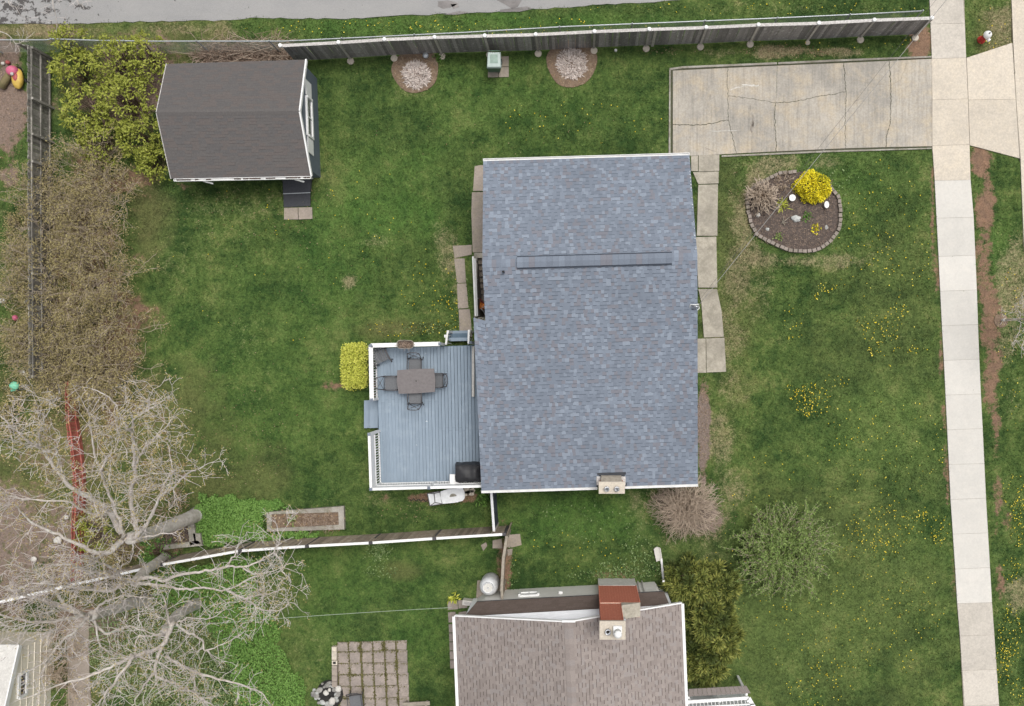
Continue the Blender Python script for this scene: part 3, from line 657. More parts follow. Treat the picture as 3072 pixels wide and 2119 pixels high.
# ================================================================== HOUSES
def shingle_roof(parent, A, B, C, D, exp, mats, band, n_single, wr, seed, raised=.5, bandw=.015, weights=None, extra_cut=None, single_from_top=True):
    "A,B eave left/right seen looking up the slope; C above B, D above A. Tabs are wedges lying course over course."
    r = random.Random(seed); A,B,C,D = map(Vector,(A,B,C,D))
    nrm = (B-A).cross(D-A).normalized()
    if nrm.z < 0: nrm = -nrm
    slope = ((D-A).length+(C-B).length)/2; rows = max(1,int(round(slope/exp)))
    field_ = MB(); singles = []
    for i in range(rows):
        t0, t1 = i/rows, min(1.0,(i+1.25)/rows)
        l0, r0, l1, r1 = lerp(A,D,t0), lerp(B,C,t0), lerp(A,D,t1), lerp(B,C,t1)
        width = (r0-l0).length; s = -r.uniform(0,.2); up = r.random() < .5
        while s < width:
            w = r.uniform(*wr); a = max(s,0); b = min(s+w, width)
            if b-a > .02:
                mi = r.choices(range(len(mats)), weights)[0]
                h = .011 if up else .004
                P0, P1, Q1, Q0 = lerp(l0,r0,a/width), lerp(l0,r0,b/width), lerp(l1,r1,b/width), lerp(l1,r1,a/width)
                if extra_cut is None or not extra_cut((P0+P1)/2):
                    item = (P0,P1,Q1,Q0,h,mi,i)
                    singles.append(item)
                    if up and i > 0 and band is not None:  # dark strip paints the shade line below a raised tab's butt edge
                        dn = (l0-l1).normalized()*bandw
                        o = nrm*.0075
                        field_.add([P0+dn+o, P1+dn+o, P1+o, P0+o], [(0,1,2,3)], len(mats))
            s += w; up = (not up) if r.random() < .8 else up
    pick = set()
    if n_single:
        order = sorted(range(len(singles)), key=lambda k: -singles[k][6] if single_from_top else singles[k][6])
        good = [k for k in order if (singles[k][1]-singles[k][0]).length > .09]
        pick = set(good[:n_single])
    me_cache = {}; base = Vector(parent['_o'])
    for k,(P0,P1,Q1,Q0,h,mi,i) in enumerate(singles):
        if k in pick:
            wq = (P1-P0).length; wk = round(wq/.05)*.05; key = (wk, mi, h)
            if key not in me_cache:
                ll = ((Q0-P0).length)
                m_ = MB().hexa([(0,0,0),(wk,0,0),(wk,ll,0),(0,ll,0)], [(0,0,h),(wk,0,h),(wk,ll,.002),(0,ll,.002)])
                me_cache[key] = meshof(m_, 'shingle', mats[mi])
            x = (P1-P0).normalized(); y = nrm.cross(x).normalized()
            Mx = Matrix((x,y,nrm)).transposed()
            o = bpy.data.objects.new('shingle', me_cache[key]); col.objects.link(o); o.parent = parent
            o.location = P0-base; o.rotation_euler = Mx.to_euler(); o.scale = (wq/wk,1,1)
        else:
            b4 = [P0,P1,Q1,Q0]; t4 = [P0+nrm*h,P1+nrm*h,Q1+nrm*.002,Q0+nrm*.002]
            field_.add(b4+t4, [(4,5,6,7),(0,1,5,4),(1,2,6,5),(3,0,4,7)], mi)
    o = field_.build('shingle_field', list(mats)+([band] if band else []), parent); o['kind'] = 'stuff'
    return o
def slab4(P, th, name, m, parent):
    P = [Vector(p)-Vector((0,0,.035)) for p in P]; n = Vector((0,0,-th))
    return MB().hexa([p+n for p in P], P).build(name, m, parent)
def wall(parent, a, b, z0, zt0, zt1, th, m, name='wall', apex=None):
    "vertical wall from a to b; top heights at each end and optional apex (t, z)"
    a = flat(Vector(a)); b = flat(Vector(b)); d = (b-a).normalized(); s = Vector((-d.y,d.x,0))*th
    tops = [(0,zt0)]+([apex] if apex else [])+[(1,zt1)]
    poly = [(0,z0),(1,z0)]+tops[::-1]
    V = [flat(lerp(a,b,t),z) for t,z in poly]; V2 = [v+s for v in V]; n = len(V)
    return MB().add(V+V2, [tuple(range(n)), tuple(range(n,2*n))[::-1]]+[(i,n+i,n+(i+1)%n,(i+1)%n) for i in range(n)]).build(name, m, parent)
def window(parent, a, b, z0, z1, out, frame, glass, shutters=None):
    "framed window on a wall line a-b (world xy) facing out"
    a = flat(Vector(a)); b = flat(Vector(b)); d = (b-a).normalized(); o = Vector(out).normalized()
    f = MB(); t = .14
    A0 = a+o*.03; B0 = b+o*.03
    f.bar(flat(A0,z0), flat(B0,z0), .09, t); f.bar(flat(A0,z1), flat(B0,z1), .09, t)
    f.bar(flat(A0,z0), flat(A0,z1), .09, t, up=o); f.bar(flat(B0,z0), flat(B0,z1), .09, t, up=o)
    mid = (A0+B0)/2; f.bar(flat(mid,z0), flat(mid,z1), .05, .05, up=o)
    w = f.build('window', frame, parent)
    g = a+o*.012; h = b+o*.012
    MB().hexa([flat(g,z0),flat(h,z0),flat(h,z0)+o*.012,flat(g,z0)+o*.012],[flat(g,z1),flat(h,z1),flat(h,z1)+o*.012,flat(g,z1)+o*.012]).build('pane', glass, w)
    if shutters:
        for q in (a-d*(shutters/2+.07), b+d*(shutters/2+.07)):
            MB().box((q.x+o.x*.03,q.y+o.y*.03,(z0+z1)/2),(shutters,.035,z1-z0+.05),math.atan2(d.y,d.x)).build('shutter', frame, parent)
# ---------------------------------------------------------------- the blue roofed bungalow
EZ, RZ = 3.05, 4.15
NW, NE = WD(1092,364.5,EZ), WD(1558,351,EZ)
SE, SW2 = WD(1577,1094,EZ-.15), WD(1088,1109,EZ-.15)
rl_, rr_ = WD(1090,596.5,RZ), WD(1576,580,RZ)
bh = thing('bungalow', 'bungalow with large slate blue shingle roof in the middle', 'house', flat((NW+SE)/2))
# south slope: left edge steps out below the stairwell
tstep = .245
def on_s(u_side, t): return lerp(rl_ if u_side == 0 else rr_, SW2in if u_side == 0 else SE, t)
SW2in = WD(1117.5,1108,EZ-.15)
slab4([NW,NE,rr_,rl_][::-1], .12, 'roof_slope', M['roofdeck'], bh)
slab4([rl_,rr_,SE,SW2in][::-1], .12, 'roof_slope', M['roofdeck'], bh)
inn = lerp(rl_,SW2in,tstep); out_ = WD(1070,718,inn.z); 
slab4([out_, inn, SW2in, SW2][::-1], .12, 'roof_extension', M['roofdeck'], bh)
wts = [5,3,3,3,1.6]
chx0, chx1 = WD(1350,1085,3.3).x, WD(1414,1085,3.3).x; chy = WD(1383,1074,3.2).y
cut = lambda p: chx0 < p.x < chx1 and p.y < chy
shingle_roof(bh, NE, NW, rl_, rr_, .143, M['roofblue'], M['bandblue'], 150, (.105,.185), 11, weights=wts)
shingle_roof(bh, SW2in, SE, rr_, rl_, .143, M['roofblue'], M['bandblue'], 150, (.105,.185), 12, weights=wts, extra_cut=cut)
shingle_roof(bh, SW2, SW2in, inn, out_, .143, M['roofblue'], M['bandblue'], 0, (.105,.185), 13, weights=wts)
# ridge cap course and ridge vent
rm = MB(); n = 46
for i in range(n):
    a, b = lerp(rl_,rr_,i/n), lerp(rl_,rr_,(i+1.15)/n if i < n-1 else 1)
    rm.add([a+Vector((0,.15,-.012)), a+Vector((0,0,.022)), a+Vector((0,-.15,-.004)), b+Vector((0,-.15,-.012)), b+Vector((0,0,.012)), b+Vector((0,.15,-.02))], [(0,1,4,5),(1,2,3,4),(0,2,1)], i % 4)
rm.build('ridge_cap', M['roofblue'], bh)
v0, v1 = WD(1168,593,RZ+.12), WD(1519,583,RZ+.12); nv = 26; vm = MB()
for i in range(nv):
    a, b = lerp(v0,v1,i/nv), lerp(v0,v1,(i+.985)/nv); k = .008*(i % 2)
    vm.add([a+Vector((0,.20,-.055)),a+Vector((0,0,k)),a+Vector((0,-.20,-.055)),b+Vector((0,-.20,-.055)),b+Vector((0,0,k)),b+Vector((0,.20,-.055)),
            a+Vector((0,.20,-.14)),b+Vector((0,.20,-.14)),a+Vector((0,-.20,-.14)),b+Vector((0,-.20,-.14))],
           [(0,1,4,5),(1,2,3,4),(2,8,9,3),(5,7,6,0),(0,6,8,2,1),(3,9,7,5,4)], rng.choice((0,0,1,2,3)))
rv = vm.build('ridge_vent', M['roofblue'], bh)
for s in (1,-1):
    MB().bar(v0+Vector((0,.215*s,-.10)), v1+Vector((0,.215*s,-.10)), .06, .03).build('vent_slot', M['bandblue'], rv)
# eaves: gutters, fascia, rakes
def gutter(parent, a, b, m, w=.10):
    d = (b-a).normalized(); s = Vector((-d.y,d.x,0)).normalized()
    mb = MB(); mb.bar(a+s*w, b+s*w, .018, .10); mb.bar(a+s*.012, b+s*.012, .02, .10); mb.bar(a+s*w*.5+Vector((0,0,-.045)), b+s*w*.5+Vector((0,0,-.045)), w, .012)
    mb.bar(a, a+s*w, .02, .1); mb.bar(b, b+s*w, .02, .1)
    n = int((b-a).length/.9)
    for i in range(1,n): p = lerp(a,b,i/n); mb.bar(p, p+s*w, .025, .015)
    return mb.build('gutter', m, parent)
gutter(bh, NE+Vector((0,.0,-.06)), NW+Vector((0,0,-.06)), M['white'], -.09) if False else gutter(bh, NW+Vector((0,.005,-.06)), NE+Vector((0,.005,-.06)), M['white'], .09)
chl, chr_ = lerp(SW2,SE,(chx0-SW2.x)/(SE.x-SW2.x)), lerp(SW2,SE,(chx1-SW2.x)/(SE.x-SW2.x))
gutter(bh, chl+Vector((0,-.005,-.06)), SW2+Vector((0,-.005,-.06)), M['white'], .09)
gutter(bh, SE+Vector((0,-.005,-.06)), chr_+Vector((0,-.005,-.06)), M['white'], .09)
for a, b in ((NE,rr_),(rr_,SE),(NW,rl_),(rl_,inn),(out_,SW2)):
    sx = -.035 if a.x > 0 else .035
    MB().bar(a+Vector((sx,0,-.075)), b+Vector((sx,0,-.075)), .024, .15).build('rake_board', M['white'], bh)
# walls
wx0, wx1 = NW.x+.42, NE.x-.30; wy0, wy1 = SW2.y+.40, NW.y-.45; wm_ = M['sidingblue']
ex0 = SW2.x+.22
wall(bh, (wx0,wy1,0), (wx1,wy1,0), -.1, 2.95, 2.95, -.12, wm_)
wall(bh, (wx1,wy0,0), (wx1,wy1,0), -.1, 2.80, 2.95, .12, wm_, apex=(.66,3.9))
wall(bh, (ex0,wy0,0), (wx1,wy0,0), -.1, 2.80, 2.80, .12, wm_)
yst = out_.y-.25
wall(bh, (wx0,yst,0), (wx0,wy1,0), -2.2, 3.3, 2.95, -.12, wm_)
wall(bh, (ex0,wy0,0), (ex0,yst,0), -.1, 2.80, 3.4, -.12, wm_)
wall(bh, (ex0,yst,0), (wx0+.12,yst,0), -2.2, 3.35, 3.35, -.12, wm_)
for y0, y1 in ((5.2,6.9),(-1.5,.6),(-4.6,-3.0)):
    window(bh, (wx1,y0,0), (wx1,y1,0), .95, 2.2, (1,0,0), M['white'], M['glass'])
dm = MB().box((wx1+.03,3.0,1.2),(.06,.95,2.05)).build('door', M['white'], bh); MB().box((wx1+.075,3.3,1.2),(.05,.05,.12)).build('handle', M['metalpipe'], dm)
window(bh, (-2,wy1,0), (-.4,wy1,0), 1.1, 2.2, (0,1,0), M['white'], M['glass'])
# patio door onto the deck
pd = MB().box((ex0-.03,W(1440,1150).y,1.8),(.06,1.8,2.0)).build('patio_door', M['white'], bh); MB().box((ex0-.066,W(1440,1150).y,1.8),(.02,1.6,1.8)).build('pane', M['glass'], pd)
# sill beam beside the deck (grey strip under the eave)
MB().box((W(1418,1080,.9).x+.02, (W(1418,1040,.9).y+W(1418,1190,.9).y)/2, .87),(.10,2.1,.16)).build('door_sill', M['concfound'], bh)
# chimney
c0, c1 = WD(1353,1107,3.95), WD(1412,1107,3.95); cyt, cyb = WD(1383,1090.5,3.95).y, WD(1383,1114,3.95).y
mx = (c0.x+c1.x)/2; my = (cyt+cyb)/2
ck = MB().box((mx,my,1.95),(c1.x-c0.x-.10,cyt-cyb-.04,3.9)).build('chimney', M['brick'], bh)
MB().box((mx,my,3.93),(c1.x-c0.x,cyt-cyb+.06,.09)).build('chimney_cap', M['conctan'], ck)
MB().hexa([(mx-.42,cyt-.02,3.0),(mx+.42,cyt-.02,3.0),(mx+.40,cyt+.16,3.05),(mx-.40,cyt+.16,3.05)],[(mx-.42,cyt-.02,3.62),(mx+.42,cyt-.02,3.62),(mx+.38,cyt+.14,3.25),(mx-.38,cyt+.14,3.25)]).build('cricket', M['fenceold'], ck)
for s in (-1,1): MB().box((mx+s*.49,cyt-.06,3.02),(.16,.34,.05)).build('flashing', M['offwhite'], ck)
for s in (-1,1):
    fx = mx+s*.19
    fo = MB().lathe((fx,my-.03,3.97),[(.085,0),(.085,.14),(.10,.14),(.10,.18),(.055,.18),(.055,.02)],14).build('flue_pipe', M['metalpipe'], ck, True)
    MB().lathe((fx,my-.03,3.985),[(.07,0),(.07,.003)],14).build('flue_throat', M['char'], fo)
    for q in range(3): a = q*2.1+s; MB().bar((fx+.09*math.cos(a),my-.03+.09*math.sin(a),4.12),(fx+.02*math.cos(a),my-.03+.02*math.sin(a),4.2),.05,.012).build('cap_blade', M['metalpipe'], fo)
# plumbing vent
vp = WD(1137,614,4.35); vpm = MB().tube([flat(vp,3.9),flat(vp,4.33)],.05,12).lathe((vp.x,vp.y,3.92),[(.12,.0),(.10,.10),(.052,.16)],14).build('vent_pipe', M['sidingdk'], bh, True)
MB().lathe((vp.x,vp.y,4.332),[(.038,0),(.038,.004)],12).build('vent_opening', M['char'], vpm)
# service mast and conduit
ms = WD(1566,697,3.9); mb = MB().tube([(ms.x,ms.y,2.6),(ms.x,ms.y,4.05),(ms.x+.05,ms.y+.05,4.2),(ms.x+.14,ms.y+.06,4.2),(ms.x+.18,ms.y+.04,4.05)],.04,10)
mast = mb.build('service_mast', M['metalpipe'], bh, True)
MB().box((ms.x-.02,ms.y-.12,3.62),(.42,.13,.03)).build('bracket', M['white'], mast)
MB().tube([(ms.x-.10,ms.y-.10,3.7),(ms.x+.10,ms.y-.14,3.8),(ms.x+.24,ms.y+.0,3.9),(ms.x+.20,ms.y+.16,3.95),(ms.x+.06,ms.y+.12,4.0),(ms.x-.10,ms.y+.14,3.95),(ms.x-.12,ms.y,3.85)],.022,6).build('cable_loop', M['white'], mast, True)
# ---- basement stairwell
sw = thing('stairwell', 'sunken concrete basement stairwell with white handrails beside the house', 'stairwell', W(1440,860))
xa, xb = W(1423,860).x, hx0; yt, yb = hy1, hy0
MB().hexa([(xa,yb,-2.3),(xb,yb,-2.3),(xb,yt+.22,-2.3),(xa,yt+.22,-2.3)],[(xa,yb,.14),(xb,yb,.14),(xb,yt+.22,.14),(xa,yt+.22,.14)]).build('retaining_wall', M['concbed'], sw)
MB().box(((xb+hx1)/2,yt+.11,-1.08),(hx1-xb,.22,2.4)).build('retaining_wall', M['concwalk'], sw)
MB().box(((xb+hx1)/2,yb-.1,-1.1),(hx1-xb,.2,2.2)).build('retaining_wall', M['concbed'], sw)
MB().box(((xb+hx1)/2,(yt+yb)/2,-2.25),(hx1-xb,yt-yb,.1)).build('landing', M['concbed'], sw)
ns = 9
for i in range(ns):
    z = -.2-.2*i; y = yt-.0-.24*i
    MB().box(((xb+hx1)/2,y-.12,(z-2.2)/2),(hx1-xb-.01,.24,z+2.2)).build('step', M['concold'], sw)
for (u0,v0_),(u1,v1_),zz in (((1419,770),(1427,948),.95),((1425,776),(1431.5,948),.62)):
    a, b = W(u0,v0_,zz), W(u1,v1_,zz); r_ = MB().tube([a,b],.044,8).build('handrail', M['white'], sw)
    for t in (.03,.35,.68,.98):
        p = lerp(a,b,t); MB().tube([(p.x+.02,p.y,.1),(p.x,p.y,zz)],.02,6).build('baluster', M['white'], r_)
# things left in the stairwell
zb = -1.0
o = thing('folding_frame', 'white folding metal frame leaning in the stairwell', 'frame', (W(1447,935).x, W(1447,935).y, -1.9))
P = [W(1459,949,-.9), W(1443,926,-.5), W(1458,917,-.3), W(1460,906,-.3)]
MB().tube(P[:3]+[P[3]], .016, 6).tube([P[0]+Vector((.25,.0,-.1)),P[1]+Vector((.3,0,-.1)),P[2]+Vector((.25,0,0))],.016,6).build('tube_frame', M['white'], o)
MB().tube([P[1],Vector((P[1].x,P[1].y,-2.2))],.016,6).tube([P[0],Vector((P[0].x,P[0].y,-2.2))],.016,6).build('leg', M['white'], o)
o = MB().blob(W(1447,920,-.75), (.16,.15,.12), 3, 2, .35).lathe(W(1447,920,-2.2),[(.13,0),(.15,1.4)],10).build('orange_bucket', M['orange'], None, True)
tag(o, 'orange plastic bucket in the dark stairwell', 'bucket')
o = MB().bar(W(1440,898,-.6), W(1453,914,-1.0), .06, .04).bar(W(1453,914,-1.0), W(1453,914,-2.2), .05, .05).build('red_shovel', M['redp'], None); tag(o, 'dark red handled tool leaning in the stairwell', 'tool')
o = MB().tube([W(1452,886,-.4), W(1452,900,-.7), W(1453,912,-1.1), W(1453,912,-2.2)], .03, 6).build('white_pipe', M['white'], None); tag(o, 'short white pipe standing in the stairwell', 'pipe')

# ---------------------------------------------------------------- garden shed
ez, rz_ = 1.95, 2.95
sNE, sSE = W(916,179.5,ez), W(931.6,528,ez); sNW, sSW = W(500.5,192.5,ez), W(514,536,ez)
sE, sW_ = W(896.5,334,rz_), W(470,338,rz_)
sh = thing('garden_shed', 'garden shed with dark brown shingle roof and blue grey gable wall', 'shed', flat((sNW+sSE)/2))
slab4([sNW,sNE,sE,sW_][::-1], .08, 'roof_slope', M['roofdeck'], sh); slab4([sW_,sE,sSE,sSW][::-1], .08, 'roof_slope', M['roofdeck'], sh)
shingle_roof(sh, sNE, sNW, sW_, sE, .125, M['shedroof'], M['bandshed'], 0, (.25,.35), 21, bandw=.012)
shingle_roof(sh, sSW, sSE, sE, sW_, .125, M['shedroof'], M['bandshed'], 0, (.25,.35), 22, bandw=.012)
rcm = MB(); up_ = Vector((0,0,.012))
for S_ in ((sNW,sNE),(sSW,sSE)): rcm.add([sW_+up_, sE+up_, lerp(sE,S_[1],.055)+up_, lerp(sW_,S_[0],.055)+up_], [(0,1,2,3)])
rcm.build('ridge_cap', M['shedroof'][0], sh)
gn = M['offwhite']
gutter(sh, sSE+Vector((0,-.005,-.05)), sSW+Vector((.1,-.005,-.05)), M['white'], .10)
lt = MB(); r = random.Random(3)
for i in range(46):
    t = r.uniform(.02,.98); 
    if .3 < t < .42: continue
    p = lerp(sSW,sSE,t)+Vector((0,-.05,-.055)); lt.bar(p, p+Vector((r.uniform(.05,.2),r.uniform(-.02,.02),.005)), .06, .02)
lt.build('gutter_debris', M['mulch'], sh)
for a, b in ((sNE,sE),(sE,sSE)):
    MB().bar(a+Vector((.03,0,-.05)), b+Vector((.03,0,-.05)), .06, .14).build('rake_board', M['white'], sh)
for a, b in ((sNW,sW_),(sW_,sSW)): MB().bar(a+Vector((-.02,0,-.05)), b+Vector((-.02,0,-.05)), .03, .12).build('rake_board', M['offwhite'], sh)
gNE, gSE = W(951,236), W(962,533); gNW, gSW = gNE+(sNW-sNE)*.955, gSE+(sSW-sSE)*.955
gNW = flat(gNW); gSW = flat(gSW)
wall(sh, gSE, gNE, -.05, ez-.02, ez-.02, .08, M['sidingblue'], apex=(.5,rz_-.10)); wall(sh, gNE, gNW, -.05, ez-.05, ez-.05, .08, M['sidingblue'])
wall(sh, gSW, gSE, -.05, ez-.05, ez-.05, .08, M['sidingblue']); wall(sh, gNW, gSW, -.05, ez-.05, ez-.05, .08, M['sidingblue'], apex=(.5,rz_-.12))
dv = (gNE-gSE).normalized(); ow = Vector((dv.y,-dv.x,0)); mid = (gNE+gSE)/2
window(sh, mid-dv*.75, mid+dv*.85, 1.05, 1.72, ow, M['white'], M['glass'], shutters=.62)
MB().box((lerp(gSW,gSE,.86).x, lerp(gSW,gSE,.86).y-.05, .95),(.9,.05,1.85),math.atan2((gSE-gSW).y,(gSE-gSW).x)).build('door', M['white'], sh)
for t in (.22,.88):
    p = lerp(sSW,sSE,t); MB().bar(p+Vector((0,-.1,-.1)), p+Vector((.30,-.16,-.35)), .06, .08).build('downspout', M['white'], sh)
rp = thing('shed_ramp', 'dark rubber matted ramp at the shed door', 'ramp', W(890,590))
for (a,b,c,d,z0,z1) in ((( 848,541),(932,538),(930,577),(849,581),.22,.14),((850,583.5),(930,580),(931,619),(851,622),.12,.03)):
    P = [W(*a,z0),W(*b,z0),W(*c,z1),W(*d,z1)]; MB().hexa([flat(p,-.05) for p in P][::-1], P[::-1]).build('rubber_mat', M['mat'], rp)
MB().bar(W(849,582,.13), W(931,578.5,.13), .03, .03).build('edge_strip', M['galv'], rp)
ts = struct('shed_step', MB().prism([W(u,v) for u,v in ((853,625),(935,623),(936,658),(853,659))], -.1, -.01), M['crack'])
poly_slab(ts, 'slab', [(852,624),(893,623),(894,658.5),(852,659)], -.05, .03, M['concold']); poly_slab(ts, 'slab', [(895,623),(936,622),(937,657),(896,658.5)], -.05, .03, M['concold'])
PAVED.append([gNE,gNW,gSW,gSE])
PAVED.append([Vector((wx0-.1,wy1,0)),Vector((wx1+.1,wy1,0)),Vector((wx1+.1,wy0,0)),Vector((wx0-.1,wy0,0))])
PAVED.append([Vector((xa,yb,0)),Vector((xb+2,yb,0)),Vector((xb+2,yt+.2,0)),Vector((xa,yt+.2,0))])

# ---------------------------------------------------------------- grey roofed neighbour house
ge, gr = 3.0, 4.68
gA, gB = W(1365,1850,ge), W(2044,1812,ge); gApex = W(1706,1868,gr)
dirS = (W(1376,2119,ge)-gA).normalized(); LEN = 11.0
gA2, gB2, gAp2 = gA+dirS*LEN, gB+dirS*LEN, gApex+dirS*LEN
gh = thing('neighbour_house', 'neighbour house with taupe shingle roof and white gable', 'house', flat((gA+gB2)/2))
slab4([gA,gApex,gAp2,gA2][::-1], .12, 'roof_slope', M['roofdeck'], gh); slab4([gApex,gB,gB2,gAp2][::-1], .12, 'roof_slope', M['roofdeck'], gh)
wg = [4,2.4,3,2]
def vis(p): return p.y < W(1700,2460,3.5).y
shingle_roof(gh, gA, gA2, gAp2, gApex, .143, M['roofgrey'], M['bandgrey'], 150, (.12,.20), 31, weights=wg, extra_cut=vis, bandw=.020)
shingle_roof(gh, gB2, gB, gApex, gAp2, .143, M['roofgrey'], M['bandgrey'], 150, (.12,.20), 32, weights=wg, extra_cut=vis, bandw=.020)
rc = MB()
for i in range(30):
    a, b = gApex+dirS*(i*.2), gApex+dirS*(i*.2+.215); sx = Vector((.17,.0,0))
    rc.add([a-sx+Vector((0,0,-.03)), a+Vector((0,0,.02)), a+sx+Vector((0,0,-.03)), b+sx+Vector((0,0,-.022)), b+Vector((0,0,.03)), b-sx+Vector((0,0,-.022))], [(0,1,4,5),(1,2,3,4),(3,4,5)], rng.choice((0,1,3)))
rc.build('ridge_cap', M['roofgrey'], gh)
MB().bar(gA+Vector((-.05,0,-.03)), gA2+Vector((-.05,0,-.03)), .11, .11).build('gutter', M['white'], gh)
MB().bar(gB+Vector((.05,0,-.03)), gB2+Vector((.05,0,-.03)), .11, .11).build('gutter', M['white'], gh)
for a, b in ((gA,gApex),(gApex,gB)):
    d = (b-a); MB().bar(a+Vector((0,.03,-.06)), b+Vector((0,.03,-.06)), .05, .15).build('rake_board', M['white'], gh)
MB().box((gApex.x,gApex.y+.05,gApex.z-.02),(.5,.08,.10)).build('ridge_trim', M['white'], gh)
# gable wall just inside the rake, with clapboards
eN = Vector((gB.x-gA.x, gB.y-gA.y, 0)).normalized(); nN = Vector((-eN.y, eN.x, 0))
qa = flat(gA)+eN*.35-nN*.10; qb = flat(gB)-eN*.35-nN*.10; ta = (gApex-gA).dot(eN)/((gB-gA).length)
wall(gh, qb, qa, -.1, ge-.06, ge-.06, .12, M['sidingwhite'], apex=(1-ta, gr-.16))
cb = MB()
for i in range(14):
    z = 2.35+i*.15; t = max(0,(z-2.9)/(gr-.16-2.9)); half0 = lerp(qa, lerp(qa,qb,ta), min(1,t)); half1 = lerp(qb, lerp(qa,qb,ta), min(1,t))
    if t < .97: cb.bar(flat(half0,z)+nN*.012+eN*.1, flat(half1,z)+nN*.012-eN*.1, .022, .03)
cb.build('clapboard', M['sidingwhite'], gh)
for q0, q1 in ((qa, qa+dirS*LEN),(qb+dirS*LEN, qb)): wall(gh, q0, q1, -.1, ge-.05, ge-.05, .12, M['sidingwhite'])
wall(gh, qb+dirS*LEN*.98, qa+dirS*LEN*.98, -.1, ge-.06, ge-.06, .12, M['sidingwhite'], apex=(.5,gr-.16))
# low brown roof over the side entry, with its grey wall
l0, l1 = W(1431,1806,2.15), W(1992,1775,2.15); u1_, u0_ = qb+nN*.02-eN*.1, qa+nN*.02
u0_ = flat(u0_,2.75); u1_ = flat(u1_,2.75)
slab4([l0,u0_,u1_,l1], .09, 'porch_roof', M['roofdeck'], gh)
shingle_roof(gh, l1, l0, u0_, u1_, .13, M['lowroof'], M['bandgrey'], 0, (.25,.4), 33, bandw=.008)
yw = .24
e0, e1 = flat(l0)+eN*.22-nN*.12, flat(l1)-eN*.22-nN*.12
wall(gh, e1, e0, -.1, 2.1, 2.1, .12, M['wallgrey'], name='porch_wall')
wall(gh, e0, flat(u0_)+eN*.2, -.1, 2.1, 2.6, .1, M['wallgrey'], name='porch_wall'); wall(gh, flat(u1_)-eN*.2, e1, -.1, 2.6, 2.1, .1, M['wallgrey'], name='porch_wall')
wp0, wp1 = W(1541,1794,1.2), W(1598,1790,1.2)
ea = lerp(e0,e1,.20); eb = lerp(e0,e1,.31); window(gh, ea, eb, .75, 1.25, nN, M['white'], M['white'])
p = lerp(e0,e1,.44); MB().box((p.x+nN.x*.05,p.y+nN.y*.05,1.1),(.16,.1,.14)).build('dryer_vent', M['white'], gh)
for t in (.90,.925): p = lerp(e0,e1,t); MB().tube([(p.x+nN.x*.05,p.y+nN.y*.05,0),(p.x+nN.x*.05,p.y+nN.y*.05,2.0)],.03,6).build('downspout', M['concfound'], gh)
# brick chimney
ck = MB(); b0, b1 = W(1794,1738), W(1904,1733)      # ground line of the wide base, north face
bx0, bx1 = b0.x+.0, b1.x; ny_ = (b0.y+b1.y)/2
chim = None
# stone plinth
chim = MB().hexa([(bx0,ny_-.55,-.1),(bx1,ny_-.55,-.1),(bx1,ny_+.0,-.1),(bx0,ny_+.0,-.1)],[(bx0,ny_-.55,1.2),(bx1,ny_-.55,1.2),(bx1,ny_,1.2),(bx0,ny_,1.2)]).build('chimney', M['concfound'], gh)
def bricks(x0,x1,y0,y1,z0,z1,seed):
    r = random.Random(seed); bm_ = MB(); row = 0; z = z0
    while z < z1-.02:
        o = (row%2)*.105; x = x0-o
        while x < x1-.01:
            a, b = max(x,x0)+.006, min(x+.21,x1)-.006
            if b-a > .02: bm_.box(((a+b)/2,y1-.0,z+.034),(b-a,.05,.060))
            x += .21
        for xx, sg in ((x0,-1),(x1,1)):
            y = y0+o
            while y < y1: bm_.box((xx, min(y+.1,y1-.05), z+.034),(.03,.19,.060)); y += .21
        z += .075; row += 1
    return bm_
top1, top2 = 3.75, 6.2
f1 = MB().box(((bx0+bx1)/2,ny_-.31,(1.2+top1)/2),(bx1-bx0-.03,.56,top1-1.2)).build('chimney_breast', M['mortar'], chim)
o = bricks(bx0+.015,bx1-.015,ny_-.55,ny_-.035,1.2,top1,1).build('brickwork', M['brick'], chim); o['kind'] = 'stuff'
sx1 = bx0+(bx1-bx0)*.53
MB().box(((bx0+sx1)/2,ny_-.33,(top1+top2)/2),(sx1-bx0-.04,.50,top2-top1)).build('chimney_stack', M['mortar'], chim)
o = bricks(bx0+.02,sx1-.02,ny_-.56,ny_-.085,top1,top2,2).build('brickwork', M['brick'], chim); o['kind'] = 'stuff'
MB().hexa([(sx1,ny_-.55,top1-.02),(bx1,ny_-.55,top1-.02),(bx1,ny_-.02,top1-.02),(sx1,ny_-.02,top1-.02)],[(sx1,ny_-.55,top1+.42),(bx1,ny_-.55,top1+.04),(bx1,ny_-.02,top1+.04),(sx1,ny_-.02,top1+.42)]).build('shoulder', M['concwalk'], chim)
cap = MB().box(((bx0+sx1)/2,ny_-.33,top2+.05),(sx1-bx0+.10,.66,.12)).build('chimney_cap', M['conctan'], chim)
fx = bx0+.25; fl_ = MB().lathe((fx,ny_-.36,top2+.1),[(.11,0),(.11,.16),(.07,.16),(.07,.03)],12).build('flue_pipe', M['metalpipe'], chim, True)
MB().lathe((fx,ny_-.36,top2+.13),[(.085,0),(.085,.004)],12).build('flue_throat', M['char'], chim)
fx = sx1-.24; MB().box((fx,ny_-.30,top2+.17),(.30,.30,.14)).build('flue_base', M['white'], chim)
MB().lathe((fx,ny_-.34,top2+.22),[(.12,0),(.12,.30),(.14,.30),(.14,.36),(.05,.42)],18).build('flue_cowl', M['white'], chim, True)
MB().box((sx1+.06,ny_-.62,4.2),(.16,.30,.5)).build('flashing', M['galv'], chim)
PAVED.append([e0,e1,qb+dirS*LEN,qa+dirS*LEN])
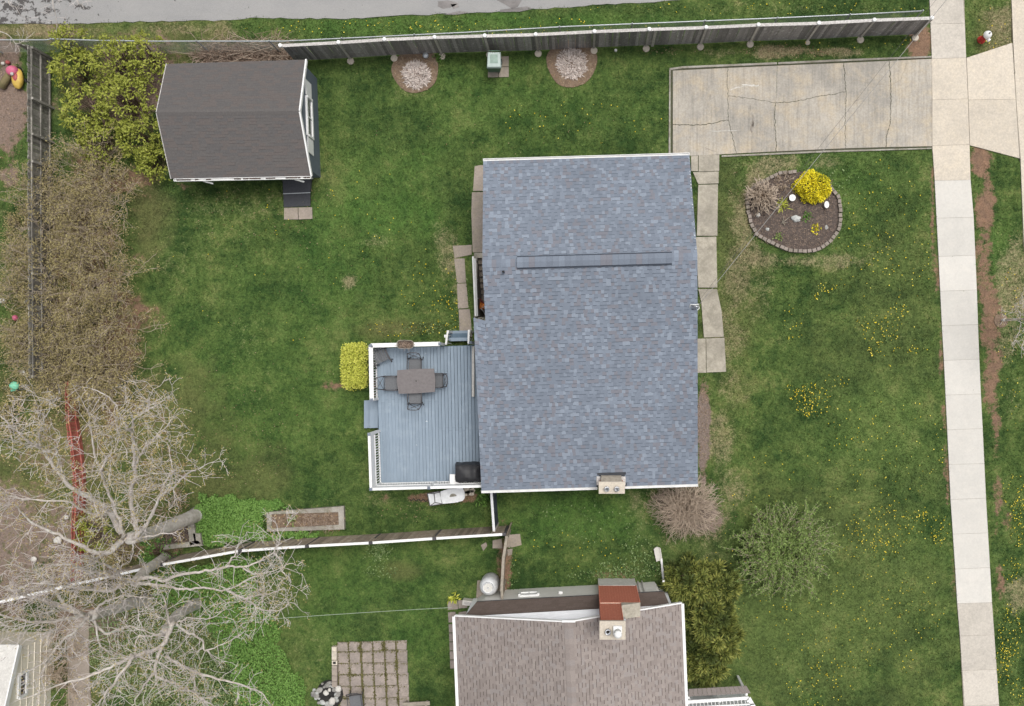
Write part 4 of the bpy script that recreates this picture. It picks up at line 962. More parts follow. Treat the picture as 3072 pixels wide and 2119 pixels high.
# side porch at the bottom edge
sp = thing('side_porch', 'small porch with brown boarded roof and white railing at the neighbour house', 'porch', W(2150,2100))
z0 = 2.2
a, b, c, d = W(2066,2068,z0+.15), W(2240,2058,z0+.15), W(2253,2080,z0-.05), W(2066,2090,z0-.05)
nb = 13
for i in range(nb):
    p0, p1, q1, q0 = lerp(a,b,i/nb), lerp(a,b,(i+.94)/nb), lerp(d,c,(i+.94)/nb), lerp(d,c,i/nb)
    o = Vector((0,0,-.03)); MB().hexa([x+o for x in (q0,q1,p1,p0)], [q0,q1,p1,p0]).build('roof_board', M['roofgrey'][0], sp)
wz = 1.05
wall(sp, W(2250,2075,0)+Vector((-.2,0,0)), W(2060,2085,0), 0, z0-.1, z0-.1, .08, M['sidingwhite'], name='porch_wall')
for u0,v0_,u1,v1_,w in ((2064,2106,2246,2094,.13),(2064,2122,2262,2112,.05)):
    MB().bar(W(u0,v0_,1.6), W(u1,v1_,1.6), w, .06).build('rail', M['white'], sp)
MB().bar(W(2246,2094,1.6), W(2262,2122,1.6), .16, .06).build('rail', M['white'], sp)
for i in range(17):
    p = lerp(W(2066,2108,1.55), W(2246,2098,1.55), i/16); q = p+Vector((.06,-.35,-.05)); MB().bar(p, q, .025, .025).build('slat', M['white'], sp)
for u in (2070,2160,2244): p = W(u,2104,1.6); MB().box((p.x,p.y,.8),(.09,.09,1.6)).build('post', M['white'], sp)
for u_,v_ in ((2246,2084),(2072,2094)): q_ = W(u_,v_,2.1); MB().box((q_.x-.08,q_.y,1.05),(.09,.09,2.1)).build('post', M['white'], sp)
MB().prism([W(2064,2085),W(2225,2078),W(2225,2180),W(2064,2180)],0,.5).build('floor', M['concfound'], sp)

# ---------------------------------------------------------------- cream outbuilding in the far corner
cz = 2.3
k0, k1 = W(158,1898), W(150,2135)
ob = thing('cream_outbuilding', 'cream sided outbuilding with white trim at bottom left corner', 'building', flat(lerp(k0,k1,.5)))
wall(ob, k1, k0, -.1, 3.3, cz, .12, M['cream'], apex=(.12,3.4))
for i in range(5):
    z = .4+i*.42; MB().bar(flat(lerp(k0,k1,.005),z)+Vector((.012,0,0)), flat(k1,z)+Vector((.012,0,0)), .02, .025).build('clapboard', M['cream'], ob)
wall(ob, k0, k0+Vector((-5,.1,0)), -.1, cz-.05, cz-.05, .12, M['cream'])
t0, t1 = flat(k0,cz+.06)+Vector((.1,.2,0)), flat(lerp(k0,k1,.88),3.46)+Vector((.1,0,0))
MB().bar(t0, t1, .05, .22).build('rake_board', M['white'], ob)
slab4([t0+Vector((0,.05,.1)), t1+Vector((0,0,.1)), t1+Vector((-5,0,.1)), t0+Vector((-5,.05,.1))][::-1], .08, 'roof_slope', M['concfound'], ob)
ka, kb_ = lerp(k0,k1,.30), lerp(k0,k1,.58)
window(ob, ka, kb_, 1.75, 2.25, (1,0,0), M['white'], M['glass'])
PAVED.append([k0,k1,k1+Vector((-6,0,0)),k0+Vector((-6,0,0))])
# ================================================================== DECK
DZ = .75; RT = DZ+1.0; PT = DZ+1.75
dk = thing('deck', 'blue painted wooden deck with white railings behind the bungalow', 'deck', W(1270,1250))
dNW, dNE, dSE, dSW = W(1129,1046,DZ), W(1462,1036,DZ), W(1468,1444,DZ), W(1142,1452,DZ)
nb = 33
bme = meshof(MB().box((0,0,0),(1,1,1)), 'deck_board', M['deck'])
for i in range(nb):
    a, b = lerp(dNW,dNE,(i+.5)/nb), lerp(dSW,dSE,(i+.5)/nb); w = (dNE-dNW).length/nb
    gap = .005+.022*(i/nb)**1.5
    br = (.38+.02*(i%2)) if i < 18 else (.62 if i % 2 else .60)
    for s0, s1 in ((0,br),(br,1)):
        p, q = lerp(a,b,s0), lerp(a,b,s1); d = q-p
        inst('deck_board', bme, dk, (p+q)/2-Vector((0,0,.02)), (0,0,math.atan2(d.y,d.x)-math.pi/2), (w-gap, d.length-.004, .035))
MB().prism([dNW+Vector((.05,-.05,0)),dNE+Vector((0,-.05,0)),dSE+Vector((0,.05,0)),dSW+Vector((.05,.05,0))], .30, DZ-.075).build('joist_frame', M['deckdark'], dk)
for p in (dNW,dNE,dSE,dSW): MB().box((p.x+(.1 if p.x<-7 else -.1),p.y+(-.1 if p.y>-1 else .1),.15),(.12,.12,.4)).build('post', M['fencelight'], dk)
for a, b in ((dNW,dNE),(dSW,dNW),(dSE,dSW)): MB().bar(flat(a,DZ-.10), flat(b,DZ-.10), .04, .18).build('skirt_board', M['deckdark'], dk)
balm = meshof(MB().box((0,0,.5),(.035,.035,1)), 'baluster', M['white'])
postm = meshof(MB().box((0,0,.5),(.10,.10,1)), 'post', M['white']); capm = meshof(MB().lathe((0,0,0),[(.085,0),(.085,.025),(.03,.05)],4), 'post_cap', mat('slate_post_cap', (.20,.23,.28), None, 6, .5))
def railing(a, b, z0, z1, wtop, solid=0, sp=.105):
    a = flat(a); b = flat(b); d = (b-a); L = d.length; d.normalize(); ang = math.atan2(d.y,d.x)
    MB().bar(flat(a,z1), flat(b,z1), wtop, .045).build('top_rail', M['white'], dk)
    MB().bar(flat(a,z0+.1), flat(b,z0+.1), .05, .06).build('bottom_rail', M['white'], dk)
    zt = z1-solid
    if solid:
        MB().bar(flat(a,z1-solid/2-.02), flat(b,z1-solid/2-.02), .03, solid-.06).build('privacy_panel', M['white'], dk)
        MB().bar(flat(a,zt), flat(b,zt), .07, .06).build('middle_rail', M['white'], dk)
    n = int(L/sp)
    for i in range(n):
        p = lerp(a,b,(i+.5)/n); inst('baluster', balm, dk, flat(p,z0+.1), (0,0,ang), (1,1,zt-z0-.12))
def post(p, z1, cap=True, z0=DZ):
    inst('post', postm, dk, flat(p,z0), (0,0,R(2)), (1,1,z1-z0))
    if cap: inst('post_cap', capm, dk, flat(p,z1), (0,0,R(47)))
pNW, pW1, pN1 = W(1112.5,1037,RT), W(1115.4,1200,RT), W(1320,1032,RT)
railing(pNW, pN1, DZ, RT, .17); railing(pW1, pNW, DZ, RT, .17)
for p in (pNW,pW1,pN1): post(p, RT+.03)
pW2, pSW, pSE = W(1107.5,1303,PT), W(1113,1468,PT), W(1446,1459,PT)
railing(pW2, pSW, DZ, PT, .10, .85); railing(pSW, pSE, DZ, PT, .10, .85)
for p in (pW2,pSW,W(1287,1464,PT)): post(p, PT+.03)
# west stair
tz = (.50,.25)
for i, (u0,u1) in enumerate(((1109,1134),(1092,1111))):
    z = tz[i]; P = [W(u0,1202,z),W(u1,1201,z),W(u1,1284,z),W(u0,1285,z)]; MB().prism(P, z-.045, z).build('stair_tread', M['deck'], dk)
    MB().prism([W(u0+4,1206,z),W(u1,1206,z),W(u1,1280,z),W(u0+4,1280,z)], 0, z-.05).build('stair_riser', M['deckdark'], dk)
# north stair with its two white handrails
for i, (v0_,v1_,z) in enumerate(((1014,1024,.55),(1001,1014,.36),(993,1001,.18))):
    P = [W(1346,v0_,z),W(1405,v0_-1,z),W(1405,v1_-1,z),W(1346,v1_,z)]; MB().prism(P, 0, z).build('stair_tread', M['deck'] if i != 1 else M['deckdark'], dk)
for (u0,v0_,u1,v1_) in ((1343.5,995,1338,1033),(1406.8,993,1405.5,1031)):
    a, b = W(u0,v0_,1.25), W(u1,v1_,RT); MB().bar(a, b, .075, .07).build('handrail', M['white'], dk)
    MB().box((a.x,a.y,.62),(.09,.09,1.24)).build('newel_post', M['white'], dk)
    for t in (.3,.6,.9): p = lerp(a,b,t); MB().box((p.x,p.y,(.3+p.z)/2),(.03,.03,p.z-.3)).build('baluster', M['white'], dk)
post(W(1412,1028,RT), RT+.03); MB().box((W(1336,1009,1.15).x,W(1336,1009,1.15).y,1.12),(.09,.12,.06)).build('rail_bracket', M['white'], dk)
PAVED.append([flat(p) for p in (dNW,dNE,dSE,dSW)])
# ---- planter box on the north rail
px0, px1 = W(1192,1034,RT+.2), W(1239.5,1033,RT+.2); pc = (px0+px1)/2
pb = thing('planter_box', 'rail planter box full of dry stems on the deck railing', 'planter', (pc.x,pc.y,RT+.02))
rim = MB(); n = 20; prof = []
for k in range(n):
    a = 2*math.pi*k/n; cx_, cy_ = math.cos(a), math.sin(a)
    prof.append((abs(cx_)**.45*math.copysign(1,cx_)*.335, abs(cy_)**.6*math.copysign(1,cy_)*.165))
for k in range(n):
    a, b = prof[k], prof[(k+1)%n]; rim.bar((pc.x+a[0],pc.y+a[1],RT+.22),(pc.x+b[0],pc.y+b[1],RT+.22),.02,.03)
rim.build('rim', M['fenceold'], pb)
MB().prism([(pc.x+a*.96,pc.y+b*.94) for a,b in prof], RT+.03, RT+.17).build('box', M['mulch'], pb)
def stems(name, c, n, rx, ry, L, m, parent, seed, up=.3, r0=.008, flat_=True):
    rs = np.random.RandomState(seed); P = np.stack([c[0]+rs.uniform(-1,1,n)*rx, c[1]+rs.uniform(-1,1,n)*ry, np.full(n,c[2])],-1)
    D = rs.randn(n,3); D[:,2] = np.abs(D[:,2])*up; V,F_,v = leaves(P, D, L*rs.uniform(.5,1.2,n), r0*2, rs.rand(n), rs=rs, cup=.03)
    if parent is not None: V = V-np.array(parent['_o'])
    o = np_obj(name, np_mesh(name, V, F_, m, v), parent); return o
stems('dry_stems', (pc.x,pc.y,RT+.17), 90, .24, .09, .22, M['twigtan'], pb, 4)
# ---- dining set
def fabric_chair(loc, rot, label, group, back=.42, name='patio_chair'):
    "faces local -Y; sling seat, curved arms, cross-braced back"
    t = thing(name, label, 'chair', loc, group); t.rotation_euler = (0,0,rot); t['_o'] = [0,0,0]
    w, dp = .27, .26
    def tb(nm, path, r, m=M['chairmetal']): MB().tube(path, r, 6).build(nm, m, t, True)
    MB().hexa([(-w,-dp,.40),(w,-dp,.40),(w,dp,.37),(-w,dp,.37)],[(-w,-dp,.42),(w,-dp,.42),(w,dp,.39),(-w,dp,.39)]).build('seat', M['sling'], t)
    for s in (-1,1):
        tb('leg', [(s*w,-dp-.02,0),(s*w,-dp,.4),(s*w,-dp+.04,.62)], .017); tb('leg', [(s*w,dp+.10,0),(s*w,dp-.05,.38)], .017)
        tb('arm', [(s*(w+.02),-dp-.05,.58),(s*(w+.02),-dp,.63),(s*(w+.02),0,.64),(s*(w+.01),dp+.06,.62)], .021)
        tb('back_post', [(s*w,dp-.02,.38),(s*w*.98,dp+.10,.66),(s*w*.86,dp+back*.55,.90)], .018)
    tb('back_rail', [(-w*.86,dp+back*.55,.90),(-w*.4,dp+back*.62,.93),(w*.4,dp+back*.62,.93),(w*.86,dp+back*.55,.90)], .017)
    tb('back_rail', [(-w,dp+.02,.46),(w,dp+.02,.46)], .015)
    tb('cross_brace', [(-w,dp+.03,.47),(w*.86,dp+back*.54,.89)], .011); tb('cross_brace', [(w,dp+.03,.47),(-w*.86,dp+back*.54,.89)], .011)
    return t
GR = 'chairs around the patio table'
for (u,v,rot,lab) in ((1251,1097,0,'patio chair on the house-gable side of the table, nearest the planter box'),(1252,1190,180,'patio chair at the table side facing the steps, farthest from planter'),
                  (1180,1149,90,'patio chair at the left end of the table beside the baluster railing'),(1314,1141,-90,'patio chair at the right end of the table nearest the house roof')):
    fabric_chair(tuple(W(u,v,DZ)), R(rot), lab, GR)
tbl = thing('patio_table', 'rectangular slate topped patio table on the blue deck', 'table', tuple(W(1248,1144,DZ)))
TZ = DZ+.72
tp = [W(u,v,TZ) for u,v in ((1192,1111),(1246,1107),(1302,1106),(1306,1141.5),(1305,1176),(1250,1180.5),(1196,1182),(1190,1145))]
MB().prism(tp, TZ-.035, TZ).build('table_top', M['tabletop'], tbl)
tcen = sum(tp, Vector())/8; MB().lathe((tcen.x,tcen.y,TZ-.01),[(.026,0),(.026,.013)],10).build('parasol_hole', M['char'], tbl)
for sx in (-.55,.55):
    for sy in (-.32,.32): MB().bar((tcen.x+sx,tcen.y+sy,DZ),(tcen.x+sx,tcen.y+sy,TZ-.03),.05,.05).build('leg', M['chairmetal'], tbl)
# slatted lounge chair in the corner
lc = thing('slatted_armchair', 'grey slatted armchair in the deck corner by the railing', 'chair', tuple(W(1150,1070,DZ))); lc.rotation_euler = (0,0,R(24)); lc['_o'] = [0,0,0]
for i in range(6): MB().box((-.25+i*.10,.02,.42),(.082,.50,.022)).build('seat_slat', M['sling'], lc)
for i in range(5): MB().bar((-.22+i*.11,.26,.44),(-.22+i*.11,.46,.92),.085,.02,up=(0,1,0)).build('back_slat', M['sling'], lc)
MB().bar((-.30,.46,.92),(.30,.46,.92),.04,.05).build('back_rail', M['chairmetal'], lc)
for s in (-1,1):
    MB().tube([(s*.33,.40,.66),(s*.33,-.05,.66),(s*.34,-.30,.63),(s*.36,-.40,.58)],.028,6).build('arm', M['chairmetal'], lc, True)
    MB().bar((s*.31,-.26,0),(s*.31,-.26,.64),.04,.04).build('leg', M['chairmetal'], lc); MB().bar((s*.31,.36,0),(s*.31,.30,.66),.04,.04).build('leg', M['chairmetal'], lc)
# covered grill
gc = W(1405,1421,1.7)
gr_ = thing('covered_grill', 'black fabric covered barbecue in the deck corner under the eave', 'grill', (gc.x,gc.y,DZ))
import bmesh as _b
bm = _b.new(); _b.ops.create_cube(bm, size=1); _b.ops.subdivide_edges(bm, edges=bm.edges[:], cuts=14, use_grid_fill=True)
V = []; 
for v in bm.verts:
    p = v.co.copy(); top = p.z+.5; r_ = max(abs(p.x),abs(p.y))*2
    x = p.x*1.22*(1-.14*top); y = p.y*.74*(1-.10*top); z = top*1.08-(.20*max(0,r_-.55) if top > .9 else 0)
    n = mnoise.noise(Vector((x*3.2,y*3.2,z*1.3)))*.05+mnoise.noise(Vector((x*9,y*2.5,z*.6)))*.035
    V.append((gc.x+x+n, gc.y+y+n*.8, DZ+.0+z+(n*.8 if top > .3 else 0)))
mb = MB().add(V, [tuple(q.index for q in f.verts) for f in bm.faces]); bm.free(); mb.build('cover', M['black'], gr_, True)
MB().bar((gc.x-.78,gc.y-.30,DZ+.80),(gc.x-.40,gc.y-.30,DZ+.80),.5,.03).build('side_shelf', M['white'], gr_)
MB().bar((gc.x-.74,gc.y-.32,DZ),(gc.x-.74,gc.y-.32,DZ+.8),.04,.04).build('leg', M['chairmetal'], gr_)
# ================================================================== THINGS STORED BY THE DECK
wt = thing('plastic_table', 'upturned white oval plastic table stored beside the deck', 'table', tuple(W(1360,1492)))
zt = .72; P = [W(u,v,zt) for u,v in ((1321,1475),(1345,1468),(1388,1464),(1394,1478),(1394,1495),(1388,1503),(1362,1509),(1328,1512),(1322,1495))]
MB().prism(P, zt-.05, zt).build('table_top', M['blockwhite'], wt)
c = W(1358,1489,zt+.004); MB().prism([(c.x+.15*math.cos(a)+.02,c.y+.13*math.sin(a)-.02) for a in [R(10+i*20) for i in range(10)]], zt-.0, zt+.006).build('handle_recess', M['concbed'], wt)
for du, dv in ((-20,8),(20,-8),(-18,-8),(18,10)): q = W(1360+du,1488+dv,0); MB().bar(flat(q), flat(q,.68), .06, .06).build('leg', M['blockwhite'], wt)
gcart = thing('garden_cart', 'pale canvas garden cart with dark frame beside the stored white table', 'cart', tuple(W(1300,1493)))
zc = .6; P = [W(u,v,zc) for u,v in ((1282,1481),(1319,1474),(1327,1512),(1290,1518))]
Q = [W(u,v,.25) for u,v in ((1288,1486),(1315,1482),(1320,1507),(1294,1511))]
MB().hexa(Q[::-1], P[::-1]).build('tub', M['blockwhite'], gcart)
fr = MB()
for a, b in zip(P, P[1:]+P[:1]): fr.tube([a+Vector((0,0,.01)),b+Vector((0,0,.01))],.018,6)
m0, m1 = W(1302,1481,.66), W(1305,1508,.66); fr.tube([P[0],m0,W(1319,1477,.66)],.016,6).tube([P[3],m1,P[2]],.016,6).tube([m0,m1],.016,6)
fr.build('frame', M['chairmetal'], gcart)
for p in (Q[0],Q[3]): MB().lathe((p.x,p.y,.13),[(.13,-.03),(.13,.03)],14,axis=Matrix.Rotation(R(90),3,'X')).build('wheel', M['rubber'], gcart)
for q in (Q[1],Q[2]): MB().bar(flat(q), flat(q,.3), .04,.04).build('leg', M['chairmetal'], gcart)
for i, (u,v,a,b) in enumerate(((1413,1478,.28,.22),(1402,1471,.25,.25),(1400,1480,.2,.2),(1418,1470,.2,.16))):
    p = W(u,v); o = MB().box((p.x,p.y,.06),(a,b,.14),R(8*i)).build('concrete_block', M['conctan'], None)
    tag(o, ('square pale block beside the stored table, the one nearest the lawn','square pale block tucked closest to the deck edge by the table','small block touching the stored white table','small block at the right end of the block pile by the deck')[i], 'block', 'blocks by the deck')
hs_ = MB().tube([W(1230+3*i,1499+3*math.sin(i*1.3)+i*.2,.04) for i in range(19)], .02, 6).build('black_hose', M['rubber'], None, True); tag(hs_, 'short black hose lying on soil beside the deck', 'hose')
# ================================================================== WHEELED BIN
bc = thing('wheeled_bin', 'green wheeled bin with pale lid standing by the board fence', 'bin', tuple(W(1484,205)))
BZ = 1.02
P = [W(u,v,BZ) for u,v in ((1463,157),(1501,157),(1503,203),(1461,203))]
Bt = [W(u,v,0) for u,v in ((1468,182),(1498,182),(1500,218),(1466,218))]
MB().hexa(Bt[::-1] if False else [Bt[3],Bt[2],Bt[1],Bt[0]], [flat(p,BZ-.06) for p in (P[3],P[2],P[1],P[0])]).build('body', M['bingreen'], bc)
lid = MB(); c = sum(P,Vector())/4
out = [c+(p-c)*1.05 for p in P]; 
lid.hexa([flat(p,BZ-.05) for p in (out[3],out[2],out[1],out[0])], [flat(c+(p-c)*.93,BZ+.035) for p in (P[3],P[2],P[1],P[0])])
lo = lid.build('lid', M['binlid'], bc)
MB().hexa([flat(c+(p-c)*.6+Vector((0,.03,0)),BZ+.02) for p in (P[3],P[2],P[1],P[0])],[flat(c+(p-c)*.56+Vector((0,.03,0)),BZ+.045) for p in (P[3],P[2],P[1],P[0])]).build('lid_panel', M['binmid'], lo)
MB().tube([out[0]+Vector((.04,.05,-.02)),out[1]+Vector((-.04,.05,-.02))],.02,6).build('handle', M['bingreen'], bc)
for u in (1464,1504): q = W(u,186,.12); MB().lathe((q.x,q.y,.12),[(.12,-.03),(.12,.03)],14,axis=Matrix.Rotation(R(90),3,'Y')).build('wheel', M['rubber'], bc)
pvr = struct('bin_pad', MB().prism([W(u,v) for u,v in ((1465,172),(1525,170),(1526,231),(1465,232))], -.08, -.01), M['crack'])
for pts in ([(1464,171),(1494,170),(1494,200),(1464,201)],[(1496,170),(1526,169),(1526,199.5),(1496,200)],[(1464,203),(1494,202),(1494,231.5),(1464,232)],[(1496,202),(1526,201.5),(1526.5,231),(1496,231.5)]):
    poly_slab(pvr, 'paver', pts, -.05, .03, M['concold'])
o = MB().lathe(W(1847,153,.0),[(.06,0),(.06,.10),(.045,.12)],10).build('pipe_stub', M['white'], None); tag(o, 'small white capped pipe stub in lawn near the board fence', 'pipe')
o = MB().lathe(W(1278,169,.0),[(.10,0),(.13,.10),(.11,.16),(.03,.18)],12).build('glass_bowl', M['galv'], None, True); tag(o, 'small upturned clear bowl by the fence beside the mulch circle', 'bowl')
# ================================================================== HYDRANT
hp = W(2943,121); hy = thing('fire_hydrant', 'red fire hydrant with white bonnet on the grass verge by the sidewalk', 'hydrant', hp)
MB().lathe(hp,[(.17,0),(.17,.04),(.115,.06),(.115,.52),(.16,.54),(.16,.58)],16).build('barrel', M['hydred'], hy, True)
MB().lathe(hp,[(.17,.58),(.17,.62),(.15,.70),(.10,.77),(.04,.80)],16).build('bonnet', M['white'], hy, True)
MB().lathe(hp,[(.035,.79),(.035,.86)],5).build('operating_nut', M['chairmetal'], hy)
MB().tube([hp+Vector((.05,-.05,.42)), hp+Vector((.17,-.18,.42))],.075,10).build('outlet', M['white'], hy); 
for a in (-2.6,.9): MB().tube([hp+Vector((.08*math.cos(a),.08*math.sin(a),.42)), hp+Vector((.19*math.cos(a),.19*math.sin(a),.42))],.05,10).build('outlet', M['hydred'], hy)
# ================================================================== GAS TANK, SPLASH BLOCK
tp_ = W(1474,1741); tk = thing('gas_tank', 'white upright gas tank beside the old side fence', 'tank', flat(tp_))
MB().lathe(flat(tp_),[(.34,.0),(.34,.08),(.30,.10),(.385,.24),(.39,.35),(.39,.95),(.36,1.10),(.28,1.19),(.20,1.22)],28).build('shell', M['blockwhite'], tk, True)
MB().lathe(flat(tp_,1.18),[(.215,0),(.215,.18),(.20,.18),(.19,.10)],22).build('collar', M['blockwhite'], tk, True)
MB().lathe(flat(tp_,1.30),[(.19,0),(.19,.012)],22).build('collar_lid', M['concfound'], tk)
MB().lathe(flat(tp_,1.3),[(.03,0),(.03,.07)],8).build('valve', M['metalpipe'], tk)
pad = struct('tank_pad', MB().prism([W(u,v) for u,v in ((1432,1742),(1512,1736),(1520,1800),(1428,1806))], -.1, .02), M['concold']); PAVED.append([W(u,v) for u,v in ((1432,1742),(1512,1736),(1520,1800),(1428,1806))])
sb = thing('splash_block', 'grey tapered concrete splash block on the lawn by the neighbour house', 'splash block', W(1974,1664))
P = [W(u,v) for u,v in ((1962,1645),(1970,1640),(1979,1643),(1985,1680),(1970,1683))]
MB().prism(P, -.03, .09).build('trough_base', M['concnew'], sb)
for a, b in ((P[0],P[4]),(P[2],P[3])): MB().bar(flat(a,.11), flat(b,.11), .05, .06).build('side_lip', M['concnew'], sb)
ds = thing('downspout', 'white downspout extension pipe running from the evergreen to the splash block', 'downspout', W(1988,1705))
MB().bar(W(1984,1676,.14), W(1990,1740,.14), .085, .075).build('pipe', M['white'], ds); MB().bar(W(1990,1738,.14), W(1991,1744,.9), .085, .07).build('elbow', M['white'], ds)
# stepping stones through the old gate
for i, (pts, lab) in enumerate((([(1443,1636),(1458,1627),(1462,1638),(1450,1653)],'small tan stepping stone, leftmost by the garden fence corner'),([(1478,1622),(1505,1616),(1508,1645),(1478,1645)],'round tan stepping stone just left of the old side fence'),
      ([(1522,1605),(1560,1602),(1565,1635),(1530,1644),(1518,1640)],'large tan stepping stone just right of the old side fence'),([(1522,1648),(1538,1646),(1536,1664),(1524,1668)],'small stepping stone at the foot of the side fence'))):
    o = MB().prism([W(u,v) for u,v in pts], -.04, .03).build('stepping_stone', M['concold'], None); tag(o, lab, 'stone', 'stepping stones'); PAVED.append([W(u,v) for u,v in pts])
for pts in ([(1342,1806),(1372,1802),(1374,1828),(1344,1830)],[(1374,1802),(1402,1800),(1402,1824),(1376,1826)],[(1344,1838),(1366,1836),(1368,1866),(1346,1868)],[(1376,1838),(1400,1834),(1400,1850),(1376,1852)]):
    poly_slab(None, 'side_paver', pts, -.04, .03, M['paver'])['kind'] = 'structure'
for i in range(5):
    v = 1874+i*27; poly_slab(None, 'side_paver', [(1346+i,v),(1400,v-2),(1400,v+23),(1347+i,v+24)], -.04, .03, M['paver'])['kind'] = 'structure'
o = thing('stone_bird_bath', 'white slab like planter near the neighbour house corner', 'planter', W(1403,1812)); MB().box((W(1403,1808,.3).x,W(1403,1808,.3).y,.2),(.42,.2,.42),R(-6)).build('basin', M['concnew'], o); MB().box((W(1403,1808,.3).x,W(1403,1808,.3).y,.415),(.34,.13,.02),R(-6)).build('soil', M['offwhite'], o)
# ================================================================== PATIO AND FIRE PIT
def zp(x, y): return (920+x/5.72, 1840+y/5.72)
rows = [(500,660),(668,860),(868,1055),(1062,1255),(1262,1465),(1472,1660),(1668,1850)]
cols = [(528,715),(725,905),(945,1125),(1140,1320),(1345,1520),(1545,1715)]
pt = struct('patio', MB().prism([W(*zp(x,y)) for x,y in ((530,505),(1700,470),(1740,1900),(560,1900))], -.08, -.012), mat('mossy_joint_soil', (.10,.11,.045), (.14,.10,.06), 12))
PAVED.append([W(*zp(x,y)) for x,y in ((530,505),(1700,470),(1740,1900),(560,1900))])
r = random.Random(9)
for j, (y0,y1) in enumerate(rows):
    for i, (x0,x1) in enumerate(cols):
        sx = j*9; sy = -i*6; j_ = lambda: r.uniform(-5,5)
        poly_slab(pt, 'paver', [zp(x0+sx+j_(),y0+sy+j_()),zp(x1+sx+j_(),y0+sy+j_()),zp(x1+sx+j_(),y1+sy+j_()),zp(x0+sx+j_(),y1+sy+j_())], -.04, .025+r.uniform(-.006,.006), M['paver'])
# row of concrete blocks along the patio edge
for i, (y0,y1,hol) in enumerate(((580,650,0),(655,800,0),(815,890,1),(900,955,0),(960,1075,0),(1080,1165,0),(1172,1270,0))):
    x0, x1 = (430,512) if i < 2 else (432,520)
    t = thing('cinder_block', ['pale block at the top end of the row edging the patio','second pale block from the top of the row edging the patio','upright hollow cinder block in the row edging the patio','small block just below the hollow one edging the patio','grey block in the middle of the row edging the patio','grey block second from the fire pit edging the patio','grey block nearest the fire pit edging the patio'][i], 'block', W(*zp((x0+x1)/2,(y0+y1)/2)), 'blocks edging the patio')
    z = .2; P = [W(*zp(x0,y0),z),W(*zp(x1,y0),z),W(*zp(x1,y1),z),W(*zp(x0,y1),z)]
    MB().prism(P, -.03, z).build('body', M['concold'] if i > 2 else M['conctan'], t)
    if hol:
        c = sum(P,Vector())/4; MB().prism([c+(p-c)*.55 for p in P], z, z+.004).build('hollow', M['char'], t)
fp = thing('fire_pit', 'round fire pit of loose stones with charred centre beside the patio', 'fire pit', W(*zp(380,1400)))
MB().lathe(W(*zp(400,1390),0),[(.62,-.02),(.55,.07),(.1,.06)],18).build('ash_bed', M['char'], fp)
r = random.Random(4)
for i in range(40):
    a = 2*math.pi*i/40+r.uniform(-.15,.15); rad = r.uniform(165,255)*(1.0 if math.cos(a) < .2 else .75)
    q = zp(370+rad*math.cos(a)*1.05, 1400+rad*math.sin(a)*.8); s = r.uniform(.05,.12)
    MB().blob(W(q[0],q[1],.08), (s*1.2,s,s*.8), i, 1, .5).build('stone', M['stone'] if r.random() < .35 else M['stonedark'], fp)
for (x,y,s) in ((330,1370,.11),(545,1297,.13),(435,1510,.15),(390,1320,.07)):
    MB().blob(W(*zp(x,y),.16), (s,s*1.1,s*.7), x, 2, .3).build('stone', M['concnew'], fp)
pcx = W(*zp(890,1450),.0)
fabric_chair(tuple(pcx+Vector((0,0,.02))), R(8), 'grey sling garden chair on the paved patio by fire pit', None)
o = thing('wooden_bench', 'pale wooden bench end at bottom of the patio', 'bench', W(*zp(1880,1560))); 
MB().box((W(*zp(1880,1555),.4).x,W(*zp(1880,1555),.4).y,.4),(1.15,.16,.05),R(3)).build('seat', M['fenceold'], o)
MB().box((W(*zp(1880,1640),.4).x,W(*zp(1880,1640),.4).y,.4),(1.15,.16,.05),R(3)).build('seat', M['fenceold'], o)
for x in (1700,2060): MB().box((W(*zp(x,1585),.2).x,W(*zp(x,1585),.2).y,.19),(.08,.3,.38),R(3)).build('leg', M['fenceold'], o)
# ================================================================== RAISED BEDS
def q2(x,y): return (400+x/3.306, 1480+y/3.306)
rb = thing('raised_bed', 'rectangular concrete edged garden bed with dead stalks', 'garden bed', W(*q2(1700,250)))
z = .22; o4 = [W(*q2(*p),z) for p in ((1320,190),(2085,130),(2092,360),(1325,382))]; i4 = [W(*q2(*p),z) for p in ((1368,210),(2032,188),(2038,315),(1372,350))]
for k in range(4):
    a, b = o4[k], o4[(k+1)%4]; c, d = i4[(k+1)%4], i4[k]; MB().prism([a,b,c,d], -.05, z-.002*k).build('edging', M['concbed'], rb)
MB().prism(i4, -.05, .14).build('soil', M['mulchlight'], rb); PAVED.append([flat(p) for p in o4])
cen = sum(i4,Vector())/4; stems('dead_stalks', (cen.x+.55,cen.y-.05,.16), 240, .75, .34, .42, M['twigtan'], rb, 6, up=.25, r0=.010)
stems('dead_leaves', (cen.x,cen.y,.15), 160, 1.7, .45, .14, M['litter'], rb, 7, up=.2, r0=.03)
rs = np.random.RandomState(2); c = W(*q2(1575,255),.15); n = 60; P = np.stack([c.x+rs.randn(n)*.12, c.y+rs.randn(n)*.13, np.full(n,.15)],-1); D = rs.randn(n,3); D[:,2] = np.abs(D[:,2])+.5
Vv,Ff,vv = leaves(P,D,.14,.05,rs.rand(n),rs=rs); np_obj('sprout', np_mesh('sprout', Vv-np.array(rb['_o']), Ff, M['leafgreen'], vv), rb)
cbx = thing('compost_enclosure', 'low mossy concrete compost enclosure below the leaning tree trunk', 'enclosure', W(*q2(470,440)))
for pts in (((535,300),(600,300),(625,500),(560,520)),((300,520),(640,470),(690,520),(300,560)),((590,400),(660,400),(680,500),(610,505))):
    MB().prism([W(*q2(*p),.3) for p in pts], -.05, .3).build('wall', M['concbed'], cbx)
MB().prism([W(*q2(*p)) for p in ((220,420),(540,320),(560,500),(260,540))], -.03, .08).build('compost', M['mulch'], cbx)
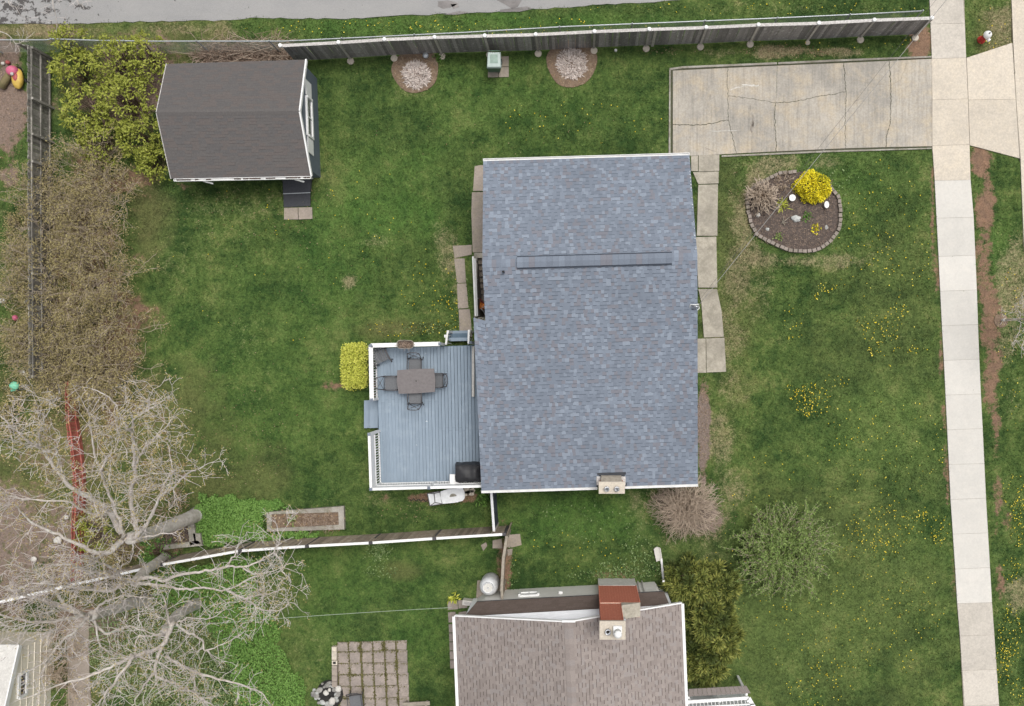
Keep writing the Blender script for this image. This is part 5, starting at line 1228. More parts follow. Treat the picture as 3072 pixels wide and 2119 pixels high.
stems('dead_stems', tuple(W(*q2(400,430),.1)), 160, .7, .4, .5, M['twigtan'], cbx, 9, up=.3)
# ================================================================== FLOWER BED
def qf(x,y): return (2200+x/5.32, 480+y/5.32)
ring = [(1010,195),(945,200),(875,205),(800,215),(725,225),(650,260),(560,300),(460,350),(360,400),(280,480),(235,560),(215,650),(225,720),(232,820),(255,905),(270,985),(295,1060),(330,1125),(365,1185),(425,1225),(500,1265),(580,1315),(665,1355),(740,1390),(810,1420),(870,1445),(940,1455),(1015,1460),(1090,1460),(1165,1460),(1240,1455),(1310,1440),(1375,1415),(1440,1375),(1500,1335),(1555,1285),(1600,1220),(1650,1155),(1680,1090),(1695,1010),(1705,940),(1700,865),(1700,795),(1690,720),(1685,650),(1660,590),(1610,530),(1560,470),(1500,380),(1430,270),(1330,200),(1200,180),(1100,180)]
fb = thing('flower_bed', 'round mulched flower bed ringed with grey brown edging blocks', 'flower bed', W(*qf(950,830)))
P = [W(*qf(*p)) for p in ring]; PAVED.append(P); cen = W(*qf(960,830))
bedm = MB(); nR = 8; nn = len(P); vs = [tuple(cen+Vector((0,0,.05)))]; fs = []
for k in range(1,nR+1):
    for p in P:
        q = lerp(cen,p,k/nR*.99); vs.append((q.x,q.y,.02+.05*(1-(k/nR)**2)+.025*mnoise.noise(Vector((q.x*4,q.y*4,0)))))
fs = [(0,1+i,1+(i+1)%nn) for i in range(nn)]+[(1+(k-1)*nn+i,1+k*nn+i,1+k*nn+(i+1)%nn,1+(k-1)*nn+(i+1)%nn) for k in range(1,nR) for i in range(nn)]
bedm.add(vs, [f[::-1] if False else f for f in fs]).build('mulch', M['mulch'], fb)
blk = meshof(MB().hexa([(-.083,-.075,-.06),(.083,-.075,-.06),(.092,.075,-.06),(-.092,.075,-.06)],[(-.078,-.07,.13),(.078,-.07,.13),(.086,.07,.13),(-.086,.07,.13)]), 'edging_block', M['block'])
L = plen(P[:49]); n = int(L/.2); r = random.Random(8)
for i in range(n):
    p, d = pt_on(P[:49], (i+.5)*L/n)
    o = inst('edging_block', blk, fb, p+Vector((r.uniform(-.012,.012),r.uniform(-.012,.012),r.uniform(-.02,.02))), (R(r.uniform(-3,3)),R(r.uniform(-3,3)),math.atan2(d.y,d.x)+math.pi+R(r.uniform(-4,4))))
o = stems('bark_chips', (cen.x,cen.y,.075), 1500, 1.7, 1.45, .09, M['twigtan'], fb, 10, up=.12, r0=.008); o['kind'] = 'stuff'
def disc_light(x, y, w, h, lab):
    c = W(*qf(x,y),.28); t = thing('solar_light', lab, 'garden light', flat(c), 'white disc garden lights')
    MB().lathe(c,[(w*.97,-.02),(w,.0),(w*.9,.012)],22,sy=h/w).build('disc', M['white'], t)
    MB().lathe(c+Vector((0,0,.013)),[(w*.4,0),(w*.4,.003)],18,sy=h/w).build('sensor', M['blockwhite'], t); MB().tube([flat(c,0),flat(c,.27)],.02,6).build('stake', M['chairmetal'], t)
disc_light(943,605,.142,.145,'round white disc light left of the yellow shrub in the flower bed'); disc_light(1490,715,.105,.15,'oval white disc light right below the yellow shrub in the flower bed')
for (x,y,a,b,c,lab,m) in ((998,940,.20,.14,.12,'large pale boulder in the middle of the flower bed','stone'),(392,880,.09,.10,.08,'small round white stone at left of flower bed','concnew'),(545,1108,.08,.08,.06,'small grey stone at lower left of flower bed','stone'),(1487,1075,.09,.10,.04,'flat angular grey stone at right of the flower bed','stone')):
    o = MB().blob(W(*qf(x,y),c*.6),(a,b,c),x,3,.35); o = o.build('garden_stone', M[m], None, True); tag(o, lab, 'stone', 'stones in the flower bed')
    if x == 998: pass
# driftwood
o = MB()
for a, b, r_ in (((760,1020),(900,910),.022),((780,1010),(870,1000),.018),((800,900),(770,1020),.02),((820,1050),(780,1010),.02)): o.tube([W(*qf(*a),.08),W(*qf((a[0]+b[0])/2+10,(a[1]+b[1])/2-6),.14),W(*qf(*b),.10)],[r_,r_*.8,r_*.4],6)
o = o.build('driftwood', M['fenceold'], None, True); tag(o, 'gnarled pale driftwood lying in the flower bed', 'driftwood')
# ================================================================== TOYS AND ODDMENTS AT THE LEFT
def ql(x,y): return (x/3.8, 800+y/3.8)
def ball(u,v,r_,m,lab,name='ball',cat='ball',grp=None):
    o = MB().blob(W(u,v,r_),(r_,r_,r_),0,3,0).build(name, m, None, True); tag(o,lab,cat,grp)
ball(*ql(30,390),.12,M['white'],'white play ball on the grass at the left edge',grp='play balls'); ball(*ql(172,585),.12,M['pinkp'],'pink play ball on the grass left of the hedge',grp='play balls')
ball(*ql(310,132),.10,M['white'],'small white ball above the other balls beside the hedge',grp='play balls')
o = MB().lathe(W(*ql(275,1210)),[(.10,0),(.12,.12),(.09,.13)],12).build('plant_pot', M['concfound'], None); tag(o,'grey plant pot beside the white one near the mint toy','pot')
o = MB().lathe(W(*ql(328,1238)),[(.08,0),(.10,.13),(.07,.135)],12).build('plant_pot', M['blockwhite'], None); tag(o,'white plant pot beside the grey one near the mint toy','pot')
tm = thing('toy_mower', 'mint green plastic toy mower on the ground left of the hedge', 'toy', W(*ql(165,1360)))
MB().blob(W(*ql(165,1358),.22),(.21,.18,.14),2,3,.12).build('hood', M['mint'], tm, True); MB().box(W(*ql(170,1375),.08),(.34,.32,.12),R(10)).build('base', M['mint'], tm)
MB().tube([W(*ql(190,1410),.1),W(*ql(260,1400),.45),W(*ql(300,1395),.6)],.018,6).build('handle', M['chairmetal'], tm)
for dx,dy in ((-45,35),(30,45),(-40,-30),(40,-30)): q = W(*ql(165+dx,1365+dy),.06); MB().lathe(q,[(.06,-.025),(.06,.025)],12,axis=Matrix.Rotation(R(90),3,'Y')).build('wheel', M['rubber'], tm)
tj = thing('toy_jumble', 'dark heap of small garden toys with white knob right of mint toy', 'toy', W(*ql(305,1370)))
for i in range(6): MB().blob(W(*ql(285+rng.uniform(0,60),1345+rng.uniform(0,45)),.05),(.07,.06,.05),i,1,.4).build('piece', M['stonedark'], tj)
MB().blob(W(*ql(290,1352),.13),(.045,.045,.045),0,2,.1).build('knob', M['white'], tj, True)
o = MB().blob(W(*ql(435,1175),.06),(.13,.10,.08),5,2,.4).build('red_scoop', M['redp'], None, True); tag(o,'small faded red plastic scoop at the hedge edge','toy')
o = MB().tube([W(*ql(270,415),.05),W(*ql(320,385),.08),W(*ql(380,340),.10)],[.05,.07,.05],8).build('grey_downpipe', M['galv'], None); tag(o,'short piece of grey pipe half under the hedge','pipe')
def qc(x,y): return (x/3.1925, 100+y/3.1925)
tc = thing('toy_car', 'pink and yellow ride on toy car beside the grey fence', 'toy car', W(*qc(200,450)))
A_ = Matrix.Rotation(R(28),3,'Z'); cc = W(*qc(195,440),.0)
def L2(x,y,z): return cc+A_@Vector((x,y,z))
MB().blob(L2(0,-.05,.22),(.24,.44,.18),3,3,.1).build('body', M['yellowp'], tc, True); MB().blob(L2(0,.28,.34),(.25,.22,.20),4,3,.1).build('hood', M['pinkp'], tc, True)
MB().blob(L2(0,-.02,.36),(.13,.20,.06),5,2,.1).build('cockpit', M['redp'], tc, True); MB().blob(L2(-.02,.10,.46),(.08,.08,.05),6,2,.1).build('seat', M['offwhite'], tc, True)
for sx in (-1,1):
    for sy in (-.25,.3): MB().lathe(L2(sx*.24,sy,.10),[(.10,-.03),(.10,.03)],12,axis=A_@Matrix.Rotation(R(90),3,'Y')).build('wheel', M['rubber'], tc)
o = MB().tube([W(*qc(10,520),.12),W(*qc(60,440),.16),W(*qc(135,330),.2),W(*qc(150,300),.2)],[.16,.15,.13,.1],10).build('log', mat('mossy_log', (.20,.16,.085), (.15,.13,.06), 5), None, True); tag(o,'mossy cut log lying beside the toy car','log')
o = MB().blob(W(*qc(75,280),.1),(.10,.09,.09),3,2,.2).build('red_bucket', M['redp'], None, True); tag(o,'faded red toy bucket above the log','bucket')
o = MB().blob(W(*qc(28,290),.08),(.08,.07,.07),3,2,.2).build('white_cup', M['concnew'], None, True); tag(o,'small white cup beside the red toy bucket','cup')
for i,(x,y,s,lab) in enumerate(((480,1380,.16,'pale flat stone under the bare tree left of the red fence'),(600,1510,.10,'round grey ball shaped stone on top of the red fence line'),(280,1535,.12,'small pale stone at lower left below the bare tree'),(550,1190,.10,'small stone at the left foot of the red fence'))):
    q = W(x/2.752,1120+y/2.752,.08); o = MB().blob(q,(s*1.2,s,s*.6),i,2,.3).build('stone', M['concnew'], None, True); tag(o,lab,'stone','loose stones under the trees')
# ================================================================== WIRES
def cable(pts, r_, m, lab, name='service_cable'):
    o = MB().tube(pts, r_, 6).build(name, m, None, True); tag(o, lab, 'cable'); return o
A0 = Vector((ms.x+.18,ms.y+.08,4.05)); B0 = WD(2262,-150,7.2)
cable([lerp(A0,B0,t)-Vector((0,0,.5*4*t*(1-t))) for t in [i/24 for i in range(25)]], .011, M['wire'], 'thick pale overhead service cable crossing the driveway to the house mast')
A1 = Vector((ms.x+.10,ms.y+.10,3.7)); B1 = WD(2235,-150,6.4)
cable([lerp(A1,B1,t)-Vector((0,0,.6*4*t*(1-t))) for t in [i/24 for i in range(25)]], .0055, M['chairmetal'], 'thin dark overhead phone wire alongside the thick service cable', 'phone_wire')
A2 = W(1355,1823,2.9); B2 = W(300,1900,5.0)
cable([lerp(A2,B2,t)-Vector((0,0,.25*4*t*(1-t))) for t in [i/16 for i in range(17)]], .009, M['wiregreen'], 'pale green line from the neighbour house towards the bare trees', 'garden_line')
ip = WD(2262,-150,0); ip2 = thing('utility_pole', 'wooden utility pole beyond the top of the picture', 'pole', ip) if False else None
# ---- pipe at the brush side of the lawn
o = MB().bar(W(650,940,.03), W(664,939,.03), .06, .03).build('fallen_tag', M['concnew'], None) if False else None
# ================================================================== VEGETATION
def rnd_dir(r, up=.3):
    a = r.uniform(0,2*math.pi); e = r.uniform(up-.4,up+.6); return Vector((math.cos(a),math.sin(a),e)).normalized()
def grow(mb, p, d, L, rad, depth, r, tips, droop=0.0, wob=.25, split=(2,4), shrink=.62, up=.05, minr=.004, sides=5, segs=4, spread=.75):
    "a branch and its side branches, written into mb; tips collects end points and directions"
    path = [p.copy()]; rads = [rad]; q = p.copy(); d = d.normalized(); nodes = []
    for i in range(segs):
        d = (d+Vector((r.gauss(0,wob),r.gauss(0,wob),r.gauss(0,wob)+up-droop*(i/segs)))).normalized()
        q = q+d*(L/segs); path.append(q.copy()); rads.append(max(minr,rad*(1-.62*(i+1)/segs))); nodes.append((q.copy(),d.copy(),rads[-1]))
    mb.tube(path, rads, max(3,sides), cap=depth==0 or rad > .02)
    if depth <= 0:
        tips.append((q,d)); return
    n = r.randint(*split)
    for k in range(n):
        j = segs-1 if k == 0 else r.randrange(max(1,segs//2)-1, segs)
        b, dd, rr_ = nodes[j]
        sp = rnd_dir(r,.2); nd = (dd*(1-spread*.5)+sp*spread*(.55 if k == 0 else 1)).normalized()
        grow(mb, b, nd, L*shrink*r.uniform(.75,1.2), max(minr,rr_*.85), depth-1, r, tips, droop, wob, split, shrink, up, minr, sides-1, segs, spread)
def foliage_obj(parent, V, F_, m, v, name='foliage'):
    V = V-np.array(parent['_o']); return np_obj(name, np_mesh(name, V, F_, m, v), parent)
def cat(parts):
    V = np.concatenate([p[0] for p in parts]); o = 0; Fs = []
    for p in parts: Fs.append(p[1]+o); o += len(p[0])
    return V, np.concatenate(Fs), np.concatenate([p[2] for p in parts])
# ---- whorled yellow-green shrubs between shed and fence
def leafy_shrub(u, v, rad, h, lab, n_tip, seed, grp='yellow green shrubs by the shed', m='leafyel', leaf=.15, stemm='barkbrown'):
    c = W(u,v,h*.6); c = flat(c); r = random.Random(seed); rs = np.random.RandomState(seed)
    t = thing('leafy_shrub', lab, 'shrub', c, grp); mb = MB(); tips = []
    for k in range(n_tip):
        a = r.uniform(0,2*math.pi); q = math.sqrt(r.random())*rad*1.02; z = h*(1-.55*(q/rad)**2)*r.uniform(.62,1.05)
        tip = c+Vector((math.cos(a)*q,math.sin(a)*q,z)); b0 = c+Vector((math.cos(a)*q*.25,math.sin(a)*q*.25,.05)); mid = lerp(b0,tip,.55)+Vector((r.uniform(-.1,.1),r.uniform(-.1,.1),.12))
        if k % 2 == 0: mb.tube([b0,mid,tip],[.018,.012,.006],4,cap=False)
        d = (tip-mid).normalized(); tips.append((tip,d))
    mb.build('stems', M[stemm], t)
    parts = []
    for tip, d in tips:
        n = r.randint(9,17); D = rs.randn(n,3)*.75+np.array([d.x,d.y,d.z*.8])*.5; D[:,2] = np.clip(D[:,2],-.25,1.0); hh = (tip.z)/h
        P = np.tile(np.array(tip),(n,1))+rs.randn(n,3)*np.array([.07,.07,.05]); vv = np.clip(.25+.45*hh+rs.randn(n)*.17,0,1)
        parts.append(leaves(P,D,leaf*rs.uniform(.6,1.25,n),leaf*.42,vv,rs=rs))
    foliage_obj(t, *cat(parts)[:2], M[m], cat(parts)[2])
for i,(u,v,rad,h,n,lab) in enumerate(((215,210,1.0,1.9,70,'yellow green shrub at the lane corner beside the grey fence'),(330,180,1.05,2.1,95,'yellow green shrub touching the chain link fence, left of the brush pile'),(430,165,.95,2.0,80,'yellow green shrub nearest the brush pile and shed roof corner'),
      (250,330,1.1,1.9,75,'yellow green shrub in the middle against the grey fence'),(370,300,1.15,2.1,120,'yellow green shrub in the middle against the shed roof'),(420,410,1.0,1.9,95,'yellow green shrub beside the lower half of the shed roof'),(300,420,1.0,1.8,70,'yellow green shrub between the grey fence and lower shed wall'),(455,480,.75,1.4,50,'small yellow green shrub at the lower shed corner'),(200,130,.8,1.7,40,'sparse yellow green shrub poking over the chain link fence corner'))):
    leafy_shrub(u,v,rad,h,lab,n,100+i)
# ---- olive budding hedge shrubs
def twig_shrub(u, v, rad, h, lab, seed, nst, m_t, m_l, leaf, per, grp=None, name='budding_shrub', flatten=1.0, depth=2, cat_='shrub', droop=.1, r0=.020, up=.0, L0=.55):
    c = flat(W(u,v,h*.6)); r = random.Random(seed); rs = np.random.RandomState(seed)
    t = thing(name, lab, cat_, c, grp); mb = MB(); tips = []
    for k in range(nst):
        a = r.uniform(0,2*math.pi); e = r.uniform(.25,1.6)*flatten; d = Vector((math.cos(a),math.sin(a),e)); q = r.random()**.5*rad*.55
        p = c+Vector((math.cos(a)*q*.6,math.sin(a)*q*.6,.0)); Lk = math.hypot(rad,h)*L0*r.uniform(.7,1.15)
        grow(mb, p, d, Lk, r0, depth, r, tips, droop=droop, wob=.16, split=(2,4), shrink=.55, up=up, minr=.008, sides=4, segs=4, spread=.7)
    mb.build('branches', M[m_t], t)
    if per:
        T = np.array([list(p) for p,_ in tips]); n = len(T)*per; P = np.repeat(T,per,0)+rs.randn(n,3)*np.array([.10,.10,.07]); D = rs.randn(n,3); D[:,2] = np.abs(D[:,2])*.7
        V,F_,v_ = leaves(P,D,leaf*rs.uniform(.6,1.3,n),leaf*.55,np.clip(.5+.25*rs.randn(n),0,1),rs=rs); foliage_obj(t,V,F_,M[m_l],v_)
    return t, tips
HL = ['olive budding hedge shrub just below the yellow green shrubs','olive budding hedge shrub overhanging the grey fence, upper part','olive budding hedge shrub bulging into the lawn, upper part','olive budding hedge shrub over the grey fence beside the white ball','olive budding hedge shrub bulging into the lawn, middle part','brown budding hedge shrub over the fence beside the pink ball','olive budding hedge shrub bulging into the lawn, lower part','olive budding hedge shrub over the fence near the mint toy','olive budding hedge shrub at lower end against the red fence','brown budding hedge shrub at lower end touching the lawn']
for i,(u,v,rad) in enumerate(((250,525,1.1),(130,640,1.15),(262,660,1.05),(115,800,1.15),(268,830,1.1),(115,930,1.1),(278,970,1.05),(125,1060,1.15),(205,1115,1.05),(295,1110,1.0))):
    twig_shrub(u,v,rad,2.0,HL[i],200+i,50,'twigolive','leafolive',.07,11,'budding hedge shrubs along the left fence')
for i,(u,v,rad,lab) in enumerate(((60,700,.8,'low olive scrub between the left grass and the hedge, upper'),(75,1010,.8,'low olive scrub above the plant pots'),(60,1240,.9,'low olive scrub below the mint toy'))):
    twig_shrub(u,v,rad,.6,lab,230+i,20,'twigolive','leafolive',.07,10,'low scrub beside the hedge',flatten=.4)
# ivy / dark shrubs below the tree
leafy_shrub(275,1600,.85,1.2,'dense yellow green shrub right of the red fence below the tree fork',70,140,None,'leafyel',.11)
leafy_shrub(470,1665,.75,1.0,'dark fresh green shrub beside the leaning tree trunk',40,141,None,'leafcover',.13)
leafy_shrub(355,1665,.6,1.0,'olive leafy shrub at the foot of the white capped fence',45,142,None,'leafolive',.10)
twig_shrub(490,1535,.9,.7,'brown leafy scrub above the leaning trunk',143,16,'twigbrown','litter',.06,7,flatten=.5)
twig_shrub(178,1990,.6,1.1,'dark brown bare hedge beside the cream outbuilding',144,22,'twigbrown','litter',.05,2); twig_shrub(176,1900,.6,1.1,'dark brown bare hedge between outbuilding and tree trunks',145,22,'twigbrown','litter',.05,2); twig_shrub(172,2085,.7,1.1,'dark brown bare hedge at the bottom edge by the outbuilding',146,22,'twigbrown','litter',.05,2)
# ---- round shrubs
def dome_shrub(u, v, rx, ry, h, lab, seed, n, m, leaf, name, cat_='shrub', grp=None, under='leafgreen', vfun=None, box=1.0):
    c = flat(W(u,v,h*.55)); rs = np.random.RandomState(seed); t = thing(name, lab, cat_, c, grp)
    mb = MB(); r = random.Random(seed)
    for k in range(26):
        a = r.uniform(0,6.28); e = r.uniform(.2,.9); mb.tube([c,c+Vector((math.cos(a)*rx*e*.5,math.sin(a)*ry*e*.5,h*.45)),c+Vector((math.cos(a)*rx*e,math.sin(a)*ry*e,h*.9*math.sqrt(max(.05,1-e*e))))],[.015,.01,.006],4,cap=False)
    mb.build('stems', M['barkbrown'], t)
    X = unit(rs.randn(n,3)); X[:,2] = np.abs(X[:,2]); k = rs.uniform(.80,1.03,n)[:,None]
    lump = 1+.13*np.sin(X[:,0]*5.3+seed)*np.sin(X[:,1]*4.7+1)+.06*np.sin(X[:,0]*11+X[:,2]*9)
    if box < 1: lump = 1+.04*np.sin(X[:,0]*7)*np.sin(X[:,1]*8)
    Xq = np.sign(X)*np.abs(X)**box
    if box < 1:
        m_ = rs.rand(n) < .6; a_ = rs.uniform(-.98,.98,(n,2)); a_ = a_/np.maximum(1,(np.abs(a_)**3.2).sum(1)**(1/3.2))[:,None]; Xq[m_,:2] = a_[m_]; Xq[m_,2] = (1-.35*np.maximum(np.abs(a_[m_,0]),np.abs(a_[m_,1]))**4)*(1-.5*(np.abs(a_[m_,0]*a_[m_,1])**3))
    P = Xq*k*np.array([rx,ry,h])*lump[:,None]+np.array(c); D = X*.8+rs.randn(n,3)*.7
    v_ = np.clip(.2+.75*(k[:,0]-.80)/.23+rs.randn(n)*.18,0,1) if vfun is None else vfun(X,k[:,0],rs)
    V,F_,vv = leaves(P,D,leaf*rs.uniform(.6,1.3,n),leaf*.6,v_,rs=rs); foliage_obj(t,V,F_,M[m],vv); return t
def yv(X,k,rs):
    g = ((X[:,0] > .05)&(X[:,1] > .15)&(rs.rand(len(k)) < .62))|(rs.rand(len(k)) < .10); return np.where(g, rs.uniform(0,.18,len(k)), rs.uniform(.45,1.0,len(k)))
dome_shrub(*qf(1300,415),.76,.66,.95,'bright yellow flowering rounded shrub in the flower bed',301,5200,'forsythia',.075,'flowering_shrub',vfun=yv)
dome_shrub(1064,1098,.56,.98,1.0,'clipped lime green rounded shrub beside the deck railing',302,6500,'leaflime',.075,'clipped_shrub',box=.62)
# ---- evergreen mass beside the neighbour house: three plants
def evergreen(u, v, rad, h, lab, seed, ncl):
    c = flat(W(u,v,h*.5)); rs = np.random.RandomState(seed); r = random.Random(seed); t = thing('evergreen_shrub', lab, 'evergreen', c, 'evergreen shrubs beside the neighbour house')
    mb = MB(); parts = []
    for k in range(ncl):
        a = r.uniform(0,6.283); q = math.sqrt(r.random())*rad; z = h*(1-.6*(q/rad)**2)*r.uniform(.55,1.1); cc = c+Vector((math.cos(a)*q,math.sin(a)*q,z))
        if k % 3 == 0: mb.tube([c+Vector((math.cos(a)*q*.2,math.sin(a)*q*.2,0)),cc],[.03,.01],4,cap=False)
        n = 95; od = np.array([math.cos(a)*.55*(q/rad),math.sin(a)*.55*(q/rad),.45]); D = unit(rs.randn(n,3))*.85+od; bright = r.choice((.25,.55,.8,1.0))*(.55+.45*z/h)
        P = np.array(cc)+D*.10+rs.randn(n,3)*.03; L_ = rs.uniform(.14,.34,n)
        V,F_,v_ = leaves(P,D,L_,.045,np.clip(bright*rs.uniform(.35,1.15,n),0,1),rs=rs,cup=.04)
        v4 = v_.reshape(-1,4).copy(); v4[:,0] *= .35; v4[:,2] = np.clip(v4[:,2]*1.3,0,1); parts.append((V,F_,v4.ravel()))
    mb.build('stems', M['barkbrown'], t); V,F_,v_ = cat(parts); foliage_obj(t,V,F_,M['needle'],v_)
for i,(u,v,rad,h,n,lab) in enumerate(((2070,1745,.95,1.5,120,'evergreen shrub nearest the splash block at the neighbour house corner'),(2145,1755,.85,1.3,90,'evergreen shrub at the upper right of the evergreen clump'),(2125,1850,1.0,1.6,130,'evergreen shrub in the middle of the evergreen clump'),(2150,1930,.95,1.5,110,'evergreen shrub at the right side of the evergreen clump'),(2115,1985,.9,1.4,105,'evergreen shrub at the bottom of the evergreen clump above the porch'))):
    evergreen(u,v,rad,h,lab,320+i,int(n*.52))
# ---- arching green shrub, bare weeping tree, bare twig clump
def arching(u, v, rad, h, lab, seed, nst, m_t, m_l, leaf, per, name, cat_, rr0=.016, droopf=1.0, sub=3):
    c = flat(W(u,v,h*.5)); r = random.Random(seed); rs = np.random.RandomState(seed); t = thing(name, lab, cat_, c); mb = MB(); pts = []
    for k in range(nst):
        a = r.uniform(0,6.283); Lr = rad*(r.uniform(.22,.95) if sub > 3 or r.random() < .85 else r.uniform(.95,1.12)); off = Vector((r.gauss(0,.05),r.gauss(0,.05),0))*rad; hh = h*r.uniform(.55,1.1); path = []
        for i in range(8):
            s = i/7; wob = .07*math.sin(s*7+k)*rad; x = s**.85*Lr
            path.append(c+off+Vector((math.cos(a)*x-math.sin(a)*wob, math.sin(a)*x+math.cos(a)*wob, .05+hh*(math.sin(min(1,s*1.35)*math.pi/2)-droopf*.38*max(0,s-.55)**1.3*2.2))))
        mb.tube(path,[rr0*(1-.7*i/7) for i in range(8)],4,cap=False); pts += path[3:]
        for q in range(sub):
            j = r.randrange(2,7); b = path[j]; d = (path[min(7,j+1)]-path[j-1]).normalized(); d = (d+rnd_dir(r,.15)*.8).normalized(); e = [b]
            for i in range(3): d = (d+Vector((r.gauss(0,.2),r.gauss(0,.2),r.gauss(0,.12)-.05))).normalized(); e.append(e[-1]+d*Lr*.11)
            mb.tube(e,[rr0*.5,rr0*.45,rr0*.4,rr0*.3],3,cap=False); pts += e[1:]
    mb.build('branches', M[m_t], t)
    if per:
        T = np.array([list(p) for p in pts]); n = len(T)*per; P = np.repeat(T,per,0)+rs.randn(n,3)*np.array([.03,.03,.025]); D = rs.randn(n,3); D[:,2] = np.abs(D[:,2])
        V,F_,v_ = leaves(P,D,leaf*rs.uniform(.6,1.3,n),leaf*.55,np.clip(.5+.25*rs.randn(n),0,1),rs=rs); foliage_obj(t,V,F_,M[m_l],v_)
    return t
arching(2345,1645,1.95,1.3,'sprawling green arching shrub on the front lawn',341,330,'twigolive','leafgreen',.075,9,'arching_shrub','shrub')
arching(2055,1518,1.62,.95,'low bare brown weeping tree at the bungalow corner',342,380,'twigbrown','litter',.04,0,'weeping_tree','tree',rr0=.017,sub=4,droopf=1.6)
arching(2285,590,.86,.6,'bare tangled twiggy shrub in the flower bed',343,110,'twigbrown','litter',.04,0,'bare_shrub','shrub',rr0=.026,sub=5)
twig_shrub(2352,545,.35,.3,'dead brown tuft between the bare shrub and the block ring',344,14,'twigbrown','litter',.04,2,flatten=.5,name='dead_perennial',cat_='plant')
# ---- small plants
def plant(u, v, rad, n, L_, m, lab, seed, name='leafy_plant', w=.3, up=.7):
    c = flat(W(u,v)); rs = np.random.RandomState(seed); P = np.stack([c.x+rs.randn(n)*rad*.35, c.y+rs.randn(n)*rad*.35, np.full(n,.03)],-1); D = rs.randn(n,3); D[:,2] = np.abs(D[:,2])*.5+up*.6
    V,F_,v_ = leaves(P,D,L_*rs.uniform(.6,1.3,n),L_*w,rs.rand(n),rs=rs); t = thing(name,lab,'plant',c); foliage_obj(t,V,F_,M[m],v_,'leaves')['kind'] = 'stuff'; return t
plant(*qf(770,725),.28,70,.30,'leaflime','strappy lime green plant beside the bare twiggy shrub',1,w=.10); plant(*qf(1160,910),.24,70,.16,'leafcover','low bright green plant beside the large boulder',2); plant(*qf(1315,1110),.26,50,.16,'forsythia','small yellow leaved plant at right of flower bed',3); plant(*qf(715,1230),.22,50,.14,'leafgreen','small dark green plant at the bottom of the flower bed',4)
for i,(u,v) in enumerate(((1290,175),)): plant(u+28,v,.25,50,.14,'leafcover','small green weed at the board fence by mulch circle',8)
plant(1455,1500,.35,70,.2,'leafcover','green weed clump by the stored blocks and the house corner',9); plant(1360,1795,.25,40,.25,'leaflime','yellow flowering weeds on the pavers by the neighbour house',10); 
plant(1140,1645,.75,420,.09,'weed','pale variegated spreading plant under the white capped fence',12,w=.6,up=.3)
# ---- mulch circles with cut-back ornamental grass
def grass_circle(u, v, rad, su, sv, sr, lab1, lab2, seed):
    c = flat(W(u,v)); r = random.Random(seed); P = [c+Vector((math.cos(a)*rad*(1+.06*math.sin(a*3+seed)),math.sin(a)*rad*(.96+.05*math.sin(a*2)),0)) for a in [i*2*math.pi/28 for i in range(28)]]
    o = MB().prism(P, -.04, .025).build('mulch_circle', M['mulchlight'], None); tag(o,lab1,'mulch bed','mulch circles by the board fence'); PAVED.append(P)
    t = thing('ornamental_grass', lab2, 'plant', flat(W(su,sv)), 'cut back grass clumps'); rs = np.random.RandomState(seed); n = 1300; a = rs.uniform(0,6.283,n); q = np.sqrt(rs.rand(n))*sr
    b = flat(W(su,sv)); P_ = np.stack([b.x+np.cos(a)*q*.8, b.y+np.sin(a)*q*.8, np.full(n,.03)+.12*(1-q/sr)],-1); D = np.stack([np.cos(a)*.7,np.sin(a)*.7,np.full(n,.22)],-1)+rs.randn(n,3)*.6
    V,F_,v_ = leaves(P_,D,rs.uniform(.10,.24,n),.032,np.clip(rs.normal(.68,.25,n),0,1),rs=rs,cup=.05); foliage_obj(t,V,F_,M['straw'],v_,'cut_stems')
    n = 350; a = rs.uniform(0,6.283,n); q = rs.uniform(.4,1,n)*rad*.95; P_ = np.stack([c.x+np.cos(a)*q,c.y+np.sin(a)*q,np.full(n,.03)],-1); D = rs.randn(n,3); D[:,2] = np.abs(D[:,2])*.1
    V,F_,v_ = leaves(P_,D,rs.uniform(.05,.16,n),.02,rs.rand(n),rs=rs,cup=.03); foliage_obj(t,V,F_,M['litter'],v_,'fallen_blades')
grass_circle(1248,212,1.0,1250,226,.66,'round mulch circle nearer the shed','pale cut back grass clump nearer the shed',401); grass_circle(1716,190,1.08,1716,193,.74,'round mulch circle right of the wheeled bin','pale cut back grass clump right of the wheeled bin',402)
# ---- brush pile behind the shed
t = thing('brush_pile', 'pile of cut brown branches between shed and chain link fence', 'brush pile', flat(W(720,165))); rs = np.random.RandomState(5); n = 1500
a = W(590,170); b = W(880,160); s = rs.rand(n); P = np.stack([a.x+(b.x-a.x)*s, a.y+(b.y-a.y)*s+rs.randn(n)*.28, rs.uniform(.05,.55,n)],-1); D = rs.randn(n,3)*np.array([1.4,.8,.35])
V,F_,v_ = leaves(P,D,rs.uniform(.2,.7,n),.022,rs.rand(n),rs=rs,cup=.04); foliage_obj(t,V,F_,M['twigtan'],v_,'cut_twigs')
mb = MB(); r = random.Random(6)
for k in range(26): p = lerp(a,b,r.random())+Vector((0,r.uniform(-.3,.3),r.uniform(.3,.6))); d = Vector((r.choice((-1,1)),r.uniform(-.5,.5),r.uniform(-.1,.15))); mb.tube([p,p+d*.5,p+d*1.1+Vector((0,0,.08))],[.016,.012,.006],4)
mb.build('long_branches', M['twigbrown'], t)
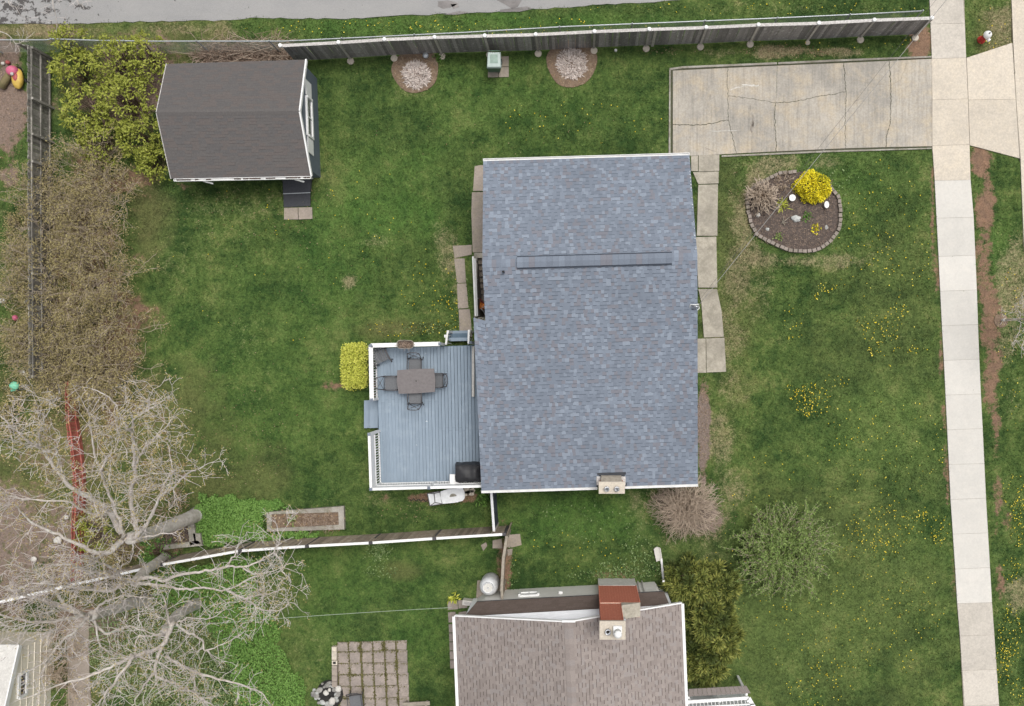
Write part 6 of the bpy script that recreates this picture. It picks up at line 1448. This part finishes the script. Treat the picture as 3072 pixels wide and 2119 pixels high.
# ================================================================== BARE TREES
def z1(x,y): return (x/2.752, 1120+y/2.752)
def zb(x,y): return (400+x/3.306, 1480+y/3.306)
def zc7(x,y): return (x/2.26, 1412+y/2.26)
def catmull(P, n=4):
    out = []
    for i in range(len(P)-1):
        p0, p1, p2, p3 = P[max(i-1,0)], P[i], P[i+1], P[min(i+2,len(P)-1)]
        for k in range(n):
            t = k/n; out.append(.5*((2*p1)+(p2-p0)*t+(2*p0-5*p1+4*p2-p3)*t*t+(3*p1-p0-3*p2+p3)*t**3))
    return out+[P[-1]]
def bare_tree(name_lab, base, trunk, limbs, seed, density=1.0, buds=2, twl=1.0, twr=.0064):
    "trunk and limbs: photo points with heights; twigs grow from every limb"
    r = random.Random(seed); rs = np.random.RandomState(seed); t = thing('bare_tree', name_lab, 'tree', base, 'bare spring trees at lower left')
    tm_ = MB(); P = catmull([W(u,v,z) for u,v,z in trunk[0]], 4); n = len(P); r0, r1 = trunk[1]
    tm_.tube(P,[lerp(r0,r1,i/(n-1))*(1.25 if i == 0 else 1)*(1+.05*r.uniform(-1,1)) for i in range(n)],12); tm_.build('trunk', M['bark'], t, True)
    tw = MB(); tips = []
    for pts, (a, b), dens in limbs:
        lm = MB(); Q = catmull([W(u,v,z) for u,v,z in pts], 5); n = len(Q); Q = [q+Vector((r.gauss(0,.02),r.gauss(0,.02),r.gauss(0,.02))) for q in Q]
        rad = [lerp(a,b,(i/(n-1))**.8) for i in range(n)]; lm.tube(Q, rad, 8, cap=True); lm.build('limb', M['bark'], t, True)
        L = plen(Q); m = int(L*dens*density)
        for k in range(m):
            s = L*(.12+.88*r.random()); p, d = pt_on(Q, s); f = s/L; rr_ = lerp(a,b,f)
            nd = (d*.45+rnd_dir(r,.35)*.9).normalized(); dep = 2 if r.random() < .55 else 1
            grow(tw, p, nd, r.uniform(.45,1.0)*twl*(1.1-.3*f), max(twr*1.3,min(rr_*.45,.013)), dep, r, tips, droop=.04, wob=.13, split=(2,4), shrink=.6, up=.03, minr=twr, sides=4, segs=4, spread=.8)
        p, d = Q[-1], (Q[-1]-Q[-2]).normalized(); grow(tw, p, d, .6*twl, b, 2, r, tips, wob=.2, minr=twr, sides=4)
    o = tw.build('twigs', M['twig'], t)
    if buds and tips:
        T = np.array([list(p) for p,_ in tips]); n = len(T)*buds; Pq = np.repeat(T,buds,0)+rs.randn(n,3)*.07; D = rs.randn(n,3); D[:,2] = np.abs(D[:,2])
        V,F_,v_ = leaves(Pq,D,rs.uniform(.035,.065,n),.035,rs.rand(n),rs=rs); foliage_obj(t,V,F_,M['bud'],v_,'buds')['kind'] = 'stuff'
    return t
def lim(fn, pts, z0, z1_): n = len(pts); return [(*fn(x,y), lerp(z0,z1_,i/(n-1))) for i,(x,y) in enumerate(pts)]
A_trunk = ([(590,1546,0),(560,1558,1.0),(510,1578,2.3),(450,1600,3.8),(388,1617,5.4)], (.30,.21))
A_l = [(lim(z1,[(1060,1370),(1140,1320),(1100,1180),(1075,1000),(1110,850),(1100,620),(1080,480),(1010,390),(940,240),(830,160)],5.3,9.2),(.11,.02),5),
       (lim(z1,[(1080,470),(1120,370),(1240,290),(1310,250),(1400,180)],7.8,9.3),(.045,.014),7), (lim(z1,[(1115,790),(1150,690),(1220,590),(1330,490),(1430,360)],7.2,8.8),(.05,.014),7),
       (lim(z1,[(1100,1340),(1180,1290),(1240,1190),(1330,1010),(1350,930),(1420,790),(1385,600)],5.4,8.2),(.08,.016),5), (lim(z1,[(1330,1010),(1440,940),(1541,830),(1640,790),(1700,760)],6.6,7.8),(.05,.014),7),
       (lim(z1,[(1020,1360),(1000,1250),(900,1000),(830,810),(770,620),(740,390),(735,280)],5.4,9.5),(.075,.015),5), (lim(z1,[(835,800),(890,690),(960,620),(990,500)],7.4,8.8),(.04,.012),7),
       (lim(z1,[(1000,1310),(880,1120),(750,1040),(600,950),(440,760),(330,610),(220,550),(100,440),(-20,340)],5.5,10.0),(.12,.018),5), (lim(z1,[(330,600),(320,500),(340,430),(390,330),(410,220)],8.6,10),(.04,.012),7), (lim(z1,[(520,820),(470,690),(475,600),(500,510)],7.8,8.9),(.035,.012),6),
       (lim(z1,[(860,1180),(740,1150),(640,1110),(550,1060),(250,1040),(-20,1000)],6.0,8.6),(.06,.016),4.5), (lim(z1,[(1000,1390),(940,1440),(860,1490),(700,1440),(520,1350),(340,1270),(200,1180),(130,1080)],5.3,8.6),(.12,.018),5.5),
       (lim(z1,[(1090,1380),(1200,1350),(1350,1325)],5.2,5.4),(.05,.025),1), (lim(z1,[(860,1490),(800,1540),(760,1620),(700,1680)],6.0,7.2),(.05,.014),6), (lim(z1,[(1060,1380),(1095,1420),(1105,1480)],5.4,5.0),(.05,.02),2)]
bare_tree('largest bare grey tree with leaning trunk, over the red fence', flat(W(590,1546)), A_trunk, A_l, 501, 1.05, 4)
B_trunk = ([(497,1672,0),(470,1690,1.6),(436,1712,3.0),(404,1748,4.2)], (.22,.17))
B_l = [(lim(zb,[(30,890),(60,860),(130,840),(210,840),(300,862),(450,810),(620,790),(780,762),(940,732),(1130,720),(1330,630),(1420,540),(1450,460),(1430,350)],4.2,6.6),(.085,.016),3.2), (lim(zb,[(30,890),(90,895),(200,910),(350,920),(500,960),(700,940),(920,960),(1200,830),(1370,780),(1540,700)],4.2,6.2),(.075,.014),3.2),
       (lim(zb,[(920,960),(1080,1030),(1230,1130),(1420,1170),(1560,1090)],5.4,6.4),(.05,.012),5), (lim(zb,[(1080,735),(1200,800),(1280,810),(1290,900),(1300,1010)],5.6,6.2),(.035,.01),5), (lim(zb,[(1400,600),(1450,640),(1480,770),(1550,850),(1555,930)],6.0,6.5),(.035,.01),6), (lim(zb,[(930,735),(1000,620),(1040,510),(1110,460),(1140,380)],5.4,6.4),(.035,.01),4), (lim(zb,[(1100,1045),(1250,1010),(1400,980),(1500,940)],5.8,6.3),(.035,.01),6),
       (lim(zb,[(30,890),(-120,840),(-300,800),(-480,760),(-640,700)],4.3,8.4),(.11,.018),6), (lim(zb,[(-60,860),(-200,960),(-420,960),(-640,930),(-900,880)],4.6,8.4),(.10,.016),6), (lim(zb,[(-100,850),(-220,740),(-400,660),(-560,600)],4.8,8.0),(.07,.014),5)]
bare_tree('bare tree behind the white capped fence with long limbs reaching right', flat(W(497,1672)), B_trunk, B_l, 502, 1.0, 2)
C_trunk = ([(438,1800,0),(390,1812,1.4),(330,1830,3.0),(270,1850,4.6)], (.26,.18))
C_l = [(lim(zc7,[(610,990),(440,930),(260,870),(120,830),(-40,770)],4.6,8.2),(.12,.018),6.5), (lim(zc7,[(560,980),(430,1010),(260,1030),(120,1010),(-30,960)],5.0,8.4),(.09,.016),6.5), (lim(zc7,[(640,1010),(660,1090),(680,1190),(740,1220),(800,1240)],4.3,5.4),(.05,.014),3), (lim(zc7,[(520,970),(420,880),(330,760),(240,690),(90,640)],5.0,8.0),(.08,.016),6.5), (lim(zc7,[(600,990),(520,1080),(420,1160),(340,1260),(300,1330)],4.8,7.6),(.07,.014),5), (lim(zc7,[(620,980),(700,900),(830,850),(960,860)],4.2,5.8),(.06,.014),5), (lim(zc7,[(620,1000),(720,1100),(850,1062),(930,1070),(1060,1110)],4.2,5.4),(.06,.016),4)]
bare_tree('bare tree whose trunk leans left towards the cream outbuilding', flat(W(438,1800)), C_trunk, C_l, 503, 1.3, 1)
D_trunk = ([(589,1811,0),(560,1828,1.5),(527,1850,3.0),(490,1900,4.4)], (.24,.16))
D_l = [(lim(zc7,[(1170,1030),(1100,1190),(900,1260),(750,1330),(560,1410),(370,1460),(230,1520)],4.2,7.5),(.10,.016),5.5), (lim(zc7,[(1100,1110),(1020,1120),(930,1130),(920,1220),(880,1275)],4.6,5.6),(.05,.016),3), (lim(zc7,[(1190,1040),(1260,1090),(1370,1150),(1390,1220),(1500,1180),(1630,1120)],4.0,5.6),(.055,.014),5), (lim(zc7,[(1130,1260),(1230,1320),(1480,1410),(1680,1470),(1760,1500),(1820,1560)],5.0,6.4),(.06,.014),5), (lim(zc7,[(1100,1190),(1050,1370),(1200,1450),(1330,1520),(1450,1600)],4.8,6.6),(.07,.016),5), (lim(zc7,[(1180,1040),(1290,1000),(1400,1010),(1500,960)],4.0,5.2),(.04,.012),5), (lim(zc7,[(900,1260),(800,1400),(700,1530),(640,1640)],5.6,7.6),(.07,.014),6), (lim(zc7,[(1160,1060),(1130,960),(1120,880),(1100,840)],4.2,5.6),(.045,.012),7), (lim(zc7,[(1050,1370),(960,1480),(900,1600)],5.6,7.0),(.05,.014),6), (lim(zc7,[(1300,1350),(1320,1450),(1310,1580)],5.4,6.2),(.035,.012),6), (lim(zc7,[(880,1250),(1000,1280),(1100,1310),(1180,1380)],5.0,6.0),(.04,.012),6)]
bare_tree('bare tree nearest the fire pit with stubby round trunk', flat(W(589,1811)), D_trunk, D_l, 504, 1.15, 2)
# ---- young street tree at the right edge
yt_ = ([(3008,961,0),(3040,959,1.0),(3075,957,2.0),(3110,955,2.8)], (.055,.035))
Y_l = [([(3060,958,1.6),(3062,938,1.9),(3050,935,2.2),(3030,940,2.5)],(.016,.008),5), ([(3055,959,1.5),(3062,975,1.8),(3050,1010,2.2),(3040,1032,2.6)],(.018,.008),5), ([(3075,957,2.0),(3080,930,2.4),(3066,900,2.9),(3070,880,3.2)],(.02,.008),6), ([(3075,957,2.0),(3078,1000,2.4),(3066,1045,3.0),(3080,1060,3.3)],(.02,.008),6), ([(3110,955,2.8),(3140,950,3.8)],(.03,.01),6)]
o = bare_tree('young bare street tree on the right verge by the sidewalk', flat(W(3008,961)), yt_, Y_l, 505, 1.0, 2, .6, .005); del o['group']
MB().lathe(flat(W(3006,961)),[(.065,0),(.06,.28)],10).build('trunk_guard', M['white'], o)
o2 = MB().lathe(flat(W(3003,962)),[(.32,-.03),(.30,.02),(.05,.05)],14).build('tree_ring', M['mulchlight'], None); tag(o2,'small soil ring around the young street tree','soil ring')
# overhanging twigs over the lane, from a tree beyond the picture's top
ov = thing('bare_tree', 'bare tree beyond the lane whose twigs hang in at the top left', 'tree', W(130,-160)); tw = MB(); tips = []; r = random.Random(44)
lm = MB().tube([W(130,-160,0),W(125,-200,3),W(120,-260,5)],[.16,.13,.10],10); lm.build('trunk', M['bark'], ov, True)
for pts in ([(160,-130,4),(158,0,4.2),(166,40,3.9),(171,75,3.6),(168,100,3.4)],[(10,-120,4),(25,5,4),(45,20,3.8),(60,45,3.6)],[(220,-120,4),(232,0,4),(245,15,3.8),(253,28,3.7)],[(-60,80,4),(10,98,3.8),(32,112,3.6),(48,131,3.4),(68,125,3.3)]):
    Q = catmull([W(*p) for p in pts],4); MB().tube(Q,[lerp(.022,.008,i/(len(Q)-1)) for i in range(len(Q))],5).build('limb', M['bark'], ov, True)
    for k in range(7): p,d = pt_on(Q, plen(Q)*r.uniform(.4,1)); grow(tw,p,(d+rnd_dir(r,0)*.8).normalized(),.4,.007,1,r,tips,wob=.2,minr=.005,sides=3)
tw.build('twigs', M['twig'], ov)
Q = catmull([W(130,-160+0,0)+Vector((0,0,4.4)),W(160,-130,4),W(10,-120,4)],3); MB().tube(Q,.03,5).build('limb', M['bark'], ov)
# ================================================================== GROUND COVER, GRASS, FLOWERS
def poly_scatter(pts, n, rs, noise_edge=.0):
    P = np.array([[*W(u,v).xy] for u,v in pts]); lo, hi = P.min(0), P.max(0); X = rs.uniform(lo[0],hi[0],n); Y = rs.uniform(lo[1],hi[1],n)
    k = inpoly(X+(fbm(X*2,Y*2)-.5)*noise_edge, Y+(fbm(X*2+9,Y*2+4)-.5)*noise_edge, [tuple(p) for p in P]); return X[k], Y[k]
def cover(name, pts, n, leaf, m, lab, seed, h=.18):
    rs = np.random.RandomState(seed); X,Y = poly_scatter(pts,n,rs,.7); bad = np.zeros(len(X),bool)
    for q in PAVED: bad |= inpoly(X,Y,q)
    X,Y = X[~bad],Y[~bad]; k = len(X); z = .02+h*rs.rand(k)*(.5+fbm(X*1.5,Y*1.5)); D = rs.randn(k,3); D[:,2] = np.abs(D[:,2])*.6
    V,F_,v_ = leaves(np.stack([X,Y,z],-1),D,leaf*rs.uniform(.6,1.3,k),leaf*.7,np.clip(.3+1.6*z/h*.35+rs.randn(k)*.15,0,1),rs=rs)
    o = np_obj(name, np_mesh(name,V,F_,M[m],v_)); tag(o,lab,'ground cover',kind='stuff'); return o
cover('ground_cover',[(600,1490),(680,1475),(800,1495),(865,1515),(800,1540),(800,1590),(870,1600),(960,1590),(960,1605),(790,1618),(600,1640),(590,1560)],30000,.075,'leafcover','bright green leafy ground cover around the concrete garden bed',601)
cover('ground_cover',[(455,1715),(720,1665),(800,1680),(760,1730),(780,1800),(830,1850),(850,1950),(900,2030),(920,2125),(820,2125),(730,2125),(690,2000),(640,1900),(560,1830),(470,1790)],46000,.075,'leafcover','bright green leafy ground cover under the bare trees',602,.14)
cover('ground_cover',[(270,1860),(480,1790),(640,1860),(720,1990),(740,2125),(420,2125),(280,2030)],18000,.06,'weed','mixed weedy ground cover by the fire pit trees',603,.10)
def weeds(name, blobs, m, leaf, lab, seed, h=.08, star=False):
    rs = np.random.RandomState(seed); parts = []
    for u,v,ru,rv,n in blobs:
        a = rs.uniform(0,6.283,n); q = np.sqrt(rs.rand(n)); X = np.array([W((u+math.cos(i)*j*ru)*DS,(v+math.sin(i)*j*rv)*DS) for i,j in zip(a,q)])[:,:2] if n else np.zeros((0,2)); bad = np.zeros(len(X),bool)
        for p in PAVED: bad |= inpoly(X[:,0],X[:,1],p)
        X = X[~bad]; k = len(X)
        if not k: continue
        if star:
            mlt = 6; X = np.repeat(X,mlt,0); k = len(X); an = np.tile(np.arange(mlt)*2*math.pi/mlt,k//mlt)+np.repeat(rs.rand(k//mlt)*6,mlt); D = np.stack([np.cos(an),np.sin(an),np.full(k,.25)],-1); P = np.stack([X[:,0],X[:,1],np.full(k,h)],-1); vv = np.repeat(rs.rand(k//mlt),mlt); sz = np.repeat(rs.uniform(.45,1.4,k//mlt),mlt)
            V,F_,v_ = leaves(P,D,leaf*sz,leaf*.85*sz,vv,rs=rs,cup=.02)
        else:
            D = rs.randn(k,3); D[:,2] = np.abs(D[:,2])*.6+.2; P = np.stack([X[:,0],X[:,1],rs.uniform(.02,h,k)],-1); V,F_,v_ = leaves(P,D,leaf*rs.uniform(.5,1.4,k),leaf*.7,rs.rand(k),rs=rs)
        parts.append((V,F_,v_))
    o = np_obj(name, np_mesh(name,*cat(parts)[:2],M[m],cat(parts)[2])); tag(o,lab,name.replace('_',' '),kind='stuff')
dd = [(1835,905,42,40,130),(1800,885,30,20,30),(1870,650,24,12,22),(1845,670,8,8,8),(1985,745,50,34,60),(2025,705,30,20,24),(1975,790,20,14,18),(2055,790,40,10,14),(1790,730,30,50,22),(1950,545,70,40,24),(1990,600,40,20,18),(1890,860,30,16,14),(1930,970,60,30,12),(2000,1190,90,50,110),(1970,1230,80,40,60),(2125,1200,24,36,40),(2080,1165,30,12,20),(2060,1170,30,12,10),(2300,1180,24,60,90),(2290,1110,30,40,40),(2285,1290,24,30,30),(2280,1440,28,80,110),(2265,1500,18,50,60),(2300,1560,20,30,30),(2040,1390,110,40,50),(1900,1470,90,60,50),(1850,1555,80,40,50),(2000,1330,120,40,26),(2060,1460,60,60,26),(1820,1380,60,30,10),
      (1045,690,14,70,34),(1030,650,20,80,30),(1000,700,30,40,22),(900,745,90,16,30),(980,740,50,14,20),(960,640,60,60,30),(880,500,120,120,20),(640,520,260,260,50),(1300,270,200,60,40),(1900,100,200,16,20),(1200,60,300,18,60),(1700,20,400,14,40),(800,62,260,14,50),(2240,80,40,60,20),(2000,1000,140,120,80),(1850,1250,260,280,200),(2000,600,110,240,110),(1900,445,160,60,10),(2010,143,90,5,16),(2280,800,30,200,40),(1100,1500,70,100,60),(1300,1250,150,60,30)]
weeds('dandelions', dd, 'dandelion', .022, 'yellow dandelion flowers scattered over the lawns', 610, .07, True)
weeds('dandelion_leaves', [(u,v,ru,rv,int(n_*1.6)) for u,v,ru,rv,n_ in dd], 'weedleaf', .075, 'jagged green dandelion leaf rosettes in the lawns', 613, .05)
weeds('lawn_weeds', [(1420,1285,80,22,340),(1370,1300,90,12,200),(1440,1240,40,30,120),(1320,1180,130,50,180),(1900,400,60,40,36),(1880,470,40,60,20),(1050,690,12,70,160),(1000,740,90,16,160),(1090,1490,40,90,160),(1160,1320,14,60,60),(1010,90,300,12,120),(2150,690,2,2,0),(860,1290,40,14,80)], 'weed', .085, 'pale broad leaved weeds growing in the lawn', 611, .10)
weeds('fallen_leaves', [(160,560,110,200,700),(200,800,90,160,700),(120,1040,140,160,800),(330,1010,140,120,700),(90,1300,120,160,700),(300,1420,200,150,500),(560,480,180,60,120),(640,700,260,260,160),(540,118,110,16,200),(1000,1128,80,14,160),(930,1160,80,20,60),(1780,118,110,16,240),(1870,120,80,8,90),(1520,118,90,10,40),(2290,640,40,120,160),(1560,1150,110,80,300),(1690,480,50,110,120),(700,440,60,16,40),(20,250,40,130,260),(1590,960,14,110,200),(560,1000,90,120,160),(1450,1290,100,20,60),(1100,260,300,100,50)], 'litter', .05, 'small dry brown leaves fallen on the ground', 612, .04)
# moss and weeds in the patio joints
rs = np.random.RandomState(90); pts_ = []
for j in range(len(rows)):
    yy = rows[j][0]-6
    for q in range(150): pts_.append((rs.uniform(540,1730), yy+rs.randn()*7))
for i in range(len(cols)):
    xx = cols[i][0]-12
    for q in range(220): y_ = rs.uniform(510,1600); pts_.append((xx+(y_-500)/200*9+rs.randn()*9, y_))
for (x,y,sx,sy,n_) in ((905,600,30,60,90),(1310,560,20,60,70),(1330,620,60,20,80),(1540,880,25,90,120),(745,1000,30,90,80),(800,1060,120,18,70),(1360,1080,25,60,50),(660,1450,70,20,50),(1500,640,90,14,50),(1560,1500,20,60,40)):
    for q in range(n_): pts_.append((x+rs.randn()*sx*.6, y+rs.randn()*sy*.6))
P = np.array([list(W(*zp(*p),.03)) for p in pts_]); k = len(P); D = rs.randn(k,3); D[:,2] = np.abs(D[:,2])
V,F_,v_ = leaves(P,D,rs.uniform(.03,.09,k),.03,rs.rand(k),rs=rs); o = np_obj('joint_weeds', np_mesh('joint_weeds',V,F_,M['weedmoss'],v_)); tag(o,'moss and small weeds growing in the patio joints','weeds',kind='stuff')
# grass blades over every lawn
rs = np.random.RandomState(77); n = 400000
X = rs.uniform(-26,20,n); Y = rs.uniform(-16,16.5,n); keep = np.ones(n,bool)
JX,JY = X+rs.randn(n)*.035, Y+rs.randn(n)*.035
for q in PAVED: keep &= ~inpoly(JX,JY,[(p[0],p[1]) for p in q])
keep &= rs.rand(n) > np.clip(field('soil',X,Y)*1.25-.1,0,.97); X,Y = X[keep],Y[keep]; k = len(X)
a = rs.uniform(0,6.283,k); L_ = rs.uniform(.05,.11,k)*(.7+.7*fbm(X*1.3,Y*1.3)); lean = rs.uniform(.3,1.1,k); w = rs.uniform(.010,.022,k)
zz = (fbm(X*.35,Y*.35)-.5)*.04-.025
V = np.empty((k,3,3)); dx,dy = np.cos(a),np.sin(a)
V[:,0] = np.stack([X-dy*w,Y+dx*w,zz],-1); V[:,1] = np.stack([X+dy*w,Y-dx*w,zz],-1); V[:,2] = np.stack([X+dx*L_*lean,Y+dy*L_*lean,zz+L_*.8],-1)
me = np_mesh('grass', V.reshape(-1,3), np.arange(k*3).reshape(k,3), M['tuft'])
vv = np.repeat(rs.rand(k),3); setattrs(me, np.repeat(X,3), np.repeat(Y,3), {'v': vv})
o = np_obj('grass', me, kind='stuff'); o['label'] = 'short green grass blades covering the lawns'
# drop helper data
for o in bpy.data.objects:
    if '_o' in o: del o['_o']
